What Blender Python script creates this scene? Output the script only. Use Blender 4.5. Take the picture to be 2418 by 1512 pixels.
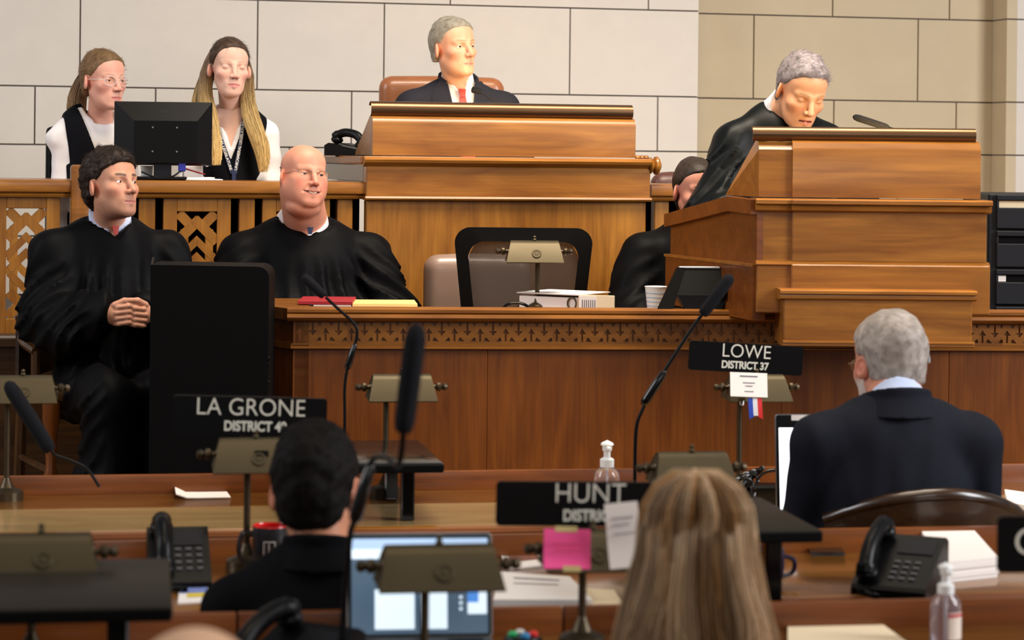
import bpy, bmesh, math, random
import numpy as np
from mathutils import Vector, Matrix, Euler

for o in list(bpy.data.objects):
    bpy.data.objects.remove(o)
SC = bpy.context.scene
COL = SC.collection
random.seed(7)
rng = np.random.default_rng(11)

# ------------------------------------------------------------------ camera
FPX, HX, HY, ROLL = 5600.0, 1209.0, 365.0, 0.0105
CAMZ = 1.70
cam_d = bpy.data.cameras.new('camera')
cam = bpy.data.objects.new('camera', cam_d)
COL.objects.link(cam)
cam_d.sensor_fit = 'HORIZONTAL'
cam_d.sensor_width = 36.0
cam_d.lens = FPX * 36.0 / 2418.0
cam_d.shift_y = -(756.0 - HY) / 2418.0
cam_d.clip_start = 0.1
cam_d.clip_end = 100
CAM_R = Matrix.Rotation(math.pi / 2, 3, 'X') @ Matrix.Rotation(ROLL, 3, 'Z')
cam.matrix_world = Matrix.Translation((0, 0, CAMZ)) @ CAM_R.to_4x4()
SC.camera = cam
cam_d.dof.use_dof = True
cam_d.dof.focus_distance = 8.3
cam_d.dof.aperture_fstop = 4.5

# ------------------------------------------------------------------ world, lights, exposure
wd = bpy.data.worlds.new('world')
SC.world = wd
wd.use_nodes = True
wd.node_tree.nodes['Background'].inputs[0].default_value = (0.80, 0.80, 0.86, 1)
wd.node_tree.nodes['Background'].inputs[1].default_value = 0.14
SC.view_settings.view_transform = 'Standard'
SC.view_settings.look = 'None'
SC.view_settings.gamma = 1.0
SC.view_settings.use_curve_mapping = False
SC.view_settings.exposure = 0.24


def area(name, loc, target, sx, sy, power, color):
    l = bpy.data.lights.new(name, 'AREA')
    l.shape = 'RECTANGLE'
    l.size, l.size_y = sx, sy
    l.energy = power
    l.color = color
    o = bpy.data.objects.new(name, l)
    COL.objects.link(o)
    o.location = loc
    o.rotation_euler = (Vector(target) - Vector(loc)).to_track_quat('-Z', 'Y').to_euler()
    return o


# tall daylight windows on both sides of the chamber and the warm ceiling fixtures
area('window_daylight_right', (7.5, 3.5, 4.6), (0.2, 8.5, 1.4), 3.0, 4.5, 640, (0.96, 0.97, 1.0))
area('window_daylight_left', (-7.5, 4.5, 5.2), (0.5, 10.5, 2.6), 3.0, 4.5, 300, (0.96, 0.97, 1.0))
area('ceiling_light_front', (0.9, 7.2, 5.7), (0.75, 8.3, 0.9), 2.8, 1.4, 92, (1.0, 0.86, 0.68)).data.spread = math.radians(80)
area('ceiling_light_floor', (0.3, 3.8, 6.0), (0.3, 5.0, 0.8), 3.0, 1.6, 62, (1.0, 0.84, 0.62))
area('window_daylight_rear', (1.5, -4.5, 4.6), (0.2, 5.5, 1.2), 4.0, 3.0, 95, (1.0, 0.96, 0.90))

# ------------------------------------------------------------------ geometry helpers
CAMP = Vector((0, 0, CAMZ))


def ray(px, py):
    return CAM_R @ Vector(((px - HX) / FPX, -(py - HY) / FPX, -1.0))


def W(px, py, d):
    """world point seen at a photograph position, d metres into the room"""
    r = ray(px, py)
    return CAMP + r * (d / r.y)


class Frame:
    """upright local frame: x along a front, y into the room, z up"""
    def __init__(s, px, d, yaw=0.0, z0=0.0):
        p = W(px, HY, d)
        s.o = Vector((p.x, p.y, 0))
        s.a = yaw
        s.z0 = z0
        s.ex = Vector((math.cos(yaw), math.sin(yaw), 0))
        s.ey = Vector((-math.sin(yaw), math.cos(yaw), 0))

    def loc(s, px, py, ly=0.0):
        r = ray(px, py)
        k = (s.o - CAMP).dot(s.ey) + ly
        t = k / r.dot(s.ey)
        p = CAMP + r * t - s.o
        return p.dot(s.ex), p.z - s.z0

    def x(s, px, py=700, ly=0.0):
        return s.loc(px, py, ly)[0]

    def z(s, px, py, ly=0.0):
        return s.loc(px, py, ly)[1]

    def onz(s, px, py, lz):
        r = ray(px, py)
        t = (lz + s.z0 - CAMZ) / r.z
        p = CAMP + r * t - s.o
        return p.dot(s.ex), p.dot(s.ey)

    def w(s, lx, ly, lz):
        p = s.o + s.ex * lx + s.ey * ly
        return Vector((p.x, p.y, lz + s.z0))

    def l(s, v):
        p = Vector(v) - s.o
        return Vector((p.dot(s.ex), p.dot(s.ey), v[2] - s.z0))

    def root(s, name, **kw):
        return empty(name, (s.o.x, s.o.y, s.z0), s.a, **kw)


def tag(o, label=None, cat=None, group=None, kind=None):
    if label: o['label'] = label
    if cat: o['category'] = cat
    if group: o['group'] = group
    if kind: o['kind'] = kind
    return o


def empty(name, loc=(0, 0, 0), rz=0.0, **kw):
    o = bpy.data.objects.new(name, None)
    COL.objects.link(o)
    o.empty_display_size = 0.05
    o.location = loc
    o.rotation_euler = (0, 0, rz)
    return tag(o, **kw)


def obj(name, me, mat=None, parent=None, **kw):
    o = bpy.data.objects.new(name, me)
    COL.objects.link(o)
    if mat is not None and len(me.materials) == 0:
        me.materials.append(mat)
    if parent is not None:
        o.parent = parent
    return tag(o, **kw)


def copy_tree(o, parent=None):
    c = o.copy()
    COL.objects.link(c)
    c.parent = parent
    for ch in list(o.children):
        copy_tree(ch, c)
    return c


class MB:
    def __init__(s):
        s.v = []
        s.f = []

    def add(s, vs, fs):
        n = len(s.v)
        s.v += [tuple(v) for v in vs]
        s.f += [tuple(i + n for i in f) for f in fs]
        return s

    def bm(s, bm):
        bm.verts.index_update()
        return s.add([v.co[:] for v in bm.verts], [[v.index for v in f.verts] for f in bm.faces])

    def box(s, x0, x1, y0, y1, z0, z1, bev=0.0, seg=1):
        if x0 > x1: x0, x1 = x1, x0
        if y0 > y1: y0, y1 = y1, y0
        if z0 > z1: z0, z1 = z1, z0
        if bev <= 0:
            return s.add([(x0, y0, z0), (x1, y0, z0), (x1, y1, z0), (x0, y1, z0), (x0, y0, z1), (x1, y0, z1), (x1, y1, z1), (x0, y1, z1)],
                         [(3, 2, 1, 0), (4, 5, 6, 7), (0, 1, 5, 4), (1, 2, 6, 5), (2, 3, 7, 6), (3, 0, 4, 7)])
        b = bmesh.new()
        bmesh.ops.create_cube(b, size=1.0)
        for v in b.verts:
            v.co = ((x0 + x1) / 2 + v.co.x * (x1 - x0), (y0 + y1) / 2 + v.co.y * (y1 - y0), (z0 + z1) / 2 + v.co.z * (z1 - z0))
        bev = min(bev, 0.49 * min(x1 - x0, y1 - y0, z1 - z0))
        bmesh.ops.bevel(b, geom=b.edges[:], offset=bev, segments=seg, affect='EDGES', profile=0.5)
        s.bm(b)
        b.free()
        return s

    def prism(s, prof, x0, x1, ax='x'):
        """extrude a closed outline; ax x: outline is (y,z); y: (x,z); z: (x,y)"""
        n = len(prof)
        def mk(t, p):
            return {'x': (t, p[0], p[1]), 'y': (p[0], t, p[1]), 'z': (p[0], p[1], t)}[ax]
        vs = [mk(x0, p) for p in prof] + [mk(x1, p) for p in prof]
        fs = [(i, (i + 1) % n, n + (i + 1) % n, n + i) for i in range(n)]
        fs += [tuple(range(n))[::-1], tuple(range(n, 2 * n))]
        return s.add(vs, fs)

    def lathe(s, prof, c=(0, 0, 0), n=20, ax='z', cap=True):
        vs, fs = [], []
        for r, z in prof:
            for k in range(n):
                a = 2 * math.pi * k / n
                p = (r * math.cos(a), r * math.sin(a), z)
                if ax == 'x': p = (z, p[0], p[1])
                if ax == 'y': p = (p[0], z, p[1])
                vs.append((p[0] + c[0], p[1] + c[1], p[2] + c[2]))
        m = len(prof)
        for j in range(m - 1):
            for k in range(n):
                fs.append((j * n + k, j * n + (k + 1) % n, (j + 1) * n + (k + 1) % n, (j + 1) * n + k))
        if cap:
            fs.append(tuple(range(n))[::-1])
            fs.append(tuple(range((m - 1) * n, m * n)))
        return s.add(vs, fs)

    def tube(s, pts, r, n=8, cap=True):
        pts = [Vector(p) for p in pts]
        m = len(pts)
        rs = r if isinstance(r, (list, tuple)) else [r] * m
        vs, fs = [], []
        prev = None
        for i, p in enumerate(pts):
            t = (pts[min(i + 1, m - 1)] - pts[max(i - 1, 0)]).normalized()
            if prev is None:
                u = t.orthogonal().normalized()
            else:
                u = prev - t * prev.dot(t)
                u = u.normalized() if u.length > 1e-6 else t.orthogonal().normalized()
            prev = u
            w = t.cross(u)
            for k in range(n):
                a = 2 * math.pi * k / n
                vs.append(p + (u * math.cos(a) + w * math.sin(a)) * rs[i])
        for j in range(m - 1):
            for k in range(n):
                fs.append((j * n + k, j * n + (k + 1) % n, (j + 1) * n + (k + 1) % n, (j + 1) * n + k))
        if cap:
            fs.append(tuple(range(n))[::-1])
            fs.append(tuple(range((m - 1) * n, m * n)))
        return s.add(vs, fs)

    def ball(s, c, r, n=14, m=9):
        rx, ry, rz = r if isinstance(r, (list, tuple)) else (r, r, r)
        vs, fs = [(c[0], c[1], c[2] - rz)], []
        for j in range(1, m):
            t = math.pi * j / m - math.pi / 2
            for k in range(n):
                a = 2 * math.pi * k / n
                vs.append((c[0] + rx * math.cos(t) * math.cos(a), c[1] + ry * math.cos(t) * math.sin(a), c[2] + rz * math.sin(t)))
        vs.append((c[0], c[1], c[2] + rz))
        for k in range(n):
            fs.append((0, 1 + (k + 1) % n, 1 + k))
            for j in range(m - 2):
                a = 1 + j * n
                fs.append((a + k, a + (k + 1) % n, a + n + (k + 1) % n, a + n + k))
            fs.append((len(vs) - 1, 1 + (m - 2) * n + k, 1 + (m - 2) * n + (k + 1) % n))
        return s.add(vs, fs)

    def sheet(s, grid, th=0.0):
        """grid[i][j] of points -> quad sheet, optional thickness along its normal"""
        a, b = len(grid), len(grid[0])
        G = np.array([[tuple(p) for p in row] for row in grid], float)
        if th:
            du = np.gradient(G, axis=0)
            dv = np.gradient(G, axis=1)
            N = np.cross(du, dv)
            N /= np.linalg.norm(N, axis=2, keepdims=True) + 1e-9
        base = [tuple(p) for p in G.reshape(-1, 3)]
        fs = [(i * b + j, i * b + j + 1, (i + 1) * b + j + 1, (i + 1) * b + j) for i in range(a - 1) for j in range(b - 1)]
        if not th:
            return s.add(base, fs)
        top = [tuple(p) for p in (G + N * th).reshape(-1, 3)]
        n = a * b
        f2 = [tuple(n + i for i in f[::-1]) for f in fs]
        rim = [i * b for i in range(a)]
        loop = [j for j in range(b)] + [i * b + b - 1 for i in range(1, a)] + [(a - 1) * b + j for j in range(b - 2, -1, -1)] + [i * b for i in range(a - 2, 0, -1)]
        m = len(loop)
        f3 = [(loop[i], n + loop[i], n + loop[(i + 1) % m], loop[(i + 1) % m])[::-1] for i in range(m)]
        return s.add(base + top, fs + f2 + f3)

    def xf(s, M, start=0):
        s.v[start:] = [tuple(M @ Vector(v)) for v in s.v[start:]]
        return s

    def mesh(s, name, smooth=True, ang=35):
        me = bpy.data.meshes.new(name)
        me.from_pydata(s.v, [], s.f)
        b = bmesh.new()
        b.from_mesh(me)
        bmesh.ops.recalc_face_normals(b, faces=b.faces[:])
        b.to_mesh(me)
        b.free()
        if smooth:
            me.polygons.foreach_set('use_smooth', [True] * len(me.polygons))
            me.set_sharp_from_angle(angle=math.radians(ang))
        return me

    def build(s, name, mat, parent=None, smooth=True, ang=35, **kw):
        return obj(name, s.mesh(name, smooth, ang), mat, parent, **kw)


def spline(pts, n=8):
    """Catmull-Rom through points"""
    P = [np.array(p, float) for p in pts]
    P = [2 * P[0] - P[1]] + P + [2 * P[-1] - P[-2]]
    out = []
    for i in range(1, len(P) - 2):
        for k in range(n):
            t = k / n
            a, b, c, d = P[i - 1], P[i], P[i + 1], P[i + 2]
            out.append(0.5 * ((2 * b) + (c - a) * t + (2 * a - 5 * b + 4 * c - d) * t * t + (3 * b - a - 3 * c + d) * t ** 3))
    out.append(P[-2])
    return out


def rrect(w, h, r, n=4, cx=0, cz=0):
    out = []
    for (sx, sz, a0) in ((1, 1, 0), (-1, 1, 90), (-1, -1, 180), (1, -1, 270)):
        for k in range(n + 1):
            a = math.radians(a0 + 90 * k / n)
            out.append((cx + sx * (w / 2 - r) + r * math.cos(a), cz + sz * (h / 2 - r) + r * math.sin(a)))
    return out


def text_mesh(txt, size, ext=0.0008, off=0.0, spacing=1.0, align='CENTER', xscale=1.0):
    cu = bpy.data.curves.new('t', 'FONT')
    cu.body = txt
    cu.size = size
    cu.extrude = ext
    cu.offset = off
    cu.space_character = spacing
    cu.align_x = align
    o = bpy.data.objects.new('t', cu)
    COL.objects.link(o)
    bpy.context.view_layer.update()
    dg = bpy.context.evaluated_depsgraph_get()
    me = bpy.data.meshes.new_from_object(o.evaluated_get(dg))
    bpy.data.objects.remove(o)
    bpy.data.curves.remove(cu)
    for v in me.vertices:
        v.co.x *= xscale
    return me


# ------------------------------------------------------------------ materials
MATS = {}


def srgb(r, g, b):
    f = lambda c: (c / 255 / 12.92) if c / 255 <= 0.04045 else ((c / 255 + 0.055) / 1.055) ** 2.4
    return (f(r), f(g), f(b), 1)


def newmat(name):
    m = bpy.data.materials.new(name)
    m.use_nodes = True
    nt = m.node_tree
    p = nt.nodes['Principled BSDF']
    MATS[name] = m
    return m, nt, p


def plain(name, c, rough=0.5, metal=0.0, var=0.12, scale=30, coat=0.0, bump=0.0, spec=0.5, trans=0.0, emit=0.0, sheen=0.0):
    m, nt, p = newmat(name)
    L = nt.links.new
    tc = nt.nodes.new('ShaderNodeTexCoord')
    nz = nt.nodes.new('ShaderNodeTexNoise')
    nz.inputs['Scale'].default_value = scale
    nz.inputs['Detail'].default_value = 3
    L(tc.outputs['Object'], nz.inputs['Vector'])
    mx = nt.nodes.new('ShaderNodeMix')
    mx.data_type = 'RGBA'
    mx.inputs[6].default_value = (c[0] * (1 - var), c[1] * (1 - var), c[2] * (1 - var), 1)
    mx.inputs[7].default_value = (min(1, c[0] * (1 + var)), min(1, c[1] * (1 + var)), min(1, c[2] * (1 + var)), 1)
    L(nz.outputs[0], mx.inputs[0])
    L(mx.outputs[2], p.inputs['Base Color'])
    p.inputs['Roughness'].default_value = rough
    p.inputs['Metallic'].default_value = metal
    p.inputs['Coat Weight'].default_value = coat
    p.inputs['Coat Roughness'].default_value = 0.12
    p.inputs['Specular IOR Level'].default_value = spec
    p.inputs['Transmission Weight'].default_value = trans
    p.inputs['Sheen Weight'].default_value = sheen
    if emit:
        p.inputs['Emission Color'].default_value = c
        p.inputs['Emission Strength'].default_value = emit
    if bump:
        bp = nt.nodes.new('ShaderNodeBump')
        bp.inputs['Strength'].default_value = bump
        bp.inputs['Distance'].default_value = 0.004
        L(nz.outputs[0], bp.inputs['Height'])
        L(bp.outputs[0], p.inputs['Normal'])
    return m


def wood(name, c1, c2, axis='x', rough=0.36, coat=0.12, scale=1.0, spec=0.5, dark=0.55):
    m, nt, p = newmat(name)
    L = nt.links.new
    tc = nt.nodes.new('ShaderNodeTexCoord')
    oi = nt.nodes.new('ShaderNodeObjectInfo')
    ad = nt.nodes.new('ShaderNodeVectorMath')
    ad.operation = 'ADD'
    sc_ = nt.nodes.new('ShaderNodeVectorMath')
    sc_.operation = 'SCALE'
    sc_.inputs[3].default_value = 7.0
    cmb = nt.nodes.new('ShaderNodeCombineXYZ')
    for i in range(3):
        L(oi.outputs['Random'], cmb.inputs[i])
    L(cmb.outputs[0], sc_.inputs[0])
    L(tc.outputs['Object'], ad.inputs[0])
    L(sc_.outputs[0], ad.inputs[1])
    mp = nt.nodes.new('ShaderNodeMapping')
    s = [5.5 * scale] * 3
    s['xyz'.index(axis)] = 0.9 * scale
    mp.inputs['Scale'].default_value = s
    L(ad.outputs[0], mp.inputs['Vector'])
    n1 = nt.nodes.new('ShaderNodeTexNoise')
    n1.inputs['Scale'].default_value = 2.2
    n1.inputs['Detail'].default_value = 5
    n1.inputs['Distortion'].default_value = 1.4
    L(mp.outputs[0], n1.inputs['Vector'])
    rp = nt.nodes.new('ShaderNodeValToRGB')
    rp.color_ramp.elements[0].position = 0.30
    rp.color_ramp.elements[1].position = 0.72
    rp.color_ramp.elements[0].color = (c1[0] * 0.75, c1[1] * 0.78, c1[2] * 0.66, 1)
    rp.color_ramp.elements[1].color = (c2[0] * 0.75, c2[1] * 0.78, c2[2] * 0.66, 1)
    L(n1.outputs[0], rp.inputs[0])
    mp2 = nt.nodes.new('ShaderNodeMapping')
    s2 = [95 * scale] * 3
    s2['xyz'.index(axis)] = 3.5 * scale
    mp2.inputs['Scale'].default_value = s2
    L(ad.outputs[0], mp2.inputs['Vector'])
    n2 = nt.nodes.new('ShaderNodeTexNoise')
    n2.inputs['Scale'].default_value = 1.0
    n2.inputs['Detail'].default_value = 3
    L(mp2.outputs[0], n2.inputs['Vector'])
    rp2 = nt.nodes.new('ShaderNodeValToRGB')
    rp2.color_ramp.elements[0].position = 0.36
    rp2.color_ramp.elements[1].position = 0.62
    rp2.color_ramp.elements[0].color = (dark, dark, dark, 1)
    rp2.color_ramp.elements[1].color = (1, 1, 1, 1)
    L(n2.outputs[0], rp2.inputs[0])
    mx = nt.nodes.new('ShaderNodeMix')
    mx.data_type = 'RGBA'
    mx.blend_type = 'MULTIPLY'
    mx.inputs[0].default_value = 0.75
    L(rp.outputs[0], mx.inputs[6])
    L(rp2.outputs[0], mx.inputs[7])
    L(mx.outputs[2], p.inputs['Base Color'])
    p.inputs['Roughness'].default_value = rough
    p.inputs['Coat Weight'].default_value = coat
    p.inputs['Coat Roughness'].default_value = 0.15
    p.inputs['Specular IOR Level'].default_value = spec
    bp = nt.nodes.new('ShaderNodeBump')
    bp.inputs['Strength'].default_value = 0.08
    bp.inputs['Distance'].default_value = 0.002
    L(n2.outputs[0], bp.inputs['Height'])
    L(bp.outputs[0], p.inputs['Normal'])
    return m


def vcol(name, rough=0.5, spec=0.4, sss=0.0, noise=0.08, scale=60, bump=0.0):
    m, nt, p = newmat(name)
    L = nt.links.new
    at = nt.nodes.new('ShaderNodeAttribute')
    at.attribute_name = 'Col'
    tc = nt.nodes.new('ShaderNodeTexCoord')
    nz = nt.nodes.new('ShaderNodeTexNoise')
    nz.inputs['Scale'].default_value = scale
    nz.inputs['Detail'].default_value = 4
    L(tc.outputs['Object'], nz.inputs['Vector'])
    mr = nt.nodes.new('ShaderNodeMapRange')
    mr.inputs[3].default_value = 1 - noise
    mr.inputs[4].default_value = 1 + noise
    L(nz.outputs[0], mr.inputs[0])
    mx = nt.nodes.new('ShaderNodeVectorMath')
    mx.operation = 'SCALE'
    L(at.outputs['Color'], mx.inputs[0])
    L(mr.outputs[0], mx.inputs[3])
    L(mx.outputs[0], p.inputs['Base Color'])
    p.inputs['Roughness'].default_value = rough
    p.inputs['Specular IOR Level'].default_value = spec
    if sss:
        p.inputs['Subsurface Weight'].default_value = sss
        p.inputs['Subsurface Radius'].default_value = (0.012, 0.005, 0.003)
        p.inputs['Subsurface Scale'].default_value = 0.6
    if bump:
        bp = nt.nodes.new('ShaderNodeBump')
        bp.inputs['Strength'].default_value = bump
        bp.inputs['Distance'].default_value = 0.003
        L(nz.outputs[0], bp.inputs['Height'])
        L(bp.outputs[0], p.inputs['Normal'])
    return m


def hairmat(name, c1, c2, rough=0.55, spec=0.25):
    m, nt, p = newmat(name)
    L = nt.links.new
    ge = nt.nodes.new('ShaderNodeNewGeometry')
    tc = nt.nodes.new('ShaderNodeTexCoord')
    nz = nt.nodes.new('ShaderNodeTexNoise')
    nz.inputs['Scale'].default_value = 55
    nz.inputs['Detail'].default_value = 4
    L(tc.outputs['Object'], nz.inputs['Vector'])
    av = nt.nodes.new('ShaderNodeMath')
    av.operation = 'MULTIPLY_ADD'
    av.inputs[1].default_value = 0.6
    sb = nt.nodes.new('ShaderNodeMath')
    sb.operation = 'MULTIPLY_ADD'
    sb.inputs[1].default_value = 1.3
    sb.inputs[2].default_value = -0.4
    L(nz.outputs[0], sb.inputs[0])
    L(ge.outputs['Random Per Island'], av.inputs[0])
    L(sb.outputs[0], av.inputs[2])
    rp = nt.nodes.new('ShaderNodeMix')
    rp.data_type = 'RGBA'
    rp.inputs[6].default_value = c1
    rp.inputs[7].default_value = c2
    L(av.outputs[0], rp.inputs[0])
    L(rp.outputs[2], p.inputs['Base Color'])
    p.inputs['Roughness'].default_value = rough
    p.inputs['Specular IOR Level'].default_value = spec
    return m


M = MATS
wood('honey_wood', srgb(146, 84, 27), srgb(190, 121, 48), 'x', dark=0.78, coat=0.2)
wood('honey_wood_v', srgb(146, 86, 27), srgb(192, 125, 48), 'z', dark=0.78)
wood('amber_wood', srgb(130, 74, 21), srgb(168, 102, 36), 'x', dark=0.76)
wood('red_wood_v', srgb(118, 58, 14), srgb(148, 79, 23), 'z', dark=0.72)
wood('red_wood', srgb(120, 60, 15), srgb(154, 82, 25), 'x', dark=0.72)
wood('dark_wood', srgb(46, 27, 13), srgb(76, 46, 22), 'x', rough=0.3, coat=0.5)
wood('dark_wood_v', srgb(66, 38, 18), srgb(102, 62, 28), 'z', rough=0.35, coat=0.3)
wood('desk_top_wood', srgb(142, 86, 34), srgb(178, 116, 52), 'x', rough=0.2, coat=0.9, dark=0.8)
wood('tan_panel', srgb(176, 138, 94), srgb(200, 166, 120), 'x', rough=0.22, coat=0.6, dark=0.86)
plain('stone', srgb(216, 206, 193), 0.75, var=0.05, scale=9, bump=0.05)
plain('stone_warm_lit', srgb(197, 178, 146), 0.75, var=0.06, scale=9, bump=0.05)  # same stone, with the recess's warm lamp light put into its colour
plain('mortar', srgb(112, 102, 96), 0.9, var=0.1)
plain('carpet', srgb(104, 78, 52), 0.95, var=0.2, scale=80)
plain('black_plastic', srgb(8, 8, 9), 0.38, var=0.15, spec=0.18)
plain('black_matte', srgb(8, 7, 7), 0.6, var=0.15, spec=0.08)
plain('black_gloss', srgb(8, 8, 9), 0.18, var=0.1, coat=0.3, spec=0.4)
plain('black_foam', srgb(22, 22, 26), 0.95, var=0.4, scale=400, bump=0.6, spec=0.2)
plain('rack_metal', srgb(22, 23, 28), 0.5, var=0.1, spec=0.2)
plain('grey_top', srgb(38, 33, 25), 0.5, var=0.1, scale=120, spec=0.18)
plain('bronze_tube', srgb(118, 88, 62), 0.3, metal=0.85, var=0.2, scale=6)
plain('brass', srgb(76, 66, 45), 0.48, metal=0.6, var=0.15, scale=14)
plain('brass_dark', srgb(74, 62, 44), 0.4, metal=0.7, var=0.2, scale=20)
plain('chrome', srgb(200, 200, 200), 0.2, metal=1.0, var=0.03)
plain('key_grey', srgb(60, 60, 64), 0.45, var=0.05)
plain('silver', srgb(150, 150, 152), 0.35, metal=0.8, var=0.03)
plain('paper', srgb(236, 228, 222), 0.8, var=0.02)
plain('cream_paper', srgb(232, 212, 178), 0.8, var=0.03)
plain('manila', srgb(236, 196, 120), 0.75, var=0.04)
plain('red_folder', srgb(150, 22, 34), 0.55, var=0.08)
plain('pink_note', srgb(255, 84, 156), 0.7, var=0.03)
plain('yellow_tape', srgb(200, 180, 120), 0.5, var=0.05)
plain('white_plastic', srgb(238, 238, 236), 0.4, var=0.02)
plain('white_letter', srgb(226, 222, 208), 0.6, var=0.02)
plain('ink', srgb(70, 66, 80), 0.8, var=0.05)
plain('ink_brown', srgb(120, 74, 54), 0.8, var=0.3, scale=60)
plain('tan_leather', srgb(150, 92, 54), 0.38, var=0.12, scale=12, coat=0.25)
plain('brown_leather', srgb(140, 114, 100), 0.4, var=0.12, scale=12, coat=0.35)
plain('maroon_leather', srgb(86, 52, 44), 0.4, var=0.12, scale=12)
plain('robe', srgb(7, 7, 9), 0.6, var=0.2, scale=25, spec=0.08)
plain('robe_satin', srgb(9, 12, 13), 0.45, var=0.2, scale=20, spec=0.14)
plain('suit_dark', srgb(34, 34, 42), 0.8, var=0.2, scale=200, spec=0.2)
plain('suit_navy', srgb(26, 28, 36), 0.8, var=0.2, scale=200, spec=0.1)
plain('suit_black', srgb(12, 12, 15), 0.8, var=0.2, scale=200, spec=0.06)
plain('vest_black', srgb(10, 10, 15), 0.7, var=0.2, scale=150, spec=0.08)
plain('shirt_white', srgb(240, 236, 236), 0.75, var=0.02)
plain('shirt_blue', srgb(196, 208, 236), 0.75, var=0.02)
plain('tie_red', srgb(186, 60, 44), 0.55, var=0.3, scale=110)
plain('tie_navy', srgb(36, 42, 78), 0.55, var=0.1)
plain('red_cloth', srgb(150, 14, 22), 0.8, var=0.1, scale=60)
plain('trouser', srgb(26, 27, 32), 0.8, var=0.2, scale=100, spec=0.2)
plain('shoe', srgb(18, 16, 15), 0.25, var=0.1)
plain('mug_black', srgb(34, 33, 36), 0.25, var=0.05, coat=0.4)
plain('mug_red', srgb(220, 24, 20), 0.25, var=0.05, coat=0.3)
plain('navy_glaze', srgb(24, 22, 52), 0.3, var=0.05, coat=0.3)
plain('blue_plug', srgb(36, 42, 140), 0.45, var=0.05)
plain('button_green', srgb(30, 170, 100), 0.4, var=0.03)
plain('button_red', srgb(220, 44, 34), 0.4, var=0.03)
plain('button_blue', srgb(40, 130, 180), 0.4, var=0.03)
plain('button_white', srgb(220, 216, 208), 0.4, var=0.03)
plain('ribbon_blue', srgb(44, 78, 190), 0.5, var=0.03)
plain('ribbon_red', srgb(226, 52, 54), 0.5, var=0.03)
plain('ribbon_white', srgb(240, 240, 244), 0.5, var=0.02)
plain('screen_white', (0.92, 0.94, 1.0, 1), 0.3, var=0.01, emit=1.5)
plain('screen_blue', srgb(78, 104, 128), 0.3, var=0.12, scale=20, emit=0.35)
plain('screen_page', (0.72, 0.86, 0.98, 1), 0.3, var=0.02, emit=0.75)
plain('screen_strip', srgb(170, 198, 232), 0.3, var=0.05, emit=0.7)
plain('screen_link', srgb(70, 140, 226), 0.3, var=0.02, emit=0.6)
plain('print_blue', srgb(120, 136, 196), 0.6, var=0.3, scale=40)
plain('print_yellow', srgb(216, 190, 70), 0.6, var=0.1)
plain('eye_white', srgb(226, 220, 214), 0.25, var=0.02, coat=0.5)
plain('eye_dark', srgb(38, 26, 20), 0.15, var=0.1, coat=0.6)
plain('eye_green', srgb(84, 92, 60), 0.15, var=0.1, coat=0.6)
plain('teeth', srgb(226, 214, 186), 0.3, var=0.03)
plain('glass_rim', srgb(176, 160, 132), 0.25, metal=0.7, var=0.05)
plain('clear_rim', srgb(214, 206, 200), 0.2, var=0.03, coat=0.6)
plain('lanyard', srgb(34, 46, 84), 0.6, var=0.05)
plain('badge', srgb(160, 200, 232), 0.3, var=0.1)
plain('gel', srgb(216, 206, 216), 0.05, var=0.02, trans=0.85)
plain('label_red', srgb(190, 60, 70), 0.5, var=0.05)
plain('label_pale', srgb(226, 210, 196), 0.5, var=0.04)
plain('cup_paper', srgb(226, 230, 226), 0.6, var=0.02)
plain('cup_blue', srgb(120, 156, 200), 0.6, var=0.02)
vcol('skin', 0.48, 0.35, sss=0.0, noise=0.06, scale=70)
def glassmat(name, tint=(0.9, 0.92, 0.92, 1)):
    m, nt, p = newmat(name)
    p.inputs['Base Color'].default_value = tint
    p.inputs['Roughness'].default_value = 0.02
    p.inputs['IOR'].default_value = 1.1
    p.inputs['Transmission Weight'].default_value = 1.0
    return m
glassmat('lens')
def meshmat(name):
    m, nt, p = newmat(name)
    p.inputs['Base Color'].default_value = srgb(58, 50, 44)
    p.inputs['Roughness'].default_value = 0.8
    p.inputs['Alpha'].default_value = 0.62
    return m
meshmat('chair_mesh')
# ------------------------------------------------------------------ frames of the room
WF = Frame(1209, 10.8, 0.235)     # stone wall
RF = Frame(1209, 8.95, 0.235)     # upper rostrum front
KF = Frame(1209, 7.60, 0.09)      # clerks' long desk front
LF = Frame(2070, 7.35, 0.02)      # lectern front
R1 = Frame(1100, 6.70, 0.169)     # three rows of desks (plane of the low back board)
R2 = Frame(1209, 5.40, 0.166)
R3 = Frame(1209, 4.45, 0.155)
DAIS, UPPER = 0.486, 0.90

# ------------------------------------------------------------------ floor, platforms, wall
MB().box(-9, 9, -4, 12.5, -0.1, 0).build('floor', M['carpet'], kind='structure')


def platform(name, F, y0, y1, z0, z1, x0=-5, x1=5):
    o = MB().box(x0, x1, y0, y1, z0, z1, 0.01).build(name, M['carpet'], kind='structure')
    o.location = (F.o.x, F.o.y, 0)
    o.rotation_euler = (0, 0, F.a)
    return o


platform('floor_dais', KF, -0.18, 5.5, 0.0, DAIS)
platform('floor_upper_dais', RF, 0.12, 2.4, DAIS, UPPER)

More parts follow.
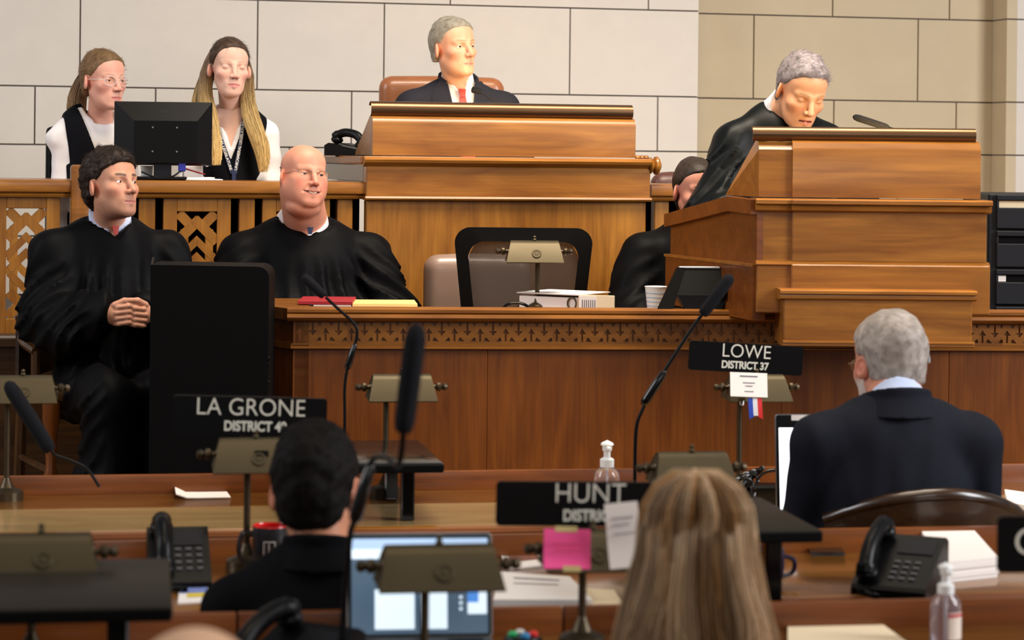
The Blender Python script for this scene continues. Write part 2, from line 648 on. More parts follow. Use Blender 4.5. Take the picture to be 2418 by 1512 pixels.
z0, z1, z2 = WF.z(800, 349.5), WF.z(800, 215.3), WF.z(800, 5.1)
H_s, H_t = z1 - z0, z2 - z1
zr = [z0 - 2 * H_t - H_s, z0 - H_t - H_s, z0 - H_t, z0, z1, z2, z2 + H_s, z2 + H_s + H_t, z2 + 2 * H_s + H_t]
xc, xp = WF.x(1648, 200), WF.x(2378, 200)
RCS = 0.16
wall = MB()
wall.box(-4.2, xc, 0.012, 0.5, 0.0, zr[-1])
wall.box(xc - 0.1, xp + 0.1, RCS + 0.012, 0.6, 0.0, zr[-1])
wall.box(xp, 4.5, 0.012, 0.5, 0.0, zr[-1])
wall_o = wall.build('wall_back', M['mortar'], smooth=False, kind='structure')
wall_o.location = (WF.o.x, WF.o.y, 0)
wall_o.rotation_euler = (0, 0, WF.a)
LJ = {0: [300, 760, 1250], 1: [120, 520, 980, 1420], 2: [200, 683, 1150], 3: [82, 367, 830, 1553], 4: [189, 608, 907, 1346], 5: [420, 1064, 1532], 6: [150, 560, 960, 1380], 7: [400, 1064, 1500]}
RJ = {0: [1800, 2200], 1: [1969, 2258], 2: [1850, 2120], 3: [1969, 2258], 4: [1780, 2168], 5: [1967, 2243], 6: [1780, 2168], 7: [1967, 2243]}
YM = [600, 560, 420, 285, 110, -40, -200, -330]
G = 0.0032


def stone(xa, xb, za, zb_, y, mat):
    MB().box(xa + G, xb - G, y, y + 0.05, za + G, zb_ - G, 0.0015).build('stone', mat, wall_o, smooth=False)


for r in range(8):
    xs = [-4.2] + [WF.x(-380, YM[r])] + [WF.x(p, YM[r]) for p in LJ[r]] + [xc]
    if r >= 1:
        for a, b in zip(xs[:-1], xs[1:]):
            if b - a > 0.02: stone(a, b - (0.0 if b < xc else -G), zr[r], zr[r + 1], 0.0, M['stone'])
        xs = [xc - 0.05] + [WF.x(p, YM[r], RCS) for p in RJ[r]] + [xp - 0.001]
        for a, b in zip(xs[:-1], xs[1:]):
            stone(a, b, zr[r], zr[r + 1], RCS, M['stone_warm_lit'])
        MB().box(xp - 0.004, xp + 0.05, 0.0, RCS + 0.01, zr[r] + G, zr[r + 1] - G, 0.0015).build('stone', M['stone_warm_lit'], wall_o, smooth=False)
        stone(xp + 0.046, xp + 0.9, zr[r], zr[r + 1], 0.0, M['stone'])
        stone(xp + 0.9, 4.5, zr[r], zr[r + 1], 0.0, M['stone'])

# ------------------------------------------------------------------ women's counter with pierced lattice panels
def lattice(F, root, cx, yref):
    """pierced panel; u,v in the panel's own units (1 unit = 1/3.78 photo px), centre at cx"""
    pan = empty('lattice_panel', (0, 0, 0))
    pan.parent = root
    zt, zb_ = F.z(yref[0], yref[1]), F.z(yref[0], yref[1] + 328)
    s = (F.x(yref[0] + 100, yref[1]) - F.x(yref[0], yref[1])) / 378.0
    top = 150.0
    X = lambda u: cx + (u - 240) * s
    Z = lambda v: zt - (v - top) * s
    wd = M['honey_wood_v']
    hw = 300
    for a, b in ((240 - hw, 62), (418, 240 + hw)):
        MB().box(X(a), X(b), 0.0, 0.045, zb_, zt, 0.002).build('stile', wd, pan)
    MB().box(X(61), X(419), 0.0, 0.045, Z(271), zt, 0.002).build('rail', wd, pan)
    MB().box(X(61), X(419), 0.0, 0.045, zb_, Z(1270), 0.002).build('rail', wd, pan)
    for a, b in ((95, 165), (315, 385)):
        MB().box(X(a), X(b), 0.004, 0.036, Z(1110), Z(430), 0.001).build('lattice_bar', wd, pan)

    def bar(u0, v0, u1, v1, th):
        p = np.array([u1 - u0, v1 - v0], float)
        L_ = np.linalg.norm(p)
        n = np.array([-p[1], p[0]]) / L_ * th / 2
        q = [(u0 + n[0], v0 + n[1]), (u1 + n[0], v1 + n[1]), (u1 - n[0], v1 - n[1]), (u0 - n[0], v0 - n[1])]
        MB().prism([(X(a), Z(b)) for a, b in q], 0.003 + random.random() * 0.001, 0.038, 'y').build('lattice_bar', wd, pan, smooth=False)
    for v, th in ((360, 90), (530, 64), (677, 66)):
        for m in (1, -1):
            for f in (0, 1):
                y = lambda t: t if not f else 1540 - t
                bar(240 - m * 22, y(v - 22), 240 + m * 150, y(v + 150), th)
                if f == 0: bar(240, y(v), 240 + m * 182, y(v + 182), th)
    for m in (1, -1):
        for f in (0, 1):
            y = lambda t: t if not f else 1540 - t
            bar(240 + m * 165, y(285), 240 + m * 75, y(375), 88)
    return pan


zt = RF.z(500, 428)
zu = RF.z(500, 468)
cnt = RF.root('dais_counter', label='long honey wood counter with pierced lattice panels below the stone wall', cat='counter')
xl, xr = RF.x(-225, 428), RF.x(866, 428)
prof = [(-0.03, zt - 0.004), (-0.034, zt - 0.02), (-0.03, zt - 0.042), (-0.014, zt - 0.046), (-0.02, zt - 0.055), (-0.016, zu), (0.06, zu), (0.06, zt), (-0.024, zt)]
MB().prism(prof, xl, xr).build('top_rail', M['honey_wood'], cnt)
MB().box(xl, xr, 0.055, 0.62, zt - 0.03, zt - 0.001, 0.003).build('counter_top', M['honey_wood'], cnt)
xr2 = RF.x(1800, 440)
MB().prism(prof, RF.x(1533, 440), xr2).build('top_rail', M['honey_wood'], cnt)
MB().box(RF.x(1533, 440), xr2, 0.055, 0.5, zt - 0.03, zt - 0.001, 0.003).build('counter_top', M['honey_wood'], cnt)
lattice(RF, cnt, RF.x(63, 480), (63, 461))
lattice(RF, cnt, RF.x(-128, 480), (-128, 459))
lattice(RF, cnt, RF.x(466, 480), (466, 468))
lattice(RF, cnt, RF.x(700, 480), (700, 468))
zlow = RF.z(500, 796)
for a, b in ((208, 246), (262, 312), (328, 367), (565, 602), (797, 833), (1546, 1580), (1606, 1760)):
    MB().box(RF.x(a, 480), RF.x(b, 480), 0.0, 0.05, zlow, zu, 0.003).build('stile', M['honey_wood_v'], cnt)
# corner post that rises above the rail
MB().box(RF.x(166, 420), RF.x(214, 420), -0.045, 0.03, zlow, RF.z(190, 389), 0.012, 2).build('corner_post', M['amber_wood'], cnt)
MB().box(xl, RF.x(1800, 800), -0.01, 0.06, DAIS, zlow, 0.003).build('base_panel', M['dark_wood'], cnt)
MB().box(xl, RF.x(1800, 800), -0.025, 0.06, zlow - 0.03, zlow + 0.004, 0.004).build('base_rail', M['dark_wood'], cnt)
# dark inner board seen through the slots right of the first panel
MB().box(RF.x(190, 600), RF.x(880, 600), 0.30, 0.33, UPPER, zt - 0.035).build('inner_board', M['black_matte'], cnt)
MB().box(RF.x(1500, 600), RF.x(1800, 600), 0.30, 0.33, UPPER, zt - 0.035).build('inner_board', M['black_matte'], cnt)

# ------------------------------------------------------------------ presiding officer's rostrum
ros = RF.root('rostrum', label='tall honey wood rostrum with a bronze lamp hood, before the presiding man in suit', cat='rostrum')
xa, xb = RF.x(865, 420, -0.05), RF.x(1536, 420, -0.05)
zA, zB, zC = RF.z(1200, 372, -0.05), RF.z(1200, 394, -0.05), RF.z(1200, 472, -0.05)
hw_ = M['honey_wood']
MB().box(xa, xb, -0.05, 0.02, zC + 0.006, zB, 0.004).build('frieze_board', hw_, ros)
MB().prism([(-0.056, zC - 0.004), (-0.06, zC + 0.003), (-0.056, zC + 0.01), (0, zC + 0.01), (0, zC - 0.004)], xa - 0.004, xb + 0.004).build('lower_bead', hw_, ros)
MB().box(xa + 0.004, xb - 0.012, -0.035, 0.02, DAIS, zC - 0.004, 0.004).build('front_panel', M['honey_wood_v'], ros)
mp_ = [(-0.05, zB), (-0.058, zB + 0.006), (-0.072, zB + 0.012), (-0.076, zB + 0.022), (-0.070, zA - 0.008), (-0.064, zA - 0.005), (-0.06, zA), (0.6, zA), (0.6, zB + 0.01), (0.0, zB)]
MB().prism(mp_, xa - 0.01, xb + 0.0).build('crown_moulding', hw_, ros)
# left side: wing that runs back beside the chair
MB().box(xa, xa + 0.06, 0.02, 0.92, zt - 0.0, zB + 0.004, 0.003).build('side_board', M['dark_wood'], ros)
MB().box(xa - 0.018, xa + 0.2, -0.03, 0.94, zB + 0.004, zA, 0.006).build('side_moulding', M['amber_wood'], ros)
MB().box(xb - 0.06, xb, 0.02, 0.6, zt - 0.0, zB + 0.004, 0.003).build('side_board', M['dark_wood'], ros)
rz_ = (zA + zB) / 2 - 0.008
MB().lathe([(0.001, 0), (0.026, 0), (0.032, 0.006), (0.026, 0.012), (0.022, 0.016), (0.034, 0.022), (0.036, 0.030), (0.030, 0.038), (0.022, 0.040), (0.014, 0.046), (0.001, 0.047)], (xb - 0.002, -0.036, rz_), 22, 'x').build('roundel', hw_, ros)
for i in range(3):
    MB().lathe([(0.001, 0), (0.010, 0), (0.012, 0.004), (0.008, 0.012), (0.001, 0.014)], (xb - 0.05 + i * 0.017, -0.045, zA), 10, 'z').build('bead', hw_, ros)
# sloped desk box on top
bx0, bx1 = RF.x(880, 330, -0.02), RF.x(1501, 330, -0.02)
zb0, zb1 = RF.z(1200, 370, -0.02), RF.z(1200, 276, -0.02)
MB().prism([(-0.02, zb0), (0.36, zb0), (0.36, zb0 + 0.01), (0.05, zb1 - 0.004), (0.03, zb1), (0.012, zb1), (-0.004, zb1 - 0.006), (-0.014, zb1 - 0.016), (-0.02, zb1 - 0.03)], bx0, bx1).build('desk_box', hw_, ros)


def hood(F, root, px0, px1, pyc, ly, r, mat='bronze_tube', power=0, tgt=None):
    """bronze half tube over the top of a sloped desk, its opening towards the reader"""
    x0_, z_ = F.loc(px0, pyc, ly)
    x1_ = F.x(px1, pyc, ly)
    out, inn = [], []
    for k in range(15):
        a = math.radians(252 - 222 * k / 14)      # from the lower front over the top to the back
        out.append((ly + r * math.cos(a), z_ + r * math.sin(a)))
        inn.append((ly + (r - 0.003) * math.cos(a), z_ + (r - 0.003) * math.sin(a)))
    MB().prism(out + inn[::-1], x0_, x1_).build('lamp_hood', M[mat], root)
    for q in (x0_ + 0.08, x1_ - 0.1):
        MB().box(q, q + 0.02, ly - 0.004, ly + 0.02, z_ - r * 1.5, z_ - r * 0.5).build('hood_bracket', M[mat], root)
    MB().tube([(x0_ + 0.05, ly, z_), (x1_ - 0.05, ly, z_)], 0.008).build('lamp_tube', M['lamp_glow'], root)
    if power:
        l = bpy.data.lights.new('hood_lamp', 'AREA')
        l.shape = 'RECTANGLE'
        l.size, l.size_y = (x1_ - x0_) * 0.6, 0.012
        l.energy = power
        l.color = (1.0, 0.68, 0.28)
        l.spread = math.radians(115)
        o = bpy.data.objects.new('hood_lamp', l)
        COL.objects.link(o)
        o.parent = root
        p = Vector(((x0_ + x1_) / 2, ly + r * 0.35, z_ + 0.001))
        t = Vector(F.l(tgt))
        t.x = p.x + (t.x - p.x) * 0.35
        zz_ = (p - t).normalized()
        xx_ = Vector((1, 0, 0)); xx_ = (xx_ - zz_ * xx_.dot(zz_)).normalized()
        yy_ = zz_.cross(xx_)
        o.matrix_local = Matrix(((xx_.x, yy_.x, zz_.x, p.x), (xx_.y, yy_.y, zz_.y, p.y), (xx_.z, yy_.z, zz_.z, p.z), (0, 0, 0, 1)))


plain('lamp_glow', (1.0, 0.75, 0.4, 1), 0.3, var=0.01, emit=2.0)
hood(RF, ros, 874, 1491, 257, 0.02, 0.029, power=1.7, tgt=W(1085, 130, 9.5))

# ------------------------------------------------------------------ clerks' long desk with the carved frieze
clk = KF.root('clerk_desk', label='long reddish wood desk with carved arrow frieze, in front of the rostrum', cat='desk')
kx0, kx1 = KF.x(693, 760), KF.x(2640, 760)
kT = KF.z(1209, 729, -0.02)
kB1 = KF.z(1209, 759, -0.02)
kF1 = KF.z(1209, 763)
kF0 = KF.z(1209, 812)
kM = KF.z(1209, 826)
prof = [(-0.02, kT), (-0.03, kT - 0.005), (-0.03, kT - 0.014), (-0.024, kT - 0.018), (-0.033, kT - 0.022), (-0.036, kB1 + 0.010), (-0.026, kB1), (-0.01, kB1 - 0.004), (0.05, kB1 - 0.004), (0.05, kT)]
MB().prism(prof, kx0 - 0.02, kx1).build('top_rail', M['amber_wood'], clk)
MB().box(kx0 - 0.02, kx1, 0.04, 0.52, kT - 0.055, kT - 0.03, 0.003).build('desk_top', M['amber_wood'], clk)
MB().prism([(-0.004, kF0), (-0.012, kF0 - 0.004), (-0.012, kF0 - 0.009), (-0.02, kF0 - 0.012), (-0.02, kM + 0.003), (-0.012, kM), (0.03, kM), (0.03, kF0)], kx0 - 0.008, kx1).build('frieze_moulding', M['amber_wood'], clk)
MB().box(kx0, kx1, 0.012, 0.04, kF0, kB1, 0).build('frieze_board', M['amber_wood'], clk)
for a, b in ((693, 1150), (1150, 1846), (1846, 2240), (2240, 2640)):
    MB().box(KF.x(a, 950) + 0.0004, KF.x(b, 950) - 0.0004, 0.0, 0.03, DAIS, kM, 0.0015).build('front_panel', M['red_wood_v'], clk)
MB().box(kx0, kx1, -0.012, 0.03, DAIS, DAIS + 0.09, 0.004).build('plinth', M['red_wood'], clk)
# slanted left end
ex, ey = KF.x(640, 760, 0.14), 0.14
for nm, a, b, m, dz in (('end_panel', DAIS, kB1, 'red_wood_v', 0.0), ('end_rail', kB1, kT, 'amber_wood', 0.022), ('end_moulding', kM, kF0, 'amber_wood', 0.012)):
    MB().prism([(kx0 - dz * 0.4, -dz), (kx0 + 0.05, -dz), (kx0 + 0.05, 0.52), (ex - dz, 0.52), (ex - dz, ey)], a, b if nm != 'end_rail' else kT - 0.004, 'z').build(nm, M[m], clk, smooth=False)


def frieze_tile():
    from mathutils.geometry import delaunay_2d_cdt
    P, H = 0.0822, kB1 - 0.006 - kF0
    s = P / 242.0
    hs = H / 180.0
    pt = lambda u, v: (u * s, (385 - v) * hs)
    up = [(-9, 366), (9, 366), (9, 298), (36, 304), (0, 254), (-36, 304), (-9, 298)]
    dn = [(112, 210), (130, 210), (130, 280), (160, 276), (121, 320), (82, 276), (112, 280)]
    polys = [up, dn, [(30, 210), (76, 210), (52, 240)], [(166, 210), (212, 210), (190, 240)], [(36, 366), (44, 338), (60, 334), (92, 368)], [(150, 368), (182, 334), (198, 338), (206, 366)],
             [(40, 318), (62, 292), (78, 312), (100, 340), (86, 346)], [(202, 318), (180, 292), (164, 312), (142, 340), (156, 346)]][:6]
    vs = [pt(-40, 385), pt(202, 385), pt(202, 205), pt(-40, 205)]
    sh = lambda u: u if u <= 202 else u - 242
    fs = [[0, 1, 2, 3]]
    for q in polys:
        off = -242 if min(u for u, v in q) > 202 else 0
        q = [(u + off, v) for u, v in q]
        q = [(min(max(u, -38), 200), v) for u, v in q]
        n = len(vs)
        vs += [pt(*t) for t in q]
        fs.append(list(range(n, n + len(q))))
    r = delaunay_2d_cdt([Vector(v) for v in vs], [], fs, 0, 1e-6)
    V2, E, F3, ov, oe, of = r
    PG = [[Vector(vs[i]) for i in q] for q in fs[1:]]
    def inside(f):
        cx = sum(V2[i].x for i in f) / len(f); cy = sum(V2[i].y for i in f) / len(f)
        for q in PG:
            c = False
            for p, n in zip(q, q[1:] + q[:1]):
                if (p.y > cy) != (n.y > cy) and cx < (n.x - p.x) * (cy - p.y) / (n.y - p.y) + p.x:
                    c = not c
            if c: return True
        return False
    m = MB()
    D = 0.009
    top = {}
    for f, o in zip(F3, of):
        ins = inside(f)
        y = D if ins else 0.0
        idx = []
        for i in f:
            key = (i, ins)
            if key not in top:
                top[key] = len(m.v)
                m.v.append((V2[i].x, y, V2[i].y))
            idx.append(top[key])
        m.f.append(tuple(idx))
    ed = {}
    for f, o in zip(F3, of):
        ins = inside(f)
        for a, b in zip(f, list(f[1:]) + [f[0]]):
            ed.setdefault((min(a, b), max(a, b)), set()).add(ins)
    for (a, b), st in ed.items():
        if len(st) == 2:
            m.f.append((top[(a, False)], top[(b, False)], top[(b, True)], top[(a, True)]))
    me = bpy.data.meshes.new('carving')
    me.from_pydata(m.v, [], m.f)
    b = bmesh.new()
    b.from_mesh(me)
    bmesh.ops.recalc_face_normals(b, faces=b.faces[:])
    if sum(f.normal.y * f.calc_area() for f in b.faces) > 0:
        bmesh.ops.reverse_faces(b, faces=b.faces[:])
    b.to_mesh(me)
    b.free()
    return me, P


ft, FP = frieze_tile()
ft.materials.append(M['amber_wood'])
xx = kx0 + 0.02
while xx < kx1 - 0.05:
    o = bpy.data.objects.new('carving', ft)
    COL.objects.link(o)
    o.parent = clk
    o.location = (xx, 0.0, kF0)
    xx += FP

# ------------------------------------------------------------------ lectern
lec = LF.root('lectern', label='stepped honey wood lectern with bronze lamp hood, before the grey haired man in robe', cat='lectern')


def lbox(name, p0, p1, t, b, ly, depth, mat='honey_wood', bev=0.004):
    MB().box(LF.x(p0, (t + b) / 2, ly), LF.x(p1, (t + b) / 2, ly), ly, ly + depth, LF.z(2070, b, ly), LF.z(2070, t, ly), bev).build(name, M[mat], lec)


def lmould(name, p0, p1, t, b, ly, out, mat='honey_wood'):
    zt_, zb_ = LF.z(2070, t, ly), LF.z(2070, b, ly)
    h = zt_ - zb_
    pr = [(ly - out * 0.7, zt_), (ly - out, zt_ - 0.12 * h), (ly - out, zt_ - 0.38 * h), (ly - 0.5 * out, zt_ - 0.42 * h), (ly - 0.62 * out, zt_ - 0.6 * h), (ly - 0.55 * out, zt_ - 0.85 * h), (ly, zb_), (ly + 0.12, zb_), (ly + 0.12, zt_)]
    MB().prism(pr, LF.x(p0, t, ly), LF.x(p1, t, ly)).build(name, M[mat], lec)


lbox('base_box', 1850, 2296, 705, 819, 0.0, 0.2)
lmould('base_moulding', 1841, 2305, 685, 710, 0.0, 0.02)
lmould('base_bead', 1848, 2300, 806, 820, 0.0, 0.012)
lbox('lower_body', 1786, 2338, 626, 742, 0.075, 0.35)
lbox('lower_front', 1868, 2338, 626, 742, 0.062, 0.1)
MB().prism([(0.075, LF.z(2070, 630, 0.075)), (0.068, LF.z(2070, 627, 0.07)), (0.085, LF.z(2070, 618, 0.08)), (0.3, LF.z(2070, 618, 0.08)), (0.3, LF.z(2070, 630, 0.075))], LF.x(1786, 624, 0.07), LF.x(2338, 624, 0.07)).build('ledge', M['honey_wood'], lec)
lbox('middle_body', 1792, 2330, 500, 621, 0.095, 0.32)
lbox('middle_front', 1870, 2330, 498, 621, 0.082, 0.1)
lmould('middle_moulding', 1783, 2340, 471, 503, 0.09, 0.03)
lmould('middle_moulding', 1868, 2340, 471, 503, 0.08, 0.03)
tz0, tz1 = LF.z(2070, 468, 0.11), LF.z(2070, 333, 0.11)


def wedge(name, p0, p1, ly, dep):
    MB().prism([(ly, tz0), (ly + dep, tz0), (ly + dep, tz0 + 0.01), (ly + 0.07, tz1 - 0.004), (ly + 0.05, tz1 + 0.002), (ly + 0.03, tz1), (ly + 0.012, tz1 - 0.008), (ly + 0.004, tz1 - 0.022), (ly, tz1 - 0.03)], LF.x(p0, 400, ly), LF.x(p1, 400, ly)).build(name, M['honey_wood'], lec)


# the box leans back: its left cheek is the slanted outline seen beside the front
wedge('desk_box_front', 1872, 2316, 0.105, 0.3)
px_a, px_b = LF.x(1792, 400, 0.12), LF.x(1874, 400, 0.12)
sl = LF.x(1738, 465, 0.12)
MB().add([(px_a, 0.12, tz0), (px_b, 0.12, tz0), (px_b, 0.42, tz0), (sl, 0.42, tz0),
          (px_a, 0.12, tz1 - 0.03), (px_b, 0.12, tz1 - 0.03), (px_b, 0.15, tz1), (px_a, 0.15, tz1), (px_b, 0.20, tz1), (px_a, 0.20, tz1)],
         [(0, 1, 5, 4), (4, 5, 6, 7), (7, 6, 8, 9), (9, 8, 2, 3), (0, 4, 7, 9, 3), (1, 2, 8, 6, 5), (0, 3, 2, 1)]).build('desk_box_side', M['honey_wood'], lec, smooth=False)
hood(LF, lec, 1776, 2302, 316, 0.15, 0.0235, power=1.6, tgt=W(1885, 235, 8.15))
# left wing running back along the reader's side
Ax, Ay = LF.x(1787, 600, 0.09), 0.09
Bx, By = LF.x(1583, 600, 0.90), 0.90
wl = math.hypot(Bx - Ax, By - Ay)
Mw = Matrix(((( Bx - Ax) / wl, -(By - Ay) / wl, 0, Ax), ((By - Ay) / wl, (Bx - Ax) / wl, 0, Ay), (0, 0, 1, 0), (0, 0, 0, 1)))
zq = lambda px, py, t: LF.z(px, py, Ay + (By - Ay) * t)
zTop = [(0, zq(1787, 472, 0)), (0.26 * wl, zq(1735, 464, .26)), (wl, zq(1583, 506, 1))]
zMou = [(0, zTop[0][1] - 0.045), (0.26 * wl, zTop[1][1] - 0.047), (wl, zTop[2][1] - 0.045)]


def wing(name, outline, y0, y1, mat):
    MB().prism(outline, y0, y1, 'y').xf(Mw).build(name, M[mat], lec, smooth=False)


zd = kT
zl0, zl1 = zq(1787, 626, 0), zq(1580, 602, 1)
wing('wing_panel', [(0, zl0), (wl, zl1), (wl, zMou[2][1]), (0.26 * wl, zMou[1][1]), (0, zMou[0][1])], -0.03, 0.0, 'red_wood')
wing('wing_moulding', [(0.0, zMou[0][1]), (0.26 * wl, zMou[1][1]), (wl * 1.01, zMou[2][1]), (wl * 1.01, zTop[2][1]), (0.26 * wl, zTop[1][1]), (0.0, zTop[0][1])], -0.04, 0.022, 'red_wood')
wing('wing_base', [(0, zd - 0.02), (wl * 1.02, zd - 0.02), (wl * 1.02, zl1), (0, zl0)], -0.03, 0.012, 'red_wood')
wing('wing_ledge', [(0, zl0 - 0.006), (wl * 1.02, zl1 - 0.006), (wl * 1.02, zl1 + 0.003), (0, zl0 + 0.003)], -0.03, 0.018, 'honey_wood')
MB().box(px_b, LF.x(2330, 600, 0.4), 0.40, 0.43, DAIS, kT, 0.003).build('back_board', M['red_wood'], lec)

# ------------------------------------------------------------------ black drawer tower at the right edge
RK = Frame(2380, 8.55, 0.02)
rk = RK.root('drawer_tower', label='black drawer tower with handle slots behind the lectern, cut by right edge', cat='cabinet')
rx0, rx1 = RK.x(2334, 600), RK.x(2334, 600) + 0.42
zt_, zb_ = RK.z(2380, 458), DAIS
MB().box(rx0, rx1, 0.012, 0.45, zb_, zt_, 0.006).build('body', M['rack_metal'], rk)
ys = [458, 543, 634, 722, 808, 894]
for i in range(5):
    za, zb2 = RK.z(2380, ys[i]) - 0.004, RK.z(2380, ys[i + 1]) + 0.004
    dx0 = RK.x(2352, 600)
    sx0, sx1 = RK.x(2357, 600), rx1 - 0.04
    sz1, sz0 = za - 0.020, za - 0.046
    dr = MB().box(dx0, rx1 - 0.012, -0.006, 0.012, sz1, za, 0.003).box(dx0, rx1 - 0.012, -0.006, 0.012, zb2, sz0, 0.003).box(dx0, sx0, -0.006, 0.012, sz0, sz1).box(sx1, rx1 - 0.012, -0.006, 0.012, sz0, sz1).build('drawer_front', M['rack_metal'], rk)
    MB().box(sx0, sx1, 0.008, 0.0115, sz0, sz1).build('slot', M['cream_paper'] if i == 0 else M['black_matte'], dr)
    if i == 2:
        MB().box(sx0, sx0 + 0.03, 0.004, 0.0075, sz0 + 0.002, sz1 - 0.002).build('slot_tag', M['paper'], dr)

# ------------------------------------------------------------------ tall black case left of the clerks' desk
BF = Frame(495, 7.30, 0.03)
bc = BF.root('equipment_case', label='tall black upright equipment case in front of the seated young man in robe', cat='case')
x0_, x1_ = BF.x(354, 800), BF.x(634, 800)
ztop = BF.z(495, 629)
o2 = [(x0_, DAIS + 0.0), (x1_, DAIS + 0.0)]
for k in range(7):
    a = math.pi / 2 * k / 6
    o2.append((x1_ - 0.035 + 0.035 * math.cos(a), ztop - 0.035 + 0.035 * math.sin(a)))
o2.append((x0_, ztop + 0.003))
MB().prism(o2, 0.0, 0.26, 'y').build('front_shell', M['black_matte'], bc)
lx = BF.x(333, 800)
MB().add([(x0_, 0.0, DAIS), (lx, 0.26, DAIS), (lx, 0.26, BF.z(332, 607, .26)), (x0_, 0.0, ztop + 0.002), (x0_ + 0.006, 0.004, DAIS), (lx + 0.008, 0.26, DAIS), (lx + 0.008, 0.26, BF.z(332, 607, .26)), (x0_ + 0.006, 0.004, ztop + 0.002)],
         [(0, 1, 2, 3), (7, 6, 5, 4), (0, 3, 7, 4), (1, 5, 6, 2), (3, 2, 6, 7), (0, 4, 5, 1)]).build('side_shell', M['black_plastic'], bc, smooth=False)
for zz in (848, 862, 905):
    MB().box(x1_ - 0.012, x1_ + 0.005, 0.004, 0.03, BF.z(630, zz) - 0.006, BF.z(630, zz) + 0.006, 0.002).build('latch', M['black_gloss'], bc)
for xx in (x0_ + 0.04, x1_ - 0.04):
    for yy in (0.04, 0.22):
        MB().lathe([(0.02, 0), (0.022, 0.004), (0.02, 0.012)], (xx, yy, DAIS - 0.0), 12).build('foot', M['black_plastic'], bc)

# ------------------------------------------------------------------ the three rows of desks
z1d, z2d, z3d = R1.z(1100, 1157), R2.z(1980, 1303), R3.z(2100, 1483)


def desk_row(F, zbase, seams, hr, dep, labels, ymid, panel=False):
    for (pa, pb), lab in zip(zip(seams[:-1], seams[1:]), labels):
        r = F.root('desk', label=lab, cat='desk', group='senators desks in rows')
        a, b = F.x(pa, ymid) + 0.002, F.x(pb, ymid) - 0.002
        MB().box(a, b, -dep, 0.0, zbase - 0.028, zbase, 0.004, 2).build('desk_top', M['desk_top_wood'], r)
        if panel: MB().box(a + 0.05, b - 0.05, -dep + 0.035, -0.255, zbase - 0.004, zbase + 0.0006, 0.0003).build('writing_panel', M['tan_panel'], r)
        MB().prism([(-dep - 0.012, zbase - 0.022), (-dep - 0.016, zbase - 0.012), (-dep - 0.012, zbase - 0.003), (-dep, zbase - 0.002), (-dep, zbase - 0.022)], a, b).build('edge_moulding', M['red_wood'], r)
        MB().box(a, b, 0.0, 0.022, zbase - 0.03, zbase + hr, 0.002, 2).build('back_board', M['red_wood'], r)
        MB().box(a, b, -dep + 0.03, -dep + 0.05, zbase - 0.13, zbase - 0.028, 0.002).build('apron', M['red_wood'], r)
        MB().box(a, b, -0.06, -0.035, 0.06, zbase - 0.03, 0.002).build('modesty_panel', M['red_wood_v'], r)
        for xx in (a, b - 0.03):
            MB().box(xx, xx + 0.03, -dep + 0.02, -0.03, 0.0, zbase - 0.028, 0.002).build('side_panel', M['red_wood_v'], r)


desk_row(R1, z1d, [-420, 690, 1500, 2760], 0.053, 0.66, ['front row desk at left with a slip of paper and lamp on it', 'front row desk in the middle with a raised black shelf on it', 'front row desk at right where the grey haired man sits at his laptop'], 1140, True)
desk_row(R2, z2d, [-460, 650, 1490, 2800], 0.052, 0.54, ['second row desk at left with phone and red rimmed mug', 'second row desk in the middle behind the pink note', 'second row desk at right with phone and white papers'], 1290)
desk_row(R3, z3d, [-520, 560, 1330, 2860], 0.052, 0.56, ['nearest desk at bottom left under the big dark shelf', 'nearest desk at bottom middle with laptop and coloured button box', 'nearest desk at bottom right with sanitizer bottle and envelope'], 1470)
# ------------------------------------------------------------------ distance-field modelling for people
def v3(*a): return np.array(a, np.float32)


def smin(a, b, k):
    h = np.clip(0.5 + 0.5 * (b - a) / k, 0, 1)
    return b + (a - b) * h - k * h * (1 - h)


def smax(a, b, k): return -smin(-a, -b, k)


def ell(P, c, r):
    q = (P - np.array(c, np.float32)) / np.array(r, np.float32)
    k0 = np.sqrt((q * q).sum(1)) + 1e-9
    q2 = q / np.array(r, np.float32)
    k1 = np.sqrt((q2 * q2).sum(1)) + 1e-9
    return k0 * (k0 - 1.0) / k1


def rot_ell(P, c, r, R):
    Q = (P - np.array(c, np.float32)) @ np.array(R, np.float32)
    return ell(Q, (0, 0, 0), r)


def cone(P, a, b, ra, rb):
    a = np.array(a, np.float32); b = np.array(b, np.float32)
    d = b - a
    t = np.clip(((P - a) @ d) / (d @ d + 1e-12), 0, 1)
    q = P - (a + t[:, None] * d)
    return np.sqrt((q * q).sum(1)) - (ra + (rb - ra) * t)


def chain(P, pts, rs, k=0.02):
    out = None
    for i in range(len(pts) - 1):
        d = cone(P, pts[i], pts[i + 1], rs[i], rs[i + 1])
        out = d if out is None else smin(out, d, k)
    return out


def sbox(P, c, h, r=0.0):
    q = np.abs(P - np.array(c, np.float32)) - (np.array(h, np.float32) - r)
    return np.sqrt((np.maximum(q, 0) ** 2).sum(1)) + np.minimum(q.max(1), 0) - r


def R3x(ax, deg): return np.array(Matrix.Rotation(math.radians(deg), 3, ax), np.float32)


def wav(P, f, seed=0):
    """cheap smooth pseudo noise in about -1..1"""
    x, y, z = P[:, 0] * f, P[:, 1] * f, P[:, 2] * f
    s = seed * 1.7
    return (np.sin(x * 1.3 + 1.7 * np.sin(y * 0.9 + s) + s) + np.sin(y * 1.1 + 1.5 * np.sin(z * 1.2 + 2 * s) + 2.1) + np.sin(z * 1.25 + 1.6 * np.sin(x * 0.8 - s) + s * 0.7)) / 3.0


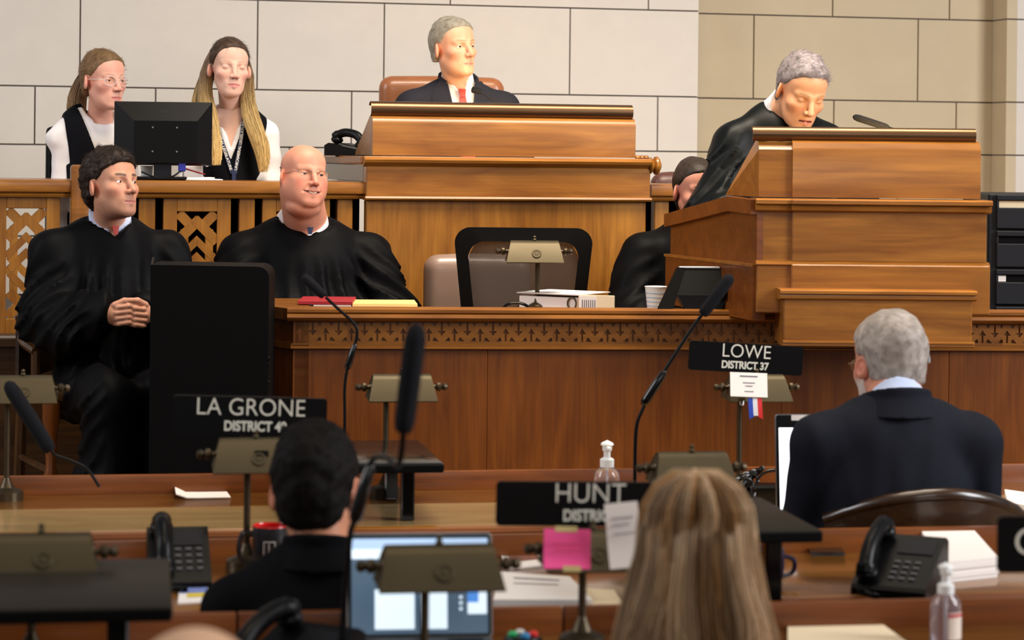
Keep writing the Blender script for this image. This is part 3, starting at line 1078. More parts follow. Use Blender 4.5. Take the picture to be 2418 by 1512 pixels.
def snets(F, lo, hi, h):
    """surface nets with a coarse pass; F(P)->distance; returns verts, quads"""
    lo = np.array(lo, float); hi = np.array(hi, float)
    C = 4
    n = (np.ceil((hi - lo) / (h * C)).astype(int)) * C + 1
    ax = [lo[i] + h * np.arange(n[i]) for i in range(3)]
    cx = [a[::C] for a in ax]
    g = np.stack(np.meshgrid(*cx, indexing='ij'), -1).reshape(-1, 3).astype(np.float32)
    cv = F(g).reshape([len(a) for a in cx])
    nb = [len(a) - 1 for a in cx]
    near = np.abs(cv) < h * C * 1.9
    blk = np.zeros(nb, bool)
    for i in (0, 1):
        for j in (0, 1):
            for k in (0, 1):
                blk |= near[i:i + nb[0], j:j + nb[1], k:k + nb[2]]
    sg = cv < 0
    allin = np.ones(nb, bool); anyin = np.zeros(nb, bool)
    for i in (0, 1):
        for j in (0, 1):
            for k in (0, 1):
                q = sg[i:i + nb[0], j:j + nb[1], k:k + nb[2]]
                allin &= q; anyin |= q
    blk |= anyin & ~allin
    vals = np.where(np.repeat(np.repeat(np.repeat(cv < 0, C, 0), C, 1), C, 2)[:n[0], :n[1], :n[2]], -1.0, 1.0).astype(np.float32)
    pm = np.zeros(n, bool)
    for (i, j, k) in np.argwhere(blk):
        pm[i * C:i * C + C + 1, j * C:j * C + C + 1, k * C:k * C + C + 1] = True
    idx = np.argwhere(pm)
    pts = (lo + idx * h).astype(np.float32)
    out = np.empty(len(pts), np.float32)
    for s in range(0, len(pts), 400000):
        out[s:s + 400000] = F(pts[s:s + 400000])
    vals[pm] = out
    ins = vals < 0
    m = n - 1
    cnt = np.zeros(m, np.int8)
    for i in (0, 1):
        for j in (0, 1):
            for k in (0, 1):
                cnt += ins[i:i + m[0], j:j + m[1], k:k + m[2]]
    act = (cnt > 0) & (cnt < 8)
    ai = np.argwhere(act)
    vid = -np.ones(m, np.int64)
    vid[act] = np.arange(len(ai))
    corners = [(i, j, k) for i in (0, 1) for j in (0, 1) for k in (0, 1)]
    acc = np.zeros((len(ai), 3)); w = np.zeros(len(ai))
    for a in corners:
        for d in range(3):
            if a[d]: continue
            b = list(a); b[d] = 1
            va = vals[ai[:, 0] + a[0], ai[:, 1] + a[1], ai[:, 2] + a[2]]
            vb = vals[ai[:, 0] + b[0], ai[:, 1] + b[1], ai[:, 2] + b[2]]
            c = (va < 0) != (vb < 0)
            t = np.where(c, va / (va - vb + 1e-12), 0)
            p = np.tile(np.array(a, float), (len(ai), 1))
            p[:, d] += t
            acc[c] += p[c]; w[c] += 1
    V = lo + (ai + acc / w[:, None]) * h
    Q = []
    for d in range(3):
        e = [1, 2, 0][d], [2, 0, 1][d]
        sl = [slice(None)] * 3; sl2 = [slice(None)] * 3
        sl[d] = slice(0, n[d] - 1); sl2[d] = slice(1, n[d])
        A, B = ins[tuple(sl)], ins[tuple(sl2)]
        for flip, mask in ((False, A & ~B), (True, ~A & B)):
            p = np.argwhere(mask)
            ok = (p[:, e[0]] > 0) & (p[:, e[1]] > 0) & (p[:, e[0]] < m[e[0]]) & (p[:, e[1]] < m[e[1]])
            p = p[ok]
            if not len(p): continue
            q = []
            for (s1, s2) in ((1, 1), (0, 1), (0, 0), (1, 0)):
                c = p.copy(); c[:, e[0]] -= s1; c[:, e[1]] -= s2
                q.append(vid[c[:, 0], c[:, 1], c[:, 2]])
            q = np.stack(q, 1)
            Q.append(q[:, ::-1] if flip else q)
    Q = np.concatenate(Q)
    Q = Q[(Q >= 0).all(1)]
    return V, Q


def relax(V, Q, it=1, lam=0.5):
    n = len(V)
    for _ in range(it):
        acc = np.zeros_like(V); w = np.zeros(n)
        for k in range(4):
            a, b = Q[:, k], Q[:, (k + 1) % 4]
            np.add.at(acc, a, V[b]); np.add.at(w, a, 1)
            np.add.at(acc, b, V[a]); np.add.at(w, b, 1)
        V = V + lam * (acc / np.maximum(w, 1)[:, None] - V)
    return V


def npmesh(name, V, Q, col=None):
    me = bpy.data.meshes.new(name)
    Q = np.asarray(Q)
    me.vertices.add(len(V))
    me.vertices.foreach_set('co', np.asarray(V, np.float32).ravel())
    k = Q.shape[1]
    me.loops.add(Q.size)
    me.loops.foreach_set('vertex_index', Q.astype(np.int32).ravel())
    me.polygons.add(len(Q))
    me.polygons.foreach_set('loop_start', np.arange(0, Q.size, k, dtype=np.int32))
    me.polygons.foreach_set('use_smooth', np.ones(len(Q), bool))
    me.update(calc_edges=True)
    if col is not None:
        at = me.color_attributes.new('Col', 'FLOAT_COLOR', 'POINT')
        c = np.ones((len(V), 4), np.float32)
        c[:, :3] = col
        at.data.foreach_set('color', c.ravel())
    return me


def sdf_obj(name, F, lo, hi, h, mat, parent, it=1, T=None, col=None, **kw):
    V, Q = snets(F, lo, hi, h)
    V = relax(V, Q, it)
    c = col(V) if col else None
    if T is not None:
        V = V @ np.array(T.to_3x3()).T + np.array(T.translation)
    return obj(name, npmesh(name, V, Q, c), mat, parent, **kw)


def on_front(F, x, z, y0=-0.6, y1=0.3, n=70):
    """first surface met from the front (-y) at each x,z"""
    x = np.asarray(x, float).ravel(); z = np.asarray(z, float).ravel()
    y = np.full(len(x), y0)
    for _ in range(n):
        d = F(np.stack([x, y, z], 1).astype(np.float32))
        y = np.minimum(y + np.clip(d * 0.7, -0.01, 0.05), y1)
    return y


def drape(F, poly_fn, nu, nv, off=0.004, th=0.003, back=False):
    """sheet over the front of F; poly_fn(u,v)->(x,z)"""
    U, Vv = np.meshgrid(np.linspace(0, 1, nu), np.linspace(0, 1, nv), indexing='ij')
    XZ = np.array([poly_fn(u, v) for u, v in zip(U.ravel(), Vv.ravel())])
    if back:
        G_ = lambda P: F(P * v3(1, -1, 1))
        y = -on_front(G_, XZ[:, 0], XZ[:, 1]) + off
    else:
        y = on_front(F, XZ[:, 0], XZ[:, 1]) - off
    g = np.stack([XZ[:, 0], y, XZ[:, 1]], 1).reshape(nu, nv, 3)
    return g


def strands(name, pts, mat, parent, r=0.0005, taper=0.3, sides=3, **kw):
    """pts: (n, m, 3) polylines -> one mesh of thin tapered tubes"""
    P = np.asarray(pts, float)
    n, m, _ = P.shape
    T = np.gradient(P, axis=1)
    T /= np.linalg.norm(T, axis=2, keepdims=True) + 1e-12
    up = np.array([0.31, 0.87, 0.38])
    A = np.cross(T, up); A /= np.linalg.norm(A, axis=2, keepdims=True) + 1e-12
    B = np.cross(T, A)
    rad = np.linspace(1, taper, m)[None, :, None] * (r if np.isscalar(r) else np.asarray(r)[:, None, None])
    ring = []
    for k in range(sides):
        a = 2 * math.pi * k / sides
        ring.append(P + (A * math.cos(a) + B * math.sin(a)) * rad)
    V = np.stack(ring, 2).reshape(-1, 3)
    base = (np.arange(n)[:, None, None] * m + np.arange(m - 1)[None, :, None]) * sides
    k = np.arange(sides)[None, None, :]
    k2 = (k + 1) % sides
    Q = np.stack([base + k, base + k2, base + sides + k2, base + sides + k], -1).reshape(-1, 4)
    return obj(name, npmesh(name, V, Q), mat, parent, **kw)


def surf_sample(V, Q, n, seed=0):
    r = np.random.default_rng(seed)
    a, b, c, d = (V[Q[:, i]] for i in range(4))
    N = np.cross(c - a, d - b)
    ar = np.linalg.norm(N, axis=1)
    i = r.choice(len(Q), n, p=ar / ar.sum())
    u, v = r.random(n)[:, None], r.random(n)[:, None]
    p = (a[i] * (1 - u) + b[i] * u) * (1 - v) + (d[i] * (1 - u) + c[i] * u) * v
    nn = N[i] / (ar[i][:, None] + 1e-12)
    return p, nn


# ------------------------------------------------------------------ heads
HD = dict(jaw=1.0, fat=0.0, nose=1.0, brow=1.0, cheek=1.0, neck=0.056, neck_len=0.15, neck_fwd=0.0, smile=0.0, lid=0.35, open=0.0, lips=1.0, fem=False,
          skin=(212, 160, 130), lip=(176, 104, 96), brow_c=(70, 50, 38), cheek_c=(206, 130, 108), stubble=0.0, beard=None, lidc=None, gaze=(0, 0), iris='eye_dark', sag=0.0, brow_w=1.0, neck_to=None)


def head_sdf(o):
    j, fem = o['jaw'], o['fem']
    def F(P):
        x = np.abs(P[:, 0])
        S = P.copy(); S[:, 0] = x
        d = ell(P, (0, 0.018, 0.030), (0.0755, 0.098, 0.084))
        d = smin(d, ell(P, (0, -0.030, -0.040), (0.064 * (0.5 + 0.5 * j), 0.060, 0.080)), 0.030)
        d = smin(d, ell(P, (0, -0.036, 0.048), (0.060, 0.042, 0.046)), 0.03)
        d = smin(d, ell(P, (0, -0.030, -0.083), (0.051 * j, 0.050, 0.034)), 0.022)
        d = smin(d, cone(S, (0.050 * j, 0.004, -0.050), (0.018, -0.070, -0.100), 0.015, 0.014), 0.022)
        d = smin(d, ell(P, (0, -0.073, -0.102), (0.020 * j, 0.017, 0.016)), 0.018)
        d = smin(d, ell(S, (0.046, -0.054, -0.024), (0.018, 0.020, 0.015)), 0.024 * o['cheek'])
        if o['fat']:
            f = o['fat']
            d = smin(d, ell(S, (0.030, -0.024, -0.056), (0.034 + 0.012 * f, 0.052, 0.046)), 0.025)
            d = smin(d, ell(P, (0, -0.012, -0.118), (0.056 + 0.01 * f, 0.052, 0.026 + 0.010 * f)), 0.010)
        # brow ridge, eye sockets
        d = smin(d, cone(S, (0.012, -0.082, 0.017), (0.044, -0.066, 0.018), 0.009 * o['brow'], 0.008 * o['brow']), 0.014)
        d = smax(d, -ell(S, (0.0325, -0.096, -0.001), (0.020, 0.0185, 0.0125)), 0.011)
        # nose
        nz = o['nose']
        d = smin(d, cone(P, (0, -0.084, 0.012), (0, -0.084 - 0.027 * nz, -0.034), 0.0085, 0.0105), 0.011)
        d = smin(d, ell(S, (0.0125, -0.098, -0.037), (0.0085, 0.011, 0.0085)), 0.006)
        d = smax(d, -ell(S, (0.0065, -0.084 - 0.020 * nz, -0.0460), (0.0040, 0.006, 0.0036)), 0.003)
        # muzzle, lips
        sm = o['smile']
        d = smin(d, ell(P, (0, -0.072, -0.068), (0.031, 0.022, 0.026)), 0.016)
        up = 0.008 * sm
        L = o['lips']
        wm = 0.023 + 0.007 * sm
        op = 0.006 * o['open']
        d = smin(d, cone(S, (0.0, -0.0935, -0.0655 + op * 0.4), (wm, -0.083 + 0.004 * sm, -0.0705 + up), 0.0055 * L, 0.0025), 0.005)
        d = smin(d, cone(S, (0.0, -0.0915, -0.0785 - op * 0.7), (wm - 0.004, -0.083 + 0.004 * sm, -0.0735 + up), 0.0066 * L, 0.0025), 0.005)
        d = smax(d, -cone(S, (0.0, -0.0995, -0.0720), (wm, -0.0875 + 0.004 * sm, -0.0718 + up), 0.0016 + op, 0.0014), 0.003)
        if sm or o['sag']:       # nasolabial fold
            q = max(sm, o['sag'])
            d = smax(d, -cone(S, (0.019, -0.096, -0.036), (0.036, -0.082, -0.066), 0.0022 * q, 0.0018 * q), 0.006)
        # eyelids
        c = v3(0.0325, -0.0680, 0.0)
        e = S - c
        rr = np.sqrt((e * e).sum(1))
        lid = rr - 0.0146
        zup = 0.0046 * (1 - o['lid'] * 2.0) + e[:, 0] * -0.12
        slot = np.abs(e[:, 2] - (zup - 0.0042) * 0.5) - np.maximum((zup + 0.0042) * 0.5, -0.01)
        lid = smax(lid, -slot, 0.0012) if o['lid'] < 0.9 else lid
        d = smin(d, lid, 0.004)
        if o['lid'] >= 0.9:
            d = smax(d, -cone(S, (0.0225, -0.0815, -0.0040), (0.0425, -0.0785, -0.0035), 0.0012, 0.0012), 0.002)
        # ears
        R = R3x('Z', 34) @ R3x('X', -14)
        ec = (0.0785, 0.015, -0.012)
        ear = rot_ell(S, ec, (0.0085, 0.0205, 0.0295), R)
        q = (S - np.array(ec, np.float32)) @ R
        ear = smax(ear, -ell(q, (0.0085, -0.003, 0.003), (0.0075, 0.0125, 0.020)), 0.004)
        ear = smin(ear, ell(q, (0.002, 0.001, -0.002), (0.004, 0.006, 0.012)), 0.004)
        d = smin(d, ear, 0.006)
        # neck
        nk = o['neck']
        if o['neck_to'] is not None:
            n_ = np.array(o['neck_to'][0]); n2 = np.array(o['neck_to'][1])
            nn = chain(P, [(0, 0.018, -0.055), tuple(n_), tuple(n2)], [nk * 0.95, nk * 1.0, nk * 1.12], 0.01)
        else:
            nn = cone(P, (0, 0.016, -0.070), (0, 0.030 + o['neck_fwd'], -0.09 - o['neck_len']), nk * 0.97, nk * 1.06)
        d = smin(d, nn, 0.020)
        return d
    return F


def head_col(o):
    sk, lp, br, ck = (np.array(srgb(*o[k])[:3]) for k in ('skin', 'lip', 'brow_c', 'cheek_c'))
    def C(V):
        x, y, z = np.abs(V[:, 0]), V[:, 1], V[:, 2]
        c = np.tile(sk, (len(V), 1))
        def mix(w, col):
            w = np.clip(w, 0, 1)[:, None]
            c[:] = c * (1 - w) + col * w
        g = lambda cx, cy, cz, r: np.exp(-(((x - cx) / r) ** 2 + ((y - cy) / (r * 1.3)) ** 2 + ((z - cz) / r) ** 2))
        mix(0.75 * g(0.045, -0.065, -0.034, 0.022), ck)
        mix(0.65 * g(0.0, -0.108, -0.036, 0.016), ck)
        mix(0.6 * g(0.08, 0.015, -0.01, 0.03), ck)
        mix(0.25 * g(0.0, -0.08, 0.06, 0.04), ck)
        if o['stubble']:
            s_ = np.clip((-0.045 - z) / 0.02, 0, 1) * np.clip((0.01 - y) / 0.02, 0, 1) * (z > -0.135)
            mix(o['stubble'] * s_, sk * 0.42)
        if o['beard']:
            s_ = np.clip((-0.030 - z) / 0.015, 0, 1) * np.clip((0.012 - y) / 0.012, 0, 1) * (z > -0.15)
            mix(0.9 * s_, np.array(srgb(*o['beard'])[:3]))
        sm = o['smile']
        wm = 0.025 + 0.007 * sm
        zc = -0.072 + 0.008 * sm * (x / wm)
        hh = (0.0085 + 0.004 * o['open']) * np.sqrt(np.clip(1 - (x / (wm + 0.001)) ** 2, 0, 1)) * o['lips']
        w = np.clip((hh - np.abs(z - zc)) / 0.0025, 0, 1) * (y < -0.075)
        mix(0.9 * w, lp)
        if o['open'] > 0:
            w = np.clip((0.004 * o['open'] + 0.001 - np.abs(z + 0.072 - 0.008 * sm * (x / wm))) / 0.001, 0, 1) * (y > -0.0935) * (y < -0.06) * (x < wm)
            mix(w, np.array(srgb(70, 24, 24)[:3]))
        # brows
        zb = 0.0225 + 0.004 * np.sin(np.clip((x - 0.012) / 0.040, 0, 1) * 2.4) - 0.0018
        w = np.clip((0.0042 * o['brow_w'] - np.abs(z - zb)) / 0.0022, 0, 1) * np.clip((x - 0.010) / 0.005, 0, 1) * np.clip((0.052 - x) / 0.008, 0, 1) * (y < -0.04)
        mix(0.85 * w, br)
        # lash line / lid shade colour
        e = np.sqrt((x - 0.0325) ** 2 + (z + 0.0) ** 2)
        if o['lidc']:
            mix(0.6 * np.clip((0.014 - e) / 0.006, 0, 1) * (y < -0.06), np.array(srgb(*o['lidc'])[:3]))
        if o['lid'] >= 0.9:
            w = np.clip((0.0018 - np.abs(z + 0.0042)) / 0.001, 0, 1) * (x > 0.021) * (x < 0.044) * (y < -0.06)
            mix(0.8 * w, br * 0.8)
        # nostrils
        w = np.clip((0.0052 - np.sqrt((x - 0.0065) ** 2 + (z + 0.046) ** 2)) / 0.002, 0, 1) * (y < -0.085)
        mix(0.7 * w, sk * 0.25)
        return c
    return C


def eyeballs(parent, T, o, s=1.0):
    for m in (1, -1):
        c = Vector((0.0325 * m, -0.0680, 0.0))
        e = MB().ball((0, 0, 0), 0.0128, 18, 12).xf(T @ Matrix.Translation(c)).build('eyeball', M['eye_white'], parent, ang=80)
        gx, gz = o['gaze']
        R = Matrix.Rotation(math.radians(gx), 4, 'Z') @ Matrix.Rotation(math.radians(gz), 4, 'X')
        MB().lathe([(0.0066, -0.01105), (0.0050, -0.0122), (0.0025, -0.01320), (0.0002, -0.01345)], (0, 0, 0), 16, 'y', cap=False).xf(T @ Matrix.Translation(c) @ R).build('iris', M[o['iris']], e, ang=80)


def make_body(parent, T, N, Fbody, lo, hi, res, hand_c, hand_col, name='body', **kw):
    """head, neck, torso, arms and hands as one skin"""
    o = dict(HD); o.update(kw)
    Ti = T.inverted(); Nv = Vector(N)
    o['neck_to'] = [tuple(Ti @ (Nv + Vector((0, 0.015, -0.005)))), tuple(Ti @ (Nv + Vector((0, 0.015, -0.075))))]
    Fhd = head_sdf(o)
    A = np.array(Ti.to_3x3(), np.float32).T; b_ = np.array(Ti.translation, np.float32)
    sc = T.to_scale()[0]
    F = lambda P: smin(Fhd(P @ A + b_) * sc, Fbody(P), 0.02)
    V, Q = snets(F, lo, hi, res)
    V = relax(V, Q, 1, 0.4)
    c = head_col(o)((V @ A + b_))
    w = np.clip((0.20 - np.linalg.norm(V - hand_c, axis=1)) / 0.05, 0, 1)[:, None]
    c = c * (1 - w) + np.array(srgb(*hand_col)[:3]) * w
    b = obj(name, npmesh(name, V, Q, c), M['skin'], parent)
    if o['lid'] < 0.9:
        eyeballs(b, T, o)
    return b


def make_head(parent, T, N=None, name='body', res=0.0027, ext=None, eyes=True, **kw):
    """T: head matrix (scale, turn, place); ext(Vlist)->extra (verts, quads, cols) merged into the same skin"""
    o = dict(HD); o.update(kw)
    if N is not None:
        Ti = T.inverted(); Nv = Vector(N)
        o['neck_to'] = [tuple(Ti @ (Nv + Vector((0, 0.015, -0.005)))), tuple(Ti @ (Nv + Vector((0, 0.015, -0.075))))]
    F = head_sdf(o)
    V, Q = snets(F, (-0.17, -0.17, -0.34), (0.17, 0.22, 0.13), res)
    V = relax(V, Q, 1, 0.4)
    c = head_col(o)(V)
    V = V @ np.array(T.to_3x3()).T + np.array(T.translation)
    Vs, Qs, Cs = [V], [Q], [c]
    n = len(V)
    for (v2, q2, c2) in (ext or []):
        Vs.append(v2); Qs.append(q2 + n); Cs.append(c2); n += len(v2)
    b = obj(name, npmesh(name, np.concatenate(Vs), np.concatenate(Qs), np.concatenate(Cs)), M['skin'], parent)
    if eyes and o['lid'] < 0.9:
        eyeballs(b, T, o)
    return b, F, o


HL = [(-0.10, 0.060), (-0.045, 0.040), (-0.030, -0.004), (0.020, -0.016), (0.045, -0.040), (0.066, -0.068), (0.080, -0.084), (0.125, -0.12)]


def hair_cap(parent, T, mat, line=HL, th=0.012, top=0.0, low=-0.085, seed=1, wob=0.004, freq=60, sideth=0.5, strand=None, n=2600, comb=(0, 1, -0.3), slen=0.03, lift=0.25, srad=0.0006, res=0.0032, side_x=0.0, name='hair', curl=0.0, part=None, grow=None):
    zs = np.array([a for a, b in line]); ys = np.array([b for a, b in line])
    def F(P):
        S = P
        r = th
        d = ell(S, (0, 0.020, 0.030), (0.0755 + th * sideth, 0.097 + th * 0.9, 0.084 + th + top))
        d = smin(d, ell(S, (0, 0.045, -0.035), (0.058 + th * 0.5, 0.052 + th * 0.5, 0.065)), 0.03)
        if top > -0.03: d = smin(d, ell(S, (0, -0.034, 0.050), (0.061 + th * 0.6, 0.042 + th * 0.7, 0.047 + th * 0.7)), 0.025)
        d = d + wob * wav(S, freq, seed) + wob * 0.6 * wav(S, freq * 2.3, seed + 3)
        yl = np.interp(S[:, 2], zs, ys) + 0.004 * wav(S, 90, seed + 5)
        cut = (yl - S[:, 1]) * 0.8
        tp = np.clip(1 - (S[:, 1] - yl - 0.002) / 0.017, 0, 1)
        d = d + (th * 0.80 + 0.001) * tp * tp * (3 - 2 * tp)
        d = smax(d, cut, 0.008)
        d = smax(d, (low - S[:, 2]) , 0.008)
        # keep the ears free
        ex = np.abs(S[:, 0])
        ear = np.sqrt(((S[:, 1] - 0.010) / 0.024) ** 2 + ((S[:, 2] + 0.014) / 0.034) ** 2) - 1
        d = np.where(ex > 0.05, smax(d, -ear * 0.024, 0.004), d)
        return d
    V, Q = snets(F, (-0.13, -0.14, -0.13), (0.13, 0.16, 0.17), res)
    V = relax(V, Q, 1)
    A = np.array(T.to_3x3()).T; b = np.array(T.translation)
    h = obj(name, npmesh(name, V @ A + b, Q), M[mat], parent)
    if n:
        p, nn = surf_sample(V, Q, n * 2, seed)
        ctr = np.array([0, 0.02, 0.02])
        keep = ((p - ctr) * nn).sum(1) > 0.02
        p, nn = p[keep][:n], nn[keep][:n]
        r = np.random.default_rng(seed)
        cdir = np.tile(np.array(comb, float), (len(p), 1)) if not callable(comb) else comb(p)
        cdir = cdir + r.normal(0, 0.28, cdir.shape)
        tg = cdir - nn * (cdir * nn).sum(1)[:, None]
        tg /= np.linalg.norm(tg, axis=1, keepdims=True) + 1e-9
        L = slen * (0.6 + 0.8 * r.random(len(p)))[:, None]
        k = 4
        pts = []
        for i in range(k):
            t = i / (k - 1)
            q = p - nn * 0.002 + (tg * (1 - 0.3 * t) + nn * lift * (1 - 0.7 * t)) * L * t
            if curl: q = q + curl * np.stack([np.sin(9 * t + 20 * p[:, 0] * 9), np.cos(8 * t + p[:, 1] * 170), np.sin(7 * t + p[:, 2] * 150)], 1) * t
            pts.append(q)
        pts = np.stack(pts, 1)
        strands('hair_strands', pts @ A + b, M[strand or mat], h, r=srad, kind='stuff')
    return h


def HT(px, py, d, yaw=0, pitch=0, roll=0, s=1.0, root=None):
    """head matrix: centre between the eyes' level of the skull; yaw>0 turns to the viewer's right, pitch>0 looks up"""
    w = W(px, py, d)
    Mx = Matrix.Translation(w) @ Matrix.Rotation(math.radians(yaw), 4, 'Z') @ Matrix.Rotation(math.radians(roll), 4, 'Y') @ Matrix.Rotation(math.radians(-pitch), 4, 'X') @ Matrix.Scale(s, 4)
    return (root @ Mx) if root is not None else Mx


def pmat(px, d, zfloor, yaw=0):
    p = W(px, HY, d)
    return Matrix.Translation((p.x, p.y, zfloor)) @ Matrix.Rotation(math.radians(yaw), 4, 'Z')


def person(px, d, zfloor, yaw, label):
    m = pmat(px, d, zfloor, yaw)
    e = empty('person', m.translation, math.radians(yaw), label=label, cat='person')
    return e, m
# ------------------------------------------------------------------ people
hairmat('hair_brown', srgb(58, 42, 32), srgb(34, 24, 19))
hairmat('hair_lightbrown', srgb(96, 74, 56), srgb(58, 42, 32))
hairmat('hair_black', srgb(27, 20, 16), srgb(9, 8, 8), rough=0.7, spec=0.12)
hairmat('hair_grey', srgb(190, 184, 170), srgb(128, 118, 102))
hairmat('hair_silver', srgb(176, 166, 168), srgb(104, 94, 94))
hairmat('hair_salt', srgb(192, 182, 174), srgb(104, 92, 84))
hairmat('hair_dark', srgb(52, 42, 36), srgb(28, 22, 19))
hairmat('hair_fringe', srgb(150, 128, 112), srgb(120, 100, 88))
hairmat('hair_darkblond', srgb(146, 114, 78), srgb(96, 72, 48))
vcol('hair_col', 0.42, 0.4, noise=0.12, scale=120)


def strands_col(name, pts, cols, parent, r=0.0006, taper=0.4, **kw):
    o = strands(name, pts, M['hair_col'], parent, r=r, taper=taper, kind='stuff', **kw)
    at = o.data.color_attributes.new('Col', 'FLOAT_COLOR', 'POINT')
    c = np.repeat(np.asarray(cols, np.float32).reshape(-1, 3), 3, 0)
    at.data.foreach_set('color', np.concatenate([c, np.ones((len(c), 1), np.float32)], 1).ravel())
    return o


def lock(way, rad, n, c0, c1, seed=0, m=14, wave=0.004, var=0.25):
    """strands following a spline of waypoints inside a tapering tube; returns (pts, cols)"""
    r = np.random.default_rng(seed)
    S = np.array(spline(way, 8))
    ii = np.linspace(0, len(S) - 1, m)
    S = np.stack([np.interp(ii, np.arange(len(S)), S[:, k]) for k in range(3)], 1)
    R = np.interp(np.linspace(0, 1, m), np.linspace(0, 1, len(rad)), rad)
    T = np.gradient(S, axis=0); T /= np.linalg.norm(T, axis=1, keepdims=True)
    A = np.cross(T, [0.0, 1.0, 0.12]); A /= np.linalg.norm(A, axis=1, keepdims=True) + 1e-9
    B = np.cross(T, A)
    a = r.random(n) * 2 * np.pi; q = np.sqrt(r.random(n))
    ph = r.random(n) * 6
    t = np.linspace(0, 1, m)
    end = 0.86 + 0.14 * r.random(n)
    cu, cv = (q * np.cos(a))[:, None], (q * np.sin(a))[:, None]
    w = wave * np.sin(t[None] * 9 + ph[:, None] * 0.4 + cu * 3) * t[None]
    tt = t[None] * end[:, None]
    idx = tt * (m - 1)
    base = np.stack([np.interp(idx.ravel(), np.arange(m), S[:, k]).reshape(n, m) for k in range(3)], -1)
    f = lambda X: np.stack([np.interp(idx.ravel(), np.arange(m), X[:, k]).reshape(n, m) for k in range(3)], -1)
    rr = np.interp(idx.ravel(), np.arange(m), R).reshape(n, m)
    P = base + f(A) * ((cu * rr + w)[..., None]) + f(B) * ((cv * rr * 0.55)[..., None])
    c0, c1 = np.array(srgb(*c0)[:3]), np.array(srgb(*c1)[:3])
    C = c0 + (c1 - c0) * np.clip(tt * 1.25 - 0.2, 0, 1)[..., None]
    C = C * (1 - var + 2 * var * r.random(n))[:, None, None]
    return P, C


def put(T, P): return np.asarray(P) @ np.array(T.to_3x3()).T + np.array(T.translation)


def torso_sdf(N, sw=0.195, drop=0.065, cd=0.115, wx=0.165, wd=0.125, sr=0.058, arms=None, ar=(0.058, 0.05, 0.045), belly=0.0, grow=0.0, slv=None, pel=True, k=0.04, skew=0.0):
    N = np.array(N, float)
    def F(P):
        S = P.copy(); S[:, 0] = np.abs(P[:, 0])
        o = lambda x, y, z: (N[0] + x, N[1] + y, N[2] + z)
        d = ell(S, o(0, 0.02, -0.23), (sw * 0.90, cd, 0.25))
        d = smin(d, cone(S, o(0.03, 0.03, -0.035), o(sw - 0.01, 0.02, -0.045 - drop), 0.056, sr), k)
        d = smin(d, ell(S, o(0, -0.005 - belly * 0.4, -0.42), (wx + belly * 0.6, wd + belly, 0.21)), 0.06)
        if pel:
            d = smin(d, ell(S, o(0, 0.01, -0.58), (0.175 + belly * 0.4, 0.14, 0.11)), 0.05)
        for a in (arms or []):
            q = [o(*p) for p in a]
            rr = slv or ar
            d = smin(d, chain(P, q, rr if len(rr) == len(q) else list(rr) + [rr[-1]] * (len(q) - len(rr)), 0.03), 0.035)
        return d - grow
    return F


def neck_cut(F, N, r=0.072, v=0.16, vw=0.42, tilt=0.35, zoff=-0.005, yc=0.012):
    """open a garment at the neck, with a V of depth v in front"""
    N = np.array(N, float)
    def G_(P):
        q = P - N.astype(np.float32)
        rad = np.sqrt(q[:, 0] ** 2 + (q[:, 1] - yc) ** 2)
        plane = (zoff + tilt * q[:, 1]) - q[:, 2]
        cut = np.maximum(rad - r, plane)
        if v:
            vv = np.maximum(np.abs(q[:, 0]) - np.maximum(q[:, 2] + v, 0) * vw, q[:, 1] - 0.01)
            vv = np.maximum(vv, -v - q[:, 2])
            cut = np.minimum(cut, vv)
        return smax(F(P), -cut, 0.006)
    return G_


def collar_sdf(N, r=0.066, h=0.05, tilt=0.40, yc=0.012, notch=0.5, lo=-0.07, axis=None, xo=0.0):
    """shirt collar; axis = neck direction"""
    N = np.array(N, float)
    C0 = np.array([xo, yc, 0])
    if axis is None:
        R = np.eye(3)
    else:
        z_ = np.array(axis, float); z_ /= np.linalg.norm(z_)
        x_ = np.array([1.0, 0, 0]); x_ -= z_ * (x_ @ z_); x_ /= np.linalg.norm(x_)
        R = np.stack([x_, np.cross(z_, x_), z_], 1)
    def F(P):
        q = ((P - (N + C0).astype(np.float32)) @ R.astype(np.float32))
        rad = np.sqrt(q[:, 0] ** 2 + (q[:, 1] * 0.98) ** 2)
        rr = r + np.clip(-q[:, 2] - 0.0, 0, 0.1) * 0.10
        d = np.maximum(rad - rr, q[:, 2] - (h - 0.02 + tilt * q[:, 1]))
        d = np.maximum(d, lo - q[:, 2])
        nt = np.maximum(np.abs(q[:, 0]) - np.maximum(q[:, 2] + 0.035, 0) * notch, q[:, 1] + 0.0)
        return smax(d, -nt, 0.003)
    return F


def legs(parent, N, zf, hip=0.10, fwd=0.46, mat='trouser', shoe=True, drop=0.60, spread=1.15, seat_h=None, shin_y=0.0):
    """seated trousers and shoes; N in person space, floor at 0"""
    hz = N[2] - drop
    kz = max(hz - 0.02, 0.42)
    def F(P):
        S = P.copy(); S[:, 0] = np.abs(P[:, 0])
        d = ell(S, (0, N[1] + 0.02, hz), (0.18, 0.15, 0.12))
        d = smin(d, chain(S, [(hip, N[1], hz - 0.01), (hip * spread, N[1] - fwd, kz), (hip * spread, N[1] - fwd + 0.02 + shin_y, 0.09)], [0.09, 0.068, 0.055], 0.03), 0.04)
        return d
    sdf_obj('trousers', F, (-0.3, N[1] - fwd - 0.12, 0.02), (0.3, N[1] + 0.2, hz + 0.16), 0.014, M[mat], parent)
    if shoe:
        for s in (1, -1):
            MB().ball((s * hip * spread, N[1] - fwd - 0.04 + shin_y, 0.036), (0.045, 0.13, 0.042)).build('shoe', M['shoe'], parent)


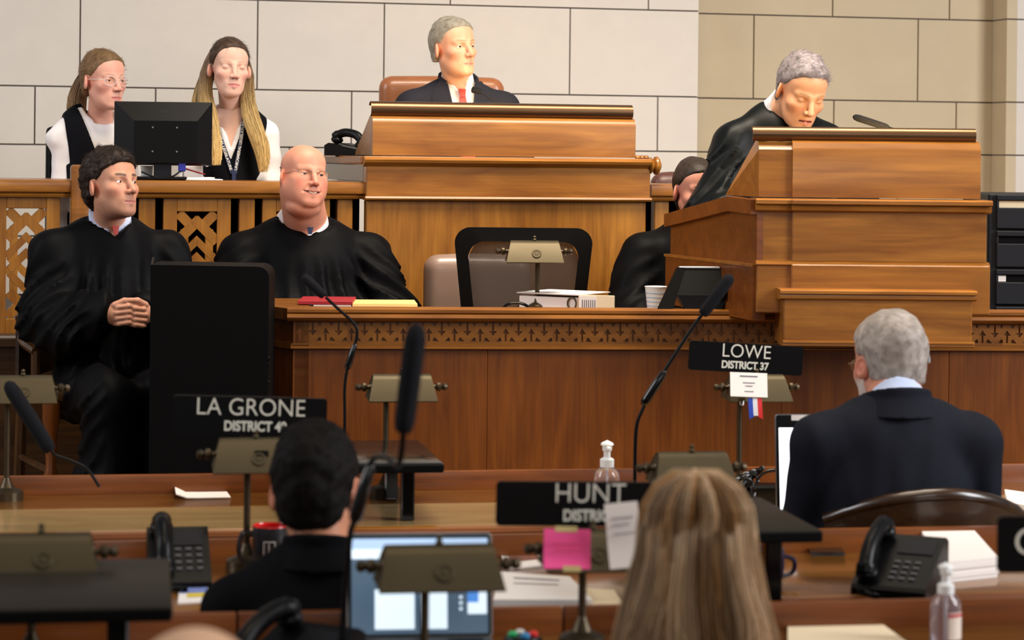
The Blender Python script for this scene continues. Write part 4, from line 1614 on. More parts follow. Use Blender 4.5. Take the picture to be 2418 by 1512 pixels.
def pleat(F, N, amp=0.006, nf=30, seed=0, z0=-0.10, amp2=0.008):
    """cloth folds: hanging pleats, drag folds towards the arms and broad wrinkles"""
    N = np.array(N, np.float32)
    def G_(P):
        q = P - N
        w = np.clip((z0 - q[:, 2]) / 0.10, 0, 1)
        a = np.arctan2(q[:, 1] - 0.03, q[:, 0]) * nf / 2 + 0.9 * np.sin(q[:, 2] * 9 + seed) + 0.5 * np.sin(q[:, 2] * 23 + q[:, 0] * 17)
        rid = np.abs(np.sin(a * 0.5)) * 2 - 1
        mod = 0.35 + 0.65 * (0.5 + 0.5 * np.sin(q[:, 0] * 19 + q[:, 2] * 7 + seed)) 
        sl = np.abs(np.sin((q[:, 2] * 0.8 + np.abs(q[:, 0]) * 0.9 + 0.4 * q[:, 1]) * 46 + 2.5 * wav(P, 14, seed + 2))) * 2 - 1
        arm = np.clip((np.abs(q[:, 0]) - 0.13) / 0.06, 0, 1)
        return F(P) + amp * 1.3 * w * rid * mod * (1 - 0.5 * arm) + amp * 0.8 * sl * arm * np.clip((-0.05 - q[:, 2]) / 0.1, 0, 1) + amp2 * wav(P, 22, seed)
    return G_


def collar_mesh(parent, N, mat, T=None, **kw):
    if T is not None:
        a = (T @ Vector((0, 0.018, -0.055))) - Vector((N[0], N[1] + 0.015, N[2] - 0.02))
        kw['axis'] = (a.x * 0.9, a.y * 0.9, a.z)
    F = collar_sdf(N, **kw)
    return sdf_obj('shirt_collar', F, (N[0] - 0.14, N[1] - 0.14, N[2] - 0.1), (N[0] + 0.14, N[1] + 0.14, N[2] + 0.09), 0.004, M[mat], parent, it=1)


def strip(parent, name, F, pts, width, mat, off=0.004, th=0.003, nv=4, m=20):
    """band draped on the front of F along x,z points"""
    S = np.array(spline([(a, 0, b) for a, b in pts], 8))[:, [0, 2]]
    ii = np.linspace(0, len(S) - 1, m)
    S = np.stack([np.interp(ii, np.arange(len(S)), S[:, k]) for k in range(2)], 1)
    T = np.gradient(S, axis=0); T /= np.linalg.norm(T, axis=1, keepdims=True) + 1e-9
    Nn = np.stack([-T[:, 1], T[:, 0]], 1)
    wd_ = np.interp(np.linspace(0, 1, m), np.linspace(0, 1, len(width)), width) if not np.isscalar(width) else np.full(m, width)
    rows = []
    for v in np.linspace(-0.5, 0.5, nv):
        rows.append(S + Nn * (v * wd_)[:, None])
    G2 = np.stack(rows, 1)
    y = on_front(F, G2[..., 0], G2[..., 1]).reshape(G2.shape[:2]) - off
    g = np.stack([G2[..., 0], y, G2[..., 1]], -1)
    o = MB().sheet(g, th).build(name, M[mat], parent, ang=60)
    return o, g


def tie_mesh(parent, F, N, mat, top=-0.045, bot=-0.30, off=0.006):
    n = N
    strip(parent, 'tie_knot', F, [(n[0], n[2] + top + 0.012), (n[0], n[2] + top - 0.02)], [0.030, 0.020], mat, off + 0.002, 0.006, 5, 6)
    strip(parent, 'tie', F, [(n[0], n[2] + top - 0.018), (n[0] + 0.002, n[2] + (top + bot) / 2), (n[0] + 0.004, n[2] + bot)], [0.024, 0.05, 0.075], mat, off, 0.004, 5, 16)


def glasses(parent, T, rim, half=False, w=0.052, h=0.034, round_=False, y=-0.094, z=-0.002):
    g = empty('spectacles'); g.parent = parent
    for s in (1, -1):
        c = (0.0335 * s, y, z)
        pts = []
        for k in range(25):
            a = 2 * math.pi * k / 24
            e = 2.0 if round_ else 2.8
            ca, sa = math.cos(a), math.sin(a)
            x_ = abs(ca) ** (2 / e) * math.copysign(1, ca) * w / 2
            z_ = abs(sa) ** (2 / e) * math.copysign(1, sa) * h / 2
            pts.append((c[0] + x_, c[1] + 0.010 * ((c[0] + x_) / 0.06) ** 2, c[2] + z_))
        q = pts if not half else pts[0:13]
        MB().tube(q, 0.0011 if rim != 'clear_rim' else 0.0016, 6).xf(T).build('rim', M[rim], g)
        MB().add(pts[:-1], [tuple(range(24))]).xf(T).build('lens', M['lens'], g, smooth=False)
        MB().tube([(s * (0.0335 + w / 2), y + 0.010, z + 0.005), (s * 0.072, y + 0.022, z + 0.006), (s * 0.079, 0.0, z + 0.004), (s * 0.080, 0.018, z - 0.006)], 0.0013, 6).xf(T).build('temple', M[rim], g)
    MB().tube(spline([(-0.0335 + w / 2, y + 0.0015, z + 0.004), (0, y - 0.004, z + 0.008), (0.0335 - w / 2, y + 0.0015, z + 0.004)], 4), 0.0013, 6).xf(T).build('bridge', M[rim], g)
    return g


# ---- 1. presiding man in dark suit behind the rostrum
e, m = person(1080, 9.50, UPPER, 14, 'grey haired man in dark suit and red tie seated behind the rostrum')
mi = m.inverted()
T = HT(1072, 112, 9.45, yaw=40, pitch=2, roll=-3, s=0.985, root=mi)
N = tuple(mi @ W(1084, 196, 9.50))
b, _, _ = make_head(e, T, N, jaw=0.92, nose=0.95, brow=1.1, cheek=0.9, neck=0.055, skin=(222, 166, 134), lip=(190, 118, 104), brow_c=(124, 106, 84), cheek_c=(220, 140, 112), sag=0.9, iris='eye_dark', gaze=(4, 0), lips=0.75, brow_w=0.8, lid=0.3, cheek_=0)
hair_cap(b, T, 'hair_grey', th=0.010, top=0.006, line=[(-0.10, 0.06), (-0.045, 0.040), (-0.030, -0.006), (0.020, -0.018), (0.046, -0.036), (0.066, -0.060), (0.082, -0.080), (0.13, -0.12)], low=-0.055, n=2600, comb=(0.3, 1, 0.0), slen=0.028, lift=0.06, wob=0.0025, srad=0.0005)
A = [[(-0.19, 0.02, -0.10), (-0.25, -0.02, -0.33), (-0.17, -0.24, -0.42)], [(0.19, 0.02, -0.10), (0.25, -0.02, -0.33), (0.17, -0.24, -0.42)]]
FJ = torso_sdf(N, sw=0.195, drop=0.055, arms=A, ar=(0.060, 0.056, 0.05), grow=0.005, sr=0.052)
FS = torso_sdf(N, sw=0.17, grow=-0.008)
Fj = neck_cut(FJ, N, r=0.066, v=0.30, vw=0.26, zoff=-0.02)
lo_, hi_ = (N[0] - 0.4, N[1] - 0.42, N[2] - 0.62), (N[0] + 0.4, N[1] + 0.25, N[2] + 0.06)
sdf_obj('shirt', FS, (N[0] - 0.3, N[1] - 0.25, N[2] - 0.5), (N[0] + 0.3, N[1] + 0.25, N[2] + 0.05), 0.01, M['shirt_white'], e)
collar_mesh(e, N, 'shirt_white', T, r=0.063, h=0.055)
sdf_obj('jacket', lambda P: Fj(P) + 0.003 * wav(P, 26, 3), lo_, hi_, 0.009, M['suit_dark'], e)
def Fcol(P):
    q = P - np.array(N, np.float32)
    rad = np.sqrt(q[:, 0] ** 2 + (q[:, 1] - 0.014) ** 2)
    rr = 0.076 + np.clip(0.012 - q[:, 2], 0, 0.08) * 0.6
    d = np.abs(rad - rr) - 0.006
    d = np.maximum(d, q[:, 2] - (0.022 + 0.40 * q[:, 1]))
    d = np.maximum(d, -0.045 - q[:, 2])
    return smax(d, -0.045 - q[:, 1], 0.01)
sdf_obj('jacket_collar', Fcol, (N[0] - 0.2, N[1] - 0.12, N[2] - 0.08), (N[0] + 0.2, N[1] + 0.2, N[2] + 0.09), 0.005, M['suit_dark'], e)
tie_mesh(e, FS, N, 'tie_red', top=-0.040, off=0.012)
for s in (1, -1):
    L = lambda u, v: (N[0] + s * ((0.055 + 0.0) * (1 - u) + 0.012 * u + v * (0.075 * math.sin(math.pi * min(1, u * 1.25 + 0.12)) + 0.004)), N[2] - 0.005 - 0.29 * u + 0.012 * v)
    MB().sheet(drape(FJ, L, 14, 5, 0.005), 0.004).build('lapel', M['suit_dark'], e, ang=60)
legs(e, N, 0)

# ---- 2. grey haired man in black robe reading at the lectern
e, m = person(1852, 8.22, DAIS, 12, 'grey haired man in black robe reading with bowed head at the lectern')
mi = m.inverted()
T = HT(1893, 216, 8.12, yaw=20, pitch=-27, roll=5, s=0.99, root=mi)
N = tuple(mi @ W(1850, 262, 8.24))
b, _, _ = make_head(e, T, N, jaw=0.95, nose=1.05, brow=1.1, neck=0.058, neck_fwd=0.03, neck_len=0.13, skin=(224, 164, 122), lip=(196, 112, 98), brow_c=(168, 132, 92), cheek_c=(222, 146, 110), sag=0.8, lid=0.95, open=0.5, lidc=(220, 170, 130))
hair_cap(b, T, 'hair_silver', th=0.013, top=0.008, line=[(-0.10, 0.06), (-0.045, 0.040), (-0.030, -0.006), (0.020, -0.014), (0.045, -0.034), (0.066, -0.058), (0.084, -0.074), (0.13, -0.10)], n=3400, comb=(0.75, -0.25, 0.5), slen=0.04, lift=0.06, wob=0.003, srad=0.00055)
A = [[(-0.165, 0.02, -0.11), (-0.265, -0.03, -0.36), (-0.18, -0.28, -0.40)], [(0.165, 0.02, -0.11), (0.265, -0.03, -0.36), (0.18, -0.28, -0.40)]]
FR = torso_sdf(N, sw=0.18, drop=0.075, arms=A, slv=(0.066, 0.080, 0.10), grow=0.010, cd=0.13, wx=0.19, wd=0.15)
F0 = FR
def F2(P):
    q = P - np.array(N, np.float32)
    sk_ = cone(P, (N[0], N[1], N[2] - 0.4), (N[0], N[1], 0.12), 0.19, 0.27)
    return smin(F0(P), sk_, 0.06)
Fr = neck_cut(pleat(F2, N, 0.010, 34, 2), N, r=0.071, v=0.05, vw=0.8, tilt=0.55, zoff=0.012)
collar_mesh(e, N, 'shirt_white', T, r=0.067, h=0.058, tilt=0.6)
sdf_obj('robe', Fr, (N[0] - 0.45, N[1] - 0.45, 0.06), (N[0] + 0.45, N[1] + 0.33, N[2] + 0.06), 0.0105, M['robe_satin'], e)
for s in (1, -1):
    MB().ball((s * 0.12, N[1] - 0.10, 0.036), (0.045, 0.13, 0.042)).build('shoe', M['shoe'], e)

# ---- 3. young man in robe seated at the left
e, m = person(262, 8.00, DAIS, 24, 'young brown haired man in black robe seated at left with hands clasped')
mi = m.inverted()
T = HT(264, 437, 7.93, yaw=50, pitch=9, roll=2, s=0.965, root=mi)
N = tuple(mi @ W(262, 522, 8.0))
# clasped hands, part of the same skin
hc = np.array(tuple(mi @ W(305, 742, 7.70)), np.float32)
def Fh(P):
    q = (P - hc) @ R3x('Z', 0)
    d = None
    for s in (-1, 1):
        S = q.copy(); S[:, 0] *= s
        palm = rot_ell(S, (0.040, 0.0, 0.0), (0.046, 0.020, 0.036), R3x('Y', -8))
        wrist = cone(S, (0.06, 0.01, 0.0), (0.115, 0.06, 0.0), 0.025, 0.027)
        h_ = smin(palm, wrist, 0.02)
        for i, zz in enumerate((0.028, 0.010, -0.008, -0.025)):
            L = (0.048, 0.056, 0.052, 0.042)[i]
            z2 = zz - 0.004 + (0.004 if s > 0 else -0.004)
            f = chain(S, [(0.020, -0.016, zz), (-0.012, -0.030, z2), (-0.012 - L * 0.62, -0.022, z2 - 0.004), (-0.016 - L * 0.8, -0.006, z2 - 0.006)], [0.0092, 0.0088, 0.0082, 0.007], 0.004)
            h_ = smin(h_, f, 0.0035)
        th_ = chain(S, [(0.050, -0.010, 0.030), (0.022, -0.020, 0.044), (-0.008, -0.026, 0.046)], [0.012, 0.0105, 0.009], 0.005)
        h_ = smin(h_, th_, 0.005)
        d = h_ if d is None else np.minimum(d, h_)
    return d
Fcore = torso_sdf(N, sw=0.17, grow=-0.025)
aA = lambda x, y, z: (N[0] + x, N[1] + y, N[2] + z)
def Fbody(P):
    d = cone(P, aA(0, 0.015, -0.03), aA(0, 0.015, -0.12), 0.055, 0.05)
    for s in (-1, 1):
        d = smin(d, chain(P, [aA(0, 0.02, -0.09), aA(s * 0.17, 0.02, -0.10), aA(s * 0.22, -0.02, -0.335), (hc[0] + s * 0.11, hc[1] + 0.06, hc[2])], [0.045, 0.042, 0.034, 0.028], 0.02), 0.03)
    return smin(d, Fh(P), 0.006)
b = make_body(e, T, N, Fbody, (N[0] - 0.32, hc[1] - 0.07, N[2] - 0.70), (N[0] + 0.32, N[1] + 0.17, N[2] + 0.33), 0.0031, hc, (206, 148, 122), jaw=0.93, nose=1.02, brow=1.25, cheek=1.05, neck=0.058, skin=(208, 150, 122), lip=(182, 112, 104), brow_c=(40, 28, 22), cheek_c=(200, 124, 98), stubble=0.42, gaze=(22, 12), lid=0.22, brow_w=1.45)
hair_cap(b, T, 'hair_brown', th=0.016, top=0.012, n=3600, comb=(0.2, -0.3, 0.6), slen=0.022, lift=0.30, wob=0.005, freq=75, curl=0.004, srad=0.0007, line=[(-0.10, 0.06), (-0.045, 0.040), (-0.030, -0.012), (0.020, -0.024), (0.045, -0.046), (0.058, -0.074), (0.072, -0.096), (0.14, -0.14)])
A = [[(-0.20, 0.02, -0.10), (-0.225, -0.02, -0.34), tuple(np.array(hc) - np.array(N) + [-0.085, 0.06, 0.0])], [(0.20, 0.02, -0.10), (0.225, -0.02, -0.34), tuple(np.array(hc) - np.array(N) + [0.085, 0.06, 0.0])]]
FR3 = torso_sdf(N, sw=0.195, drop=0.070, arms=A, slv=(0.066, 0.082, 0.070), grow=0.010, cd=0.125, wx=0.165, wd=0.13)
def F3(P):
    S = P.copy(); S[:, 0] = np.abs(P[:, 0] - N[0])
    d = FR3(P)
    # hanging sleeve bags, lap and skirt
    for sgn in (-1, 1):
        d = smin(d, ell(P, (N[0] + sgn * 0.195, N[1] - 0.11, N[2] - 0.375), (0.082, 0.155, 0.082)), 0.05)
    d = smin(d, cone(S, (0.09, N[1], N[2] - 0.56), (0.12, N[1] - 0.46, N[2] - 0.54), 0.11, 0.085), 0.05)
    d = smin(d, cone(S, (0.11, N[1] - 0.45, N[2] - 0.56), (0.12, N[1] - 0.44, 0.12), 0.085, 0.115), 0.04)
    sk_ = sbox(P, (N[0], N[1] - 0.42, 0.28), (0.10, 0.05, 0.2), 0.04)
    return smin(d, sk_, 0.05)
Fr = neck_cut(pleat(F3, N, 0.011, 34, 5, amp2=0.009), N, r=0.076, v=0.055, vw=0.9, tilt=0.50, zoff=-0.010)
def Fr3(P):     # sleeve mouth opens around the hands
    q = P - hc
    return smax(Fr(P), -(np.sqrt((q[:, 0] * 0.72) ** 2 + (q[:, 1] * 0.9 + 0.03) ** 2 + (q[:, 2] * 0.95) ** 2) - 0.056), 0.008)
collar_mesh(e, N, 'shirt_blue', T, r=0.071, h=0.052, tilt=0.22, notch=0.28)
sdf_obj('robe', Fr3, (N[0] - 0.45, N[1] - 0.72, 0.02), (N[0] + 0.45, N[1] + 0.25, N[2] + 0.05), 0.0105, M['robe'], e)
FS = torso_sdf(N, sw=0.17, grow=-0.012)
strip(e, 'tie', collar_sdf(N, r=0.071, h=0.046, notch=0.0), [(N[0], N[2] - 0.014), (N[0], N[2] - 0.03), (N[0], N[2] - 0.044)], [0.024, 0.018, 0.012], 'tie_red', 0.001)
for s in (1, -1):
    MB().ball((N[0] + s * 0.12, N[1] - 0.50, 0.036), (0.045, 0.13, 0.042)).build('shoe', M['shoe'], e)

# ---- 4. bald smiling man in robe behind the clerks' desk
e, m = person(722, 8.28, DAIS, 12, 'bald smiling man with glasses in black robe behind the red folder')
mi = m.inverted()
T = HT(717, 415, 8.2, yaw=29, pitch=5, roll=5, s=0.945, root=mi)
N = tuple(mi @ W(724, 528, 8.3))
b, _, oo = make_head(e, T, N, jaw=1.10, fat=1.0, nose=1.0, brow=0.9, cheek=1.25, neck=0.082, neck_len=0.12, smile=1.0, open=0.55, lips=0.85, skin=(214, 146, 120), lip=(186, 104, 94), brow_c=(176, 128, 106), cheek_c=(214, 120, 100), sag=0.8, lid=0.30, gaze=(10, 6), brow_w=0.7, iris='eye_dark')
MB().tube(spline([(-0.017, -0.0865, -0.0655), (0, -0.0915, -0.0705), (0.017, -0.0865, -0.0655)], 4), [0.002] + [0.0034] * 7 + [0.002], 8).xf(T).build('teeth', M['teeth'], b)
hair_cap(b, T, 'hair_fringe', th=0.0025, top=-0.06, n=700, low=-0.07, comb=(0, 0.6, -0.8), slen=0.012, lift=0.04, wob=0.001, sideth=0.6, line=[(-0.10, 0.06), (-0.045, 0.042), (-0.030, 0.006), (0.012, -0.002), (0.03, 0.03), (0.05, 0.2)])
glasses(b, T, 'glass_rim', half=True, w=0.050, h=0.030)
A = [[(-0.225, 0.02, -0.12), (-0.285, -0.06, -0.33), (-0.20, -0.26, -0.40)], [(0.225, 0.02, -0.12), (0.30, -0.06, -0.33), (0.20, -0.26, -0.40)]]
FR4 = torso_sdf(N, sw=0.23, drop=0.09, arms=A, slv=(0.074, 0.085, 0.085), grow=0.010, cd=0.15, wx=0.215, wd=0.17, belly=0.05, sr=0.068)
Fr = neck_cut(pleat(FR4, N, 0.011, 38, 8, amp2=0.007), N, r=0.094, v=0.045, vw=1.0, tilt=0.45, zoff=0.004, yc=0.0)
collar_mesh(e, N, 'shirt_white', T, r=0.091, h=0.038, tilt=0.15, yc=0.0, xo=-0.016, notch=0.3)
sdf_obj('robe', Fr, (N[0] - 0.52, N[1] - 0.48, N[2] - 0.70), (N[0] + 0.52, N[1] + 0.3, N[2] + 0.06), 0.0095, M['robe'], e)
strip(e, 'tie', collar_sdf(N, r=0.0955, h=0.056, notch=0.0, yc=0.0), [(N[0], N[2] - 0.010), (N[0], N[2] - 0.02), (N[0], N[2] - 0.034)], [0.022, 0.018, 0.012], 'tie_navy', 0.001)
legs(e, N, 0)

# ---- 5. dark haired man in robe half hidden by the lectern
e, m = person(1650, 8.60, DAIS, 6, 'dark haired man in black robe half hidden behind the lectern')
mi = m.inverted()
T = HT(1645, 450, 8.55, yaw=20, pitch=-8, s=0.98, root=mi)
N = tuple(mi @ W(1650, 535, 8.62))
b, _, _ = make_head(e, T, N, res=0.0028, skin=(200, 138, 116), cheek_c=(196, 112, 96), lip=(176, 100, 92), lid=0.8, stubble=0.2)
hair_cap(b, T, 'hair_dark', th=0.009, n=1800, comb=(0.2, 0.3, 0.2), slen=0.018, lift=0.1, wob=0.002)
A = [[(-0.20, 0.02, -0.10), (-0.25, -0.04, -0.33), (-0.16, -0.26, -0.40)], [(0.20, 0.02, -0.10), (0.25, -0.04, -0.33), (0.14, -0.26, -0.40)]]
FR5 = torso_sdf(N, sw=0.205, drop=0.075, arms=A, slv=(0.075, 0.09, 0.09), grow=0.010, cd=0.13, wx=0.19)
Fr = neck_cut(pleat(FR5, N, 0.007, 34, 11), N, r=0.070, v=0.05, vw=0.8, zoff=0.005)
collar_mesh(e, N, 'shirt_white', T)
sdf_obj('robe', Fr, (N[0] - 0.45, N[1] - 0.45, N[2] - 0.70), (N[0] + 0.45, N[1] + 0.25, N[2] + 0.05), 0.011, M['robe'], e)
legs(e, N, 0)

# ---- 6. young woman with glasses and ponytail
e, m = person(225, 9.20, UPPER, 22, 'young woman with clear glasses, ponytail and black vest behind the monitor')
mi = m.inverted()
T = HT(245, 189, 9.15, yaw=46, pitch=-2, s=0.945, root=mi)
N = tuple(mi @ W(238, 268, 9.22))
b, _, _ = make_head(e, T, N, fem=True, jaw=0.95, nose=0.82, brow=0.55, neck=0.049, skin=(226, 168, 146), lip=(196, 112, 110), brow_c=(150, 112, 88), cheek_c=(226, 142, 126), lid=0.45, gaze=(6, -6), brow_w=0.6, lips=1.05)
hair_cap(b, T, 'hair_darkblond', th=0.009, top=0.006, low=-0.07, n=2800, comb=lambda p: np.array([0, 0.13, 0.02]) - p, slen=0.04, lift=0.03, wob=0.002, srad=0.0005, line=[(-0.10, 0.06), (-0.045, 0.040), (-0.030, -0.006), (0.020, -0.026), (0.045, -0.052), (0.062, -0.066), (0.080, -0.078), (0.13, -0.1)])
P1, C1 = lock([(0, 0.105, 0.03), (0.005, 0.150, 0.005), (-0.012, 0.165, -0.08), (-0.02, 0.150, -0.17), (-0.018, 0.16, -0.235)], [0.012, 0.032, 0.045, 0.042, 0.02], 900, (120, 90, 58), (196, 160, 112), 3, m=10, wave=0.007)
strands_col('ponytail', put(T, P1), C1, b, r=0.0014)
glasses(b, T, 'clear_rim', w=0.050, h=0.040, round_=True, y=-0.093, z=-0.004)
A = [[(-0.132, 0.02, -0.11), (-0.152, -0.01, -0.32), (-0.11, -0.22, -0.36)], [(0.150, 0.02, -0.11), (0.165, -0.01, -0.32), (0.12, -0.22, -0.36)]]
FB = torso_sdf(N, sw=0.132, drop=0.055, cd=0.105, wx=0.13, wd=0.11, arms=A, ar=(0.046, 0.046, 0.04), grow=0.0, sr=0.046)
Fb = neck_cut(FB, N, r=0.064, v=0.0, zoff=-0.03, tilt=0.25)
sdf_obj('blouse', lambda P: Fb(P) + 0.005 * wav(P, 30, 4) + 0.003 * wav(P, 55, 2), (N[0] - 0.36, N[1] - 0.36, N[2] - 0.66), (N[0] + 0.36, N[1] + 0.22, N[2] + 0.06), 0.008, M['shirt_white'], e)
FT = torso_sdf(N, sw=0.135, drop=0.052, cd=0.105, wx=0.13, wd=0.11, grow=0.010, sr=0.046)
Fv = neck_cut(FT, N, r=0.070, v=0.25, vw=0.34, zoff=-0.03, tilt=0.2)
def Fvest(P):
    q = P - np.array(N, np.float32)
    return smax(Fv(P), np.abs(q[:, 0]) - 0.142 + 0.10 * np.clip(-0.06 - q[:, 2], 0, 0.14) * (q[:, 2] > -0.20), 0.006)
sdf_obj('vest', Fvest, (N[0] - 0.3, N[1] - 0.3, N[2] - 0.60), (N[0] + 0.3, N[1] + 0.2, N[2] + 0.04), 0.007, M['vest_black'], e)
legs(e, N, 0, hip=0.09)

# ---- 7. young woman with long hair and lanyard
e, m = person(548, 9.25, UPPER, 8, 'young woman with long blond tipped hair and lanyard, eyes closed')
mi = m.inverted()
T = HT(542, 161, 9.2, yaw=20, pitch=0, roll=2, s=0.95, root=mi)
N = tuple(mi @ W(545, 252, 9.26))
b, _, _ = make_head(e, T, N, fem=True, jaw=0.84, nose=0.70, brow=0.4, neck=0.046, lips=1.15, skin=(226, 180, 158), lip=(206, 126, 122), brow_c=(140, 100, 76), cheek_c=(230, 158, 140), lid=0.95, brow_w=0.55, lidc=(222, 170, 150))
hair_cap(b, T, 'hair_lightbrown', th=0.011, top=0.005, low=-0.05, n=2800, comb=lambda p: np.stack([p[:, 0] * 2, np.full(len(p), 0.8), np.full(len(p), -0.6)], 1), slen=0.045, lift=0.03, wob=0.0015, srad=0.0005, line=[(-0.10, 0.02), (-0.045, 0.012), (-0.030, -0.008), (0.020, -0.030), (0.045, -0.054), (0.062, -0.066), (0.080, -0.076), (0.13, -0.1)])
Ps, Cs = [], []
for s, wv, n_ in ((-1, [(0.060, 0.03, 0.06), (0.088, 0.03, -0.02), (0.094, 0.02, -0.12), (0.085, -0.060, -0.22), (0.075, -0.115, -0.32), (0.070, -0.125, -0.40)], 1000),
                  (1, [(0.055, 0.03, 0.06), (0.084, 0.03, -0.02), (0.082, 0.02, -0.12), (0.092, -0.060, -0.22), (0.125, -0.105, -0.32), (0.130, -0.115, -0.42)], 1100),
                  (-1, [(0.050, 0.06, 0.07), (0.082, 0.055, -0.04), (0.102, 0.05, -0.14), (0.112, 0.03, -0.20)], 450),
                  (1, [(0.040, 0.06, 0.07), (0.078, 0.06, -0.04), (0.086, 0.05, -0.14), (0.105, 0.01, -0.22)], 450)):
    P1, C1 = lock([(s * x, y, z) for x, y, z in wv], [0.020, 0.026, 0.032, 0.036, 0.034, 0.020], n_, (108, 80, 54), (240, 204, 132), 5 + n_ + s, m=10, wave=0.004, var=0.32)
    Ps.append(P1); Cs.append(C1)
strands_col('long_hair', put(T, np.concatenate(Ps)), np.concatenate(Cs), b, r=0.0012)
A = [[(-0.145, 0.02, -0.11), (-0.16, -0.01, -0.32), (-0.11, -0.22, -0.36)], [(0.145, 0.02, -0.11), (0.16, -0.01, -0.30), (0.13, -0.20, -0.36)]]
FB = torso_sdf(N, sw=0.15, drop=0.055, cd=0.105, wx=0.13, wd=0.11, arms=A, ar=(0.044, 0.044, 0.04), grow=0.0, sr=0.044)
Fb = neck_cut(FB, N, r=0.064, v=0.17, vw=0.34, zoff=-0.03, tilt=0.25)
sdf_obj('blouse', lambda P: Fb(P) + 0.005 * wav(P, 30, 9) + 0.003 * wav(P, 55, 1), (N[0] - 0.36, N[1] - 0.36, N[2] - 0.66), (N[0] + 0.36, N[1] + 0.22, N[2] + 0.06), 0.008, M['shirt_white'], e)
Fsk = torso_sdf(N, sw=0.150, drop=0.055, cd=0.105, wx=0.13, wd=0.11, grow=-0.006)
Fsk2 = lambda P: np.maximum(np.maximum(Fsk(P), (N[2] - 0.24) - P[:, 2]), np.abs(P[:, 0] - N[0]) - 0.085)
Vc, Qc = snets(Fsk2, (N[0] - 0.25, N[1] - 0.2, N[2] - 0.27), (N[0] + 0.25, N[1] + 0.2, N[2] + 0.06), 0.009)
obj('chest_skin', npmesh('chest_skin', Vc, Qc, np.tile(np.array(srgb(226, 180, 158)[:3]), (len(Vc), 1))), M['skin'], b)
FT = torso_sdf(N, sw=0.13, drop=0.052, cd=0.105, wx=0.13, wd=0.11, grow=0.010, sr=0.046)
Fv = neck_cut(FT, N, r=0.074, v=0.21, vw=0.34, zoff=-0.03, tilt=0.2)
def Fvest(P):
    q = P - np.array(N, np.float32)
    return smax(Fv(P), np.abs(q[:, 0]) - 0.142 + 0.10 * np.clip(-0.06 - q[:, 2], 0, 0.14) * (q[:, 2] > -0.20), 0.006)
sdf_obj('vest', Fvest, (N[0] - 0.3, N[1] - 0.3, N[2] - 0.60), (N[0] + 0.3, N[1] + 0.2, N[2] + 0.04), 0.007, M['vest_black'], e)
ly = empty('lanyard'); ly.parent = e
nx, nz = N[0], N[2]
for s, q in ((-1, [(-0.060, -0.035), (-0.040, -0.12), (0.006, -0.26)]), (1, [(0.050, -0.035), (0.040, -0.12), (0.016, -0.26)])):
    o_, g = strip(ly, 'strap', FT, [(nx + a, nz + c) for a, c in q], 0.014, 'lanyard', 0.006, 0.002)
    txt = text_mesh('UNICAMERAL LEGISLATURE', 0.0145, 0.0004, 0.0003, 0.93)
    ws = [v.co.x for v in txt.vertices]; x0t, x1t = min(ws), max(ws)
    L_ = g[:, 1:3].mean(1)
    seg = np.r_[0, np.cumsum(np.linalg.norm(np.diff(L_, axis=0), axis=1))]
    for v in txt.vertices:
        t = (v.co.x - x0t) / (x1t - x0t)
        if s > 0: t = 1 - t
        d_ = seg[-1] * (0.10 + 0.84 * t)
        c_ = np.array([np.interp(d_, seg, L_[:, k]) for k in range(3)])
        c2 = np.array([np.interp(d_ + 0.004, seg, L_[:, k]) for k in range(3)])
        tg = (c2 - c_) / (np.linalg.norm(c2 - c_) + 1e-9)
        nn = np.cross(tg, [0, -1, 0])
        p_ = c_ + nn * (v.co.y - 0.005) * (-1 if s < 0 else 1) + np.array([0, -0.0035 - v.co.z, 0])
        v.co = p_
    obj('lettering', txt, M['white_letter'], o_)
yb = float(on_front(FT, [nx + 0.012], [nz - 0.28])[0]) - 0.008
MB().box(nx + 0.004, nx + 0.020, yb - 0.003, yb + 0.002, nz - 0.285, nz - 0.25, 0.001).build('buckle', M['lanyard'], ly)
MB().tube([(nx + 0.012, yb, nz - 0.285), (nx + 0.012, yb, nz - 0.31)], 0.004).build('clip', M['chrome'], ly)
MB().tube([(nx + 0.012 + 0.010 * math.cos(a), yb, nz - 0.325 + 0.012 * math.sin(a)) for a in np.linspace(0, 6.28, 14)], 0.0025, 6).build('ring', M['chrome'], ly)
MB().box(nx - 0.028, nx + 0.046, yb - 0.012, yb - 0.008, nz - 0.42, nz - 0.338, 0.001).build('badge', M['badge'], ly)
MB().box(nx - 0.096, nx - 0.086, float(on_front(FT, [nx - 0.09], [nz - 0.22])[0]) - 0.03, float(on_front(FT, [nx - 0.09], [nz - 0.22])[0]), nz - 0.235, nz - 0.21, 0.001).build('name_pin', M['paper'], e)
legs(e, N, 0, hip=0.09)

# ---- 8. grey haired man seen from behind with laptop
e, m = person(2108, 5.88, 0.0, 188, 'grey haired man in charcoal suit seen from behind at the laptop')
mi = m.inverted()
T = HT(2099, 856, 5.92, yaw=197, pitch=-10, roll=0, s=1.04, root=mi)
N = tuple(mi @ W(2112, 942, 5.86))
b, _, _ = make_head(e, T, N, res=0.0026, neck=0.066, neck_len=0.14, jaw=1.08, skin=(204, 138, 112), cheek_c=(204, 112, 90), beard=(206, 196, 186), brow_c=(120, 110, 100))
hair_cap(b, T, 'hair_salt', th=0.011, top=0.002, low=-0.060, n=4600, comb=(0.1, 0.5, -0.5), slen=0.016, lift=0.12, wob=0.0022, srad=0.0005, sideth=0.7)
glasses(b, T, 'glass_rim')
MB().tube(spline([(-0.086, 0.030, 0.02), (-0.088, 0.036, 0.008), (-0.086, 0.038, -0.006)], 4), 0.0035, 8).xf(T).build('hearing_aid', M['silver'], b)
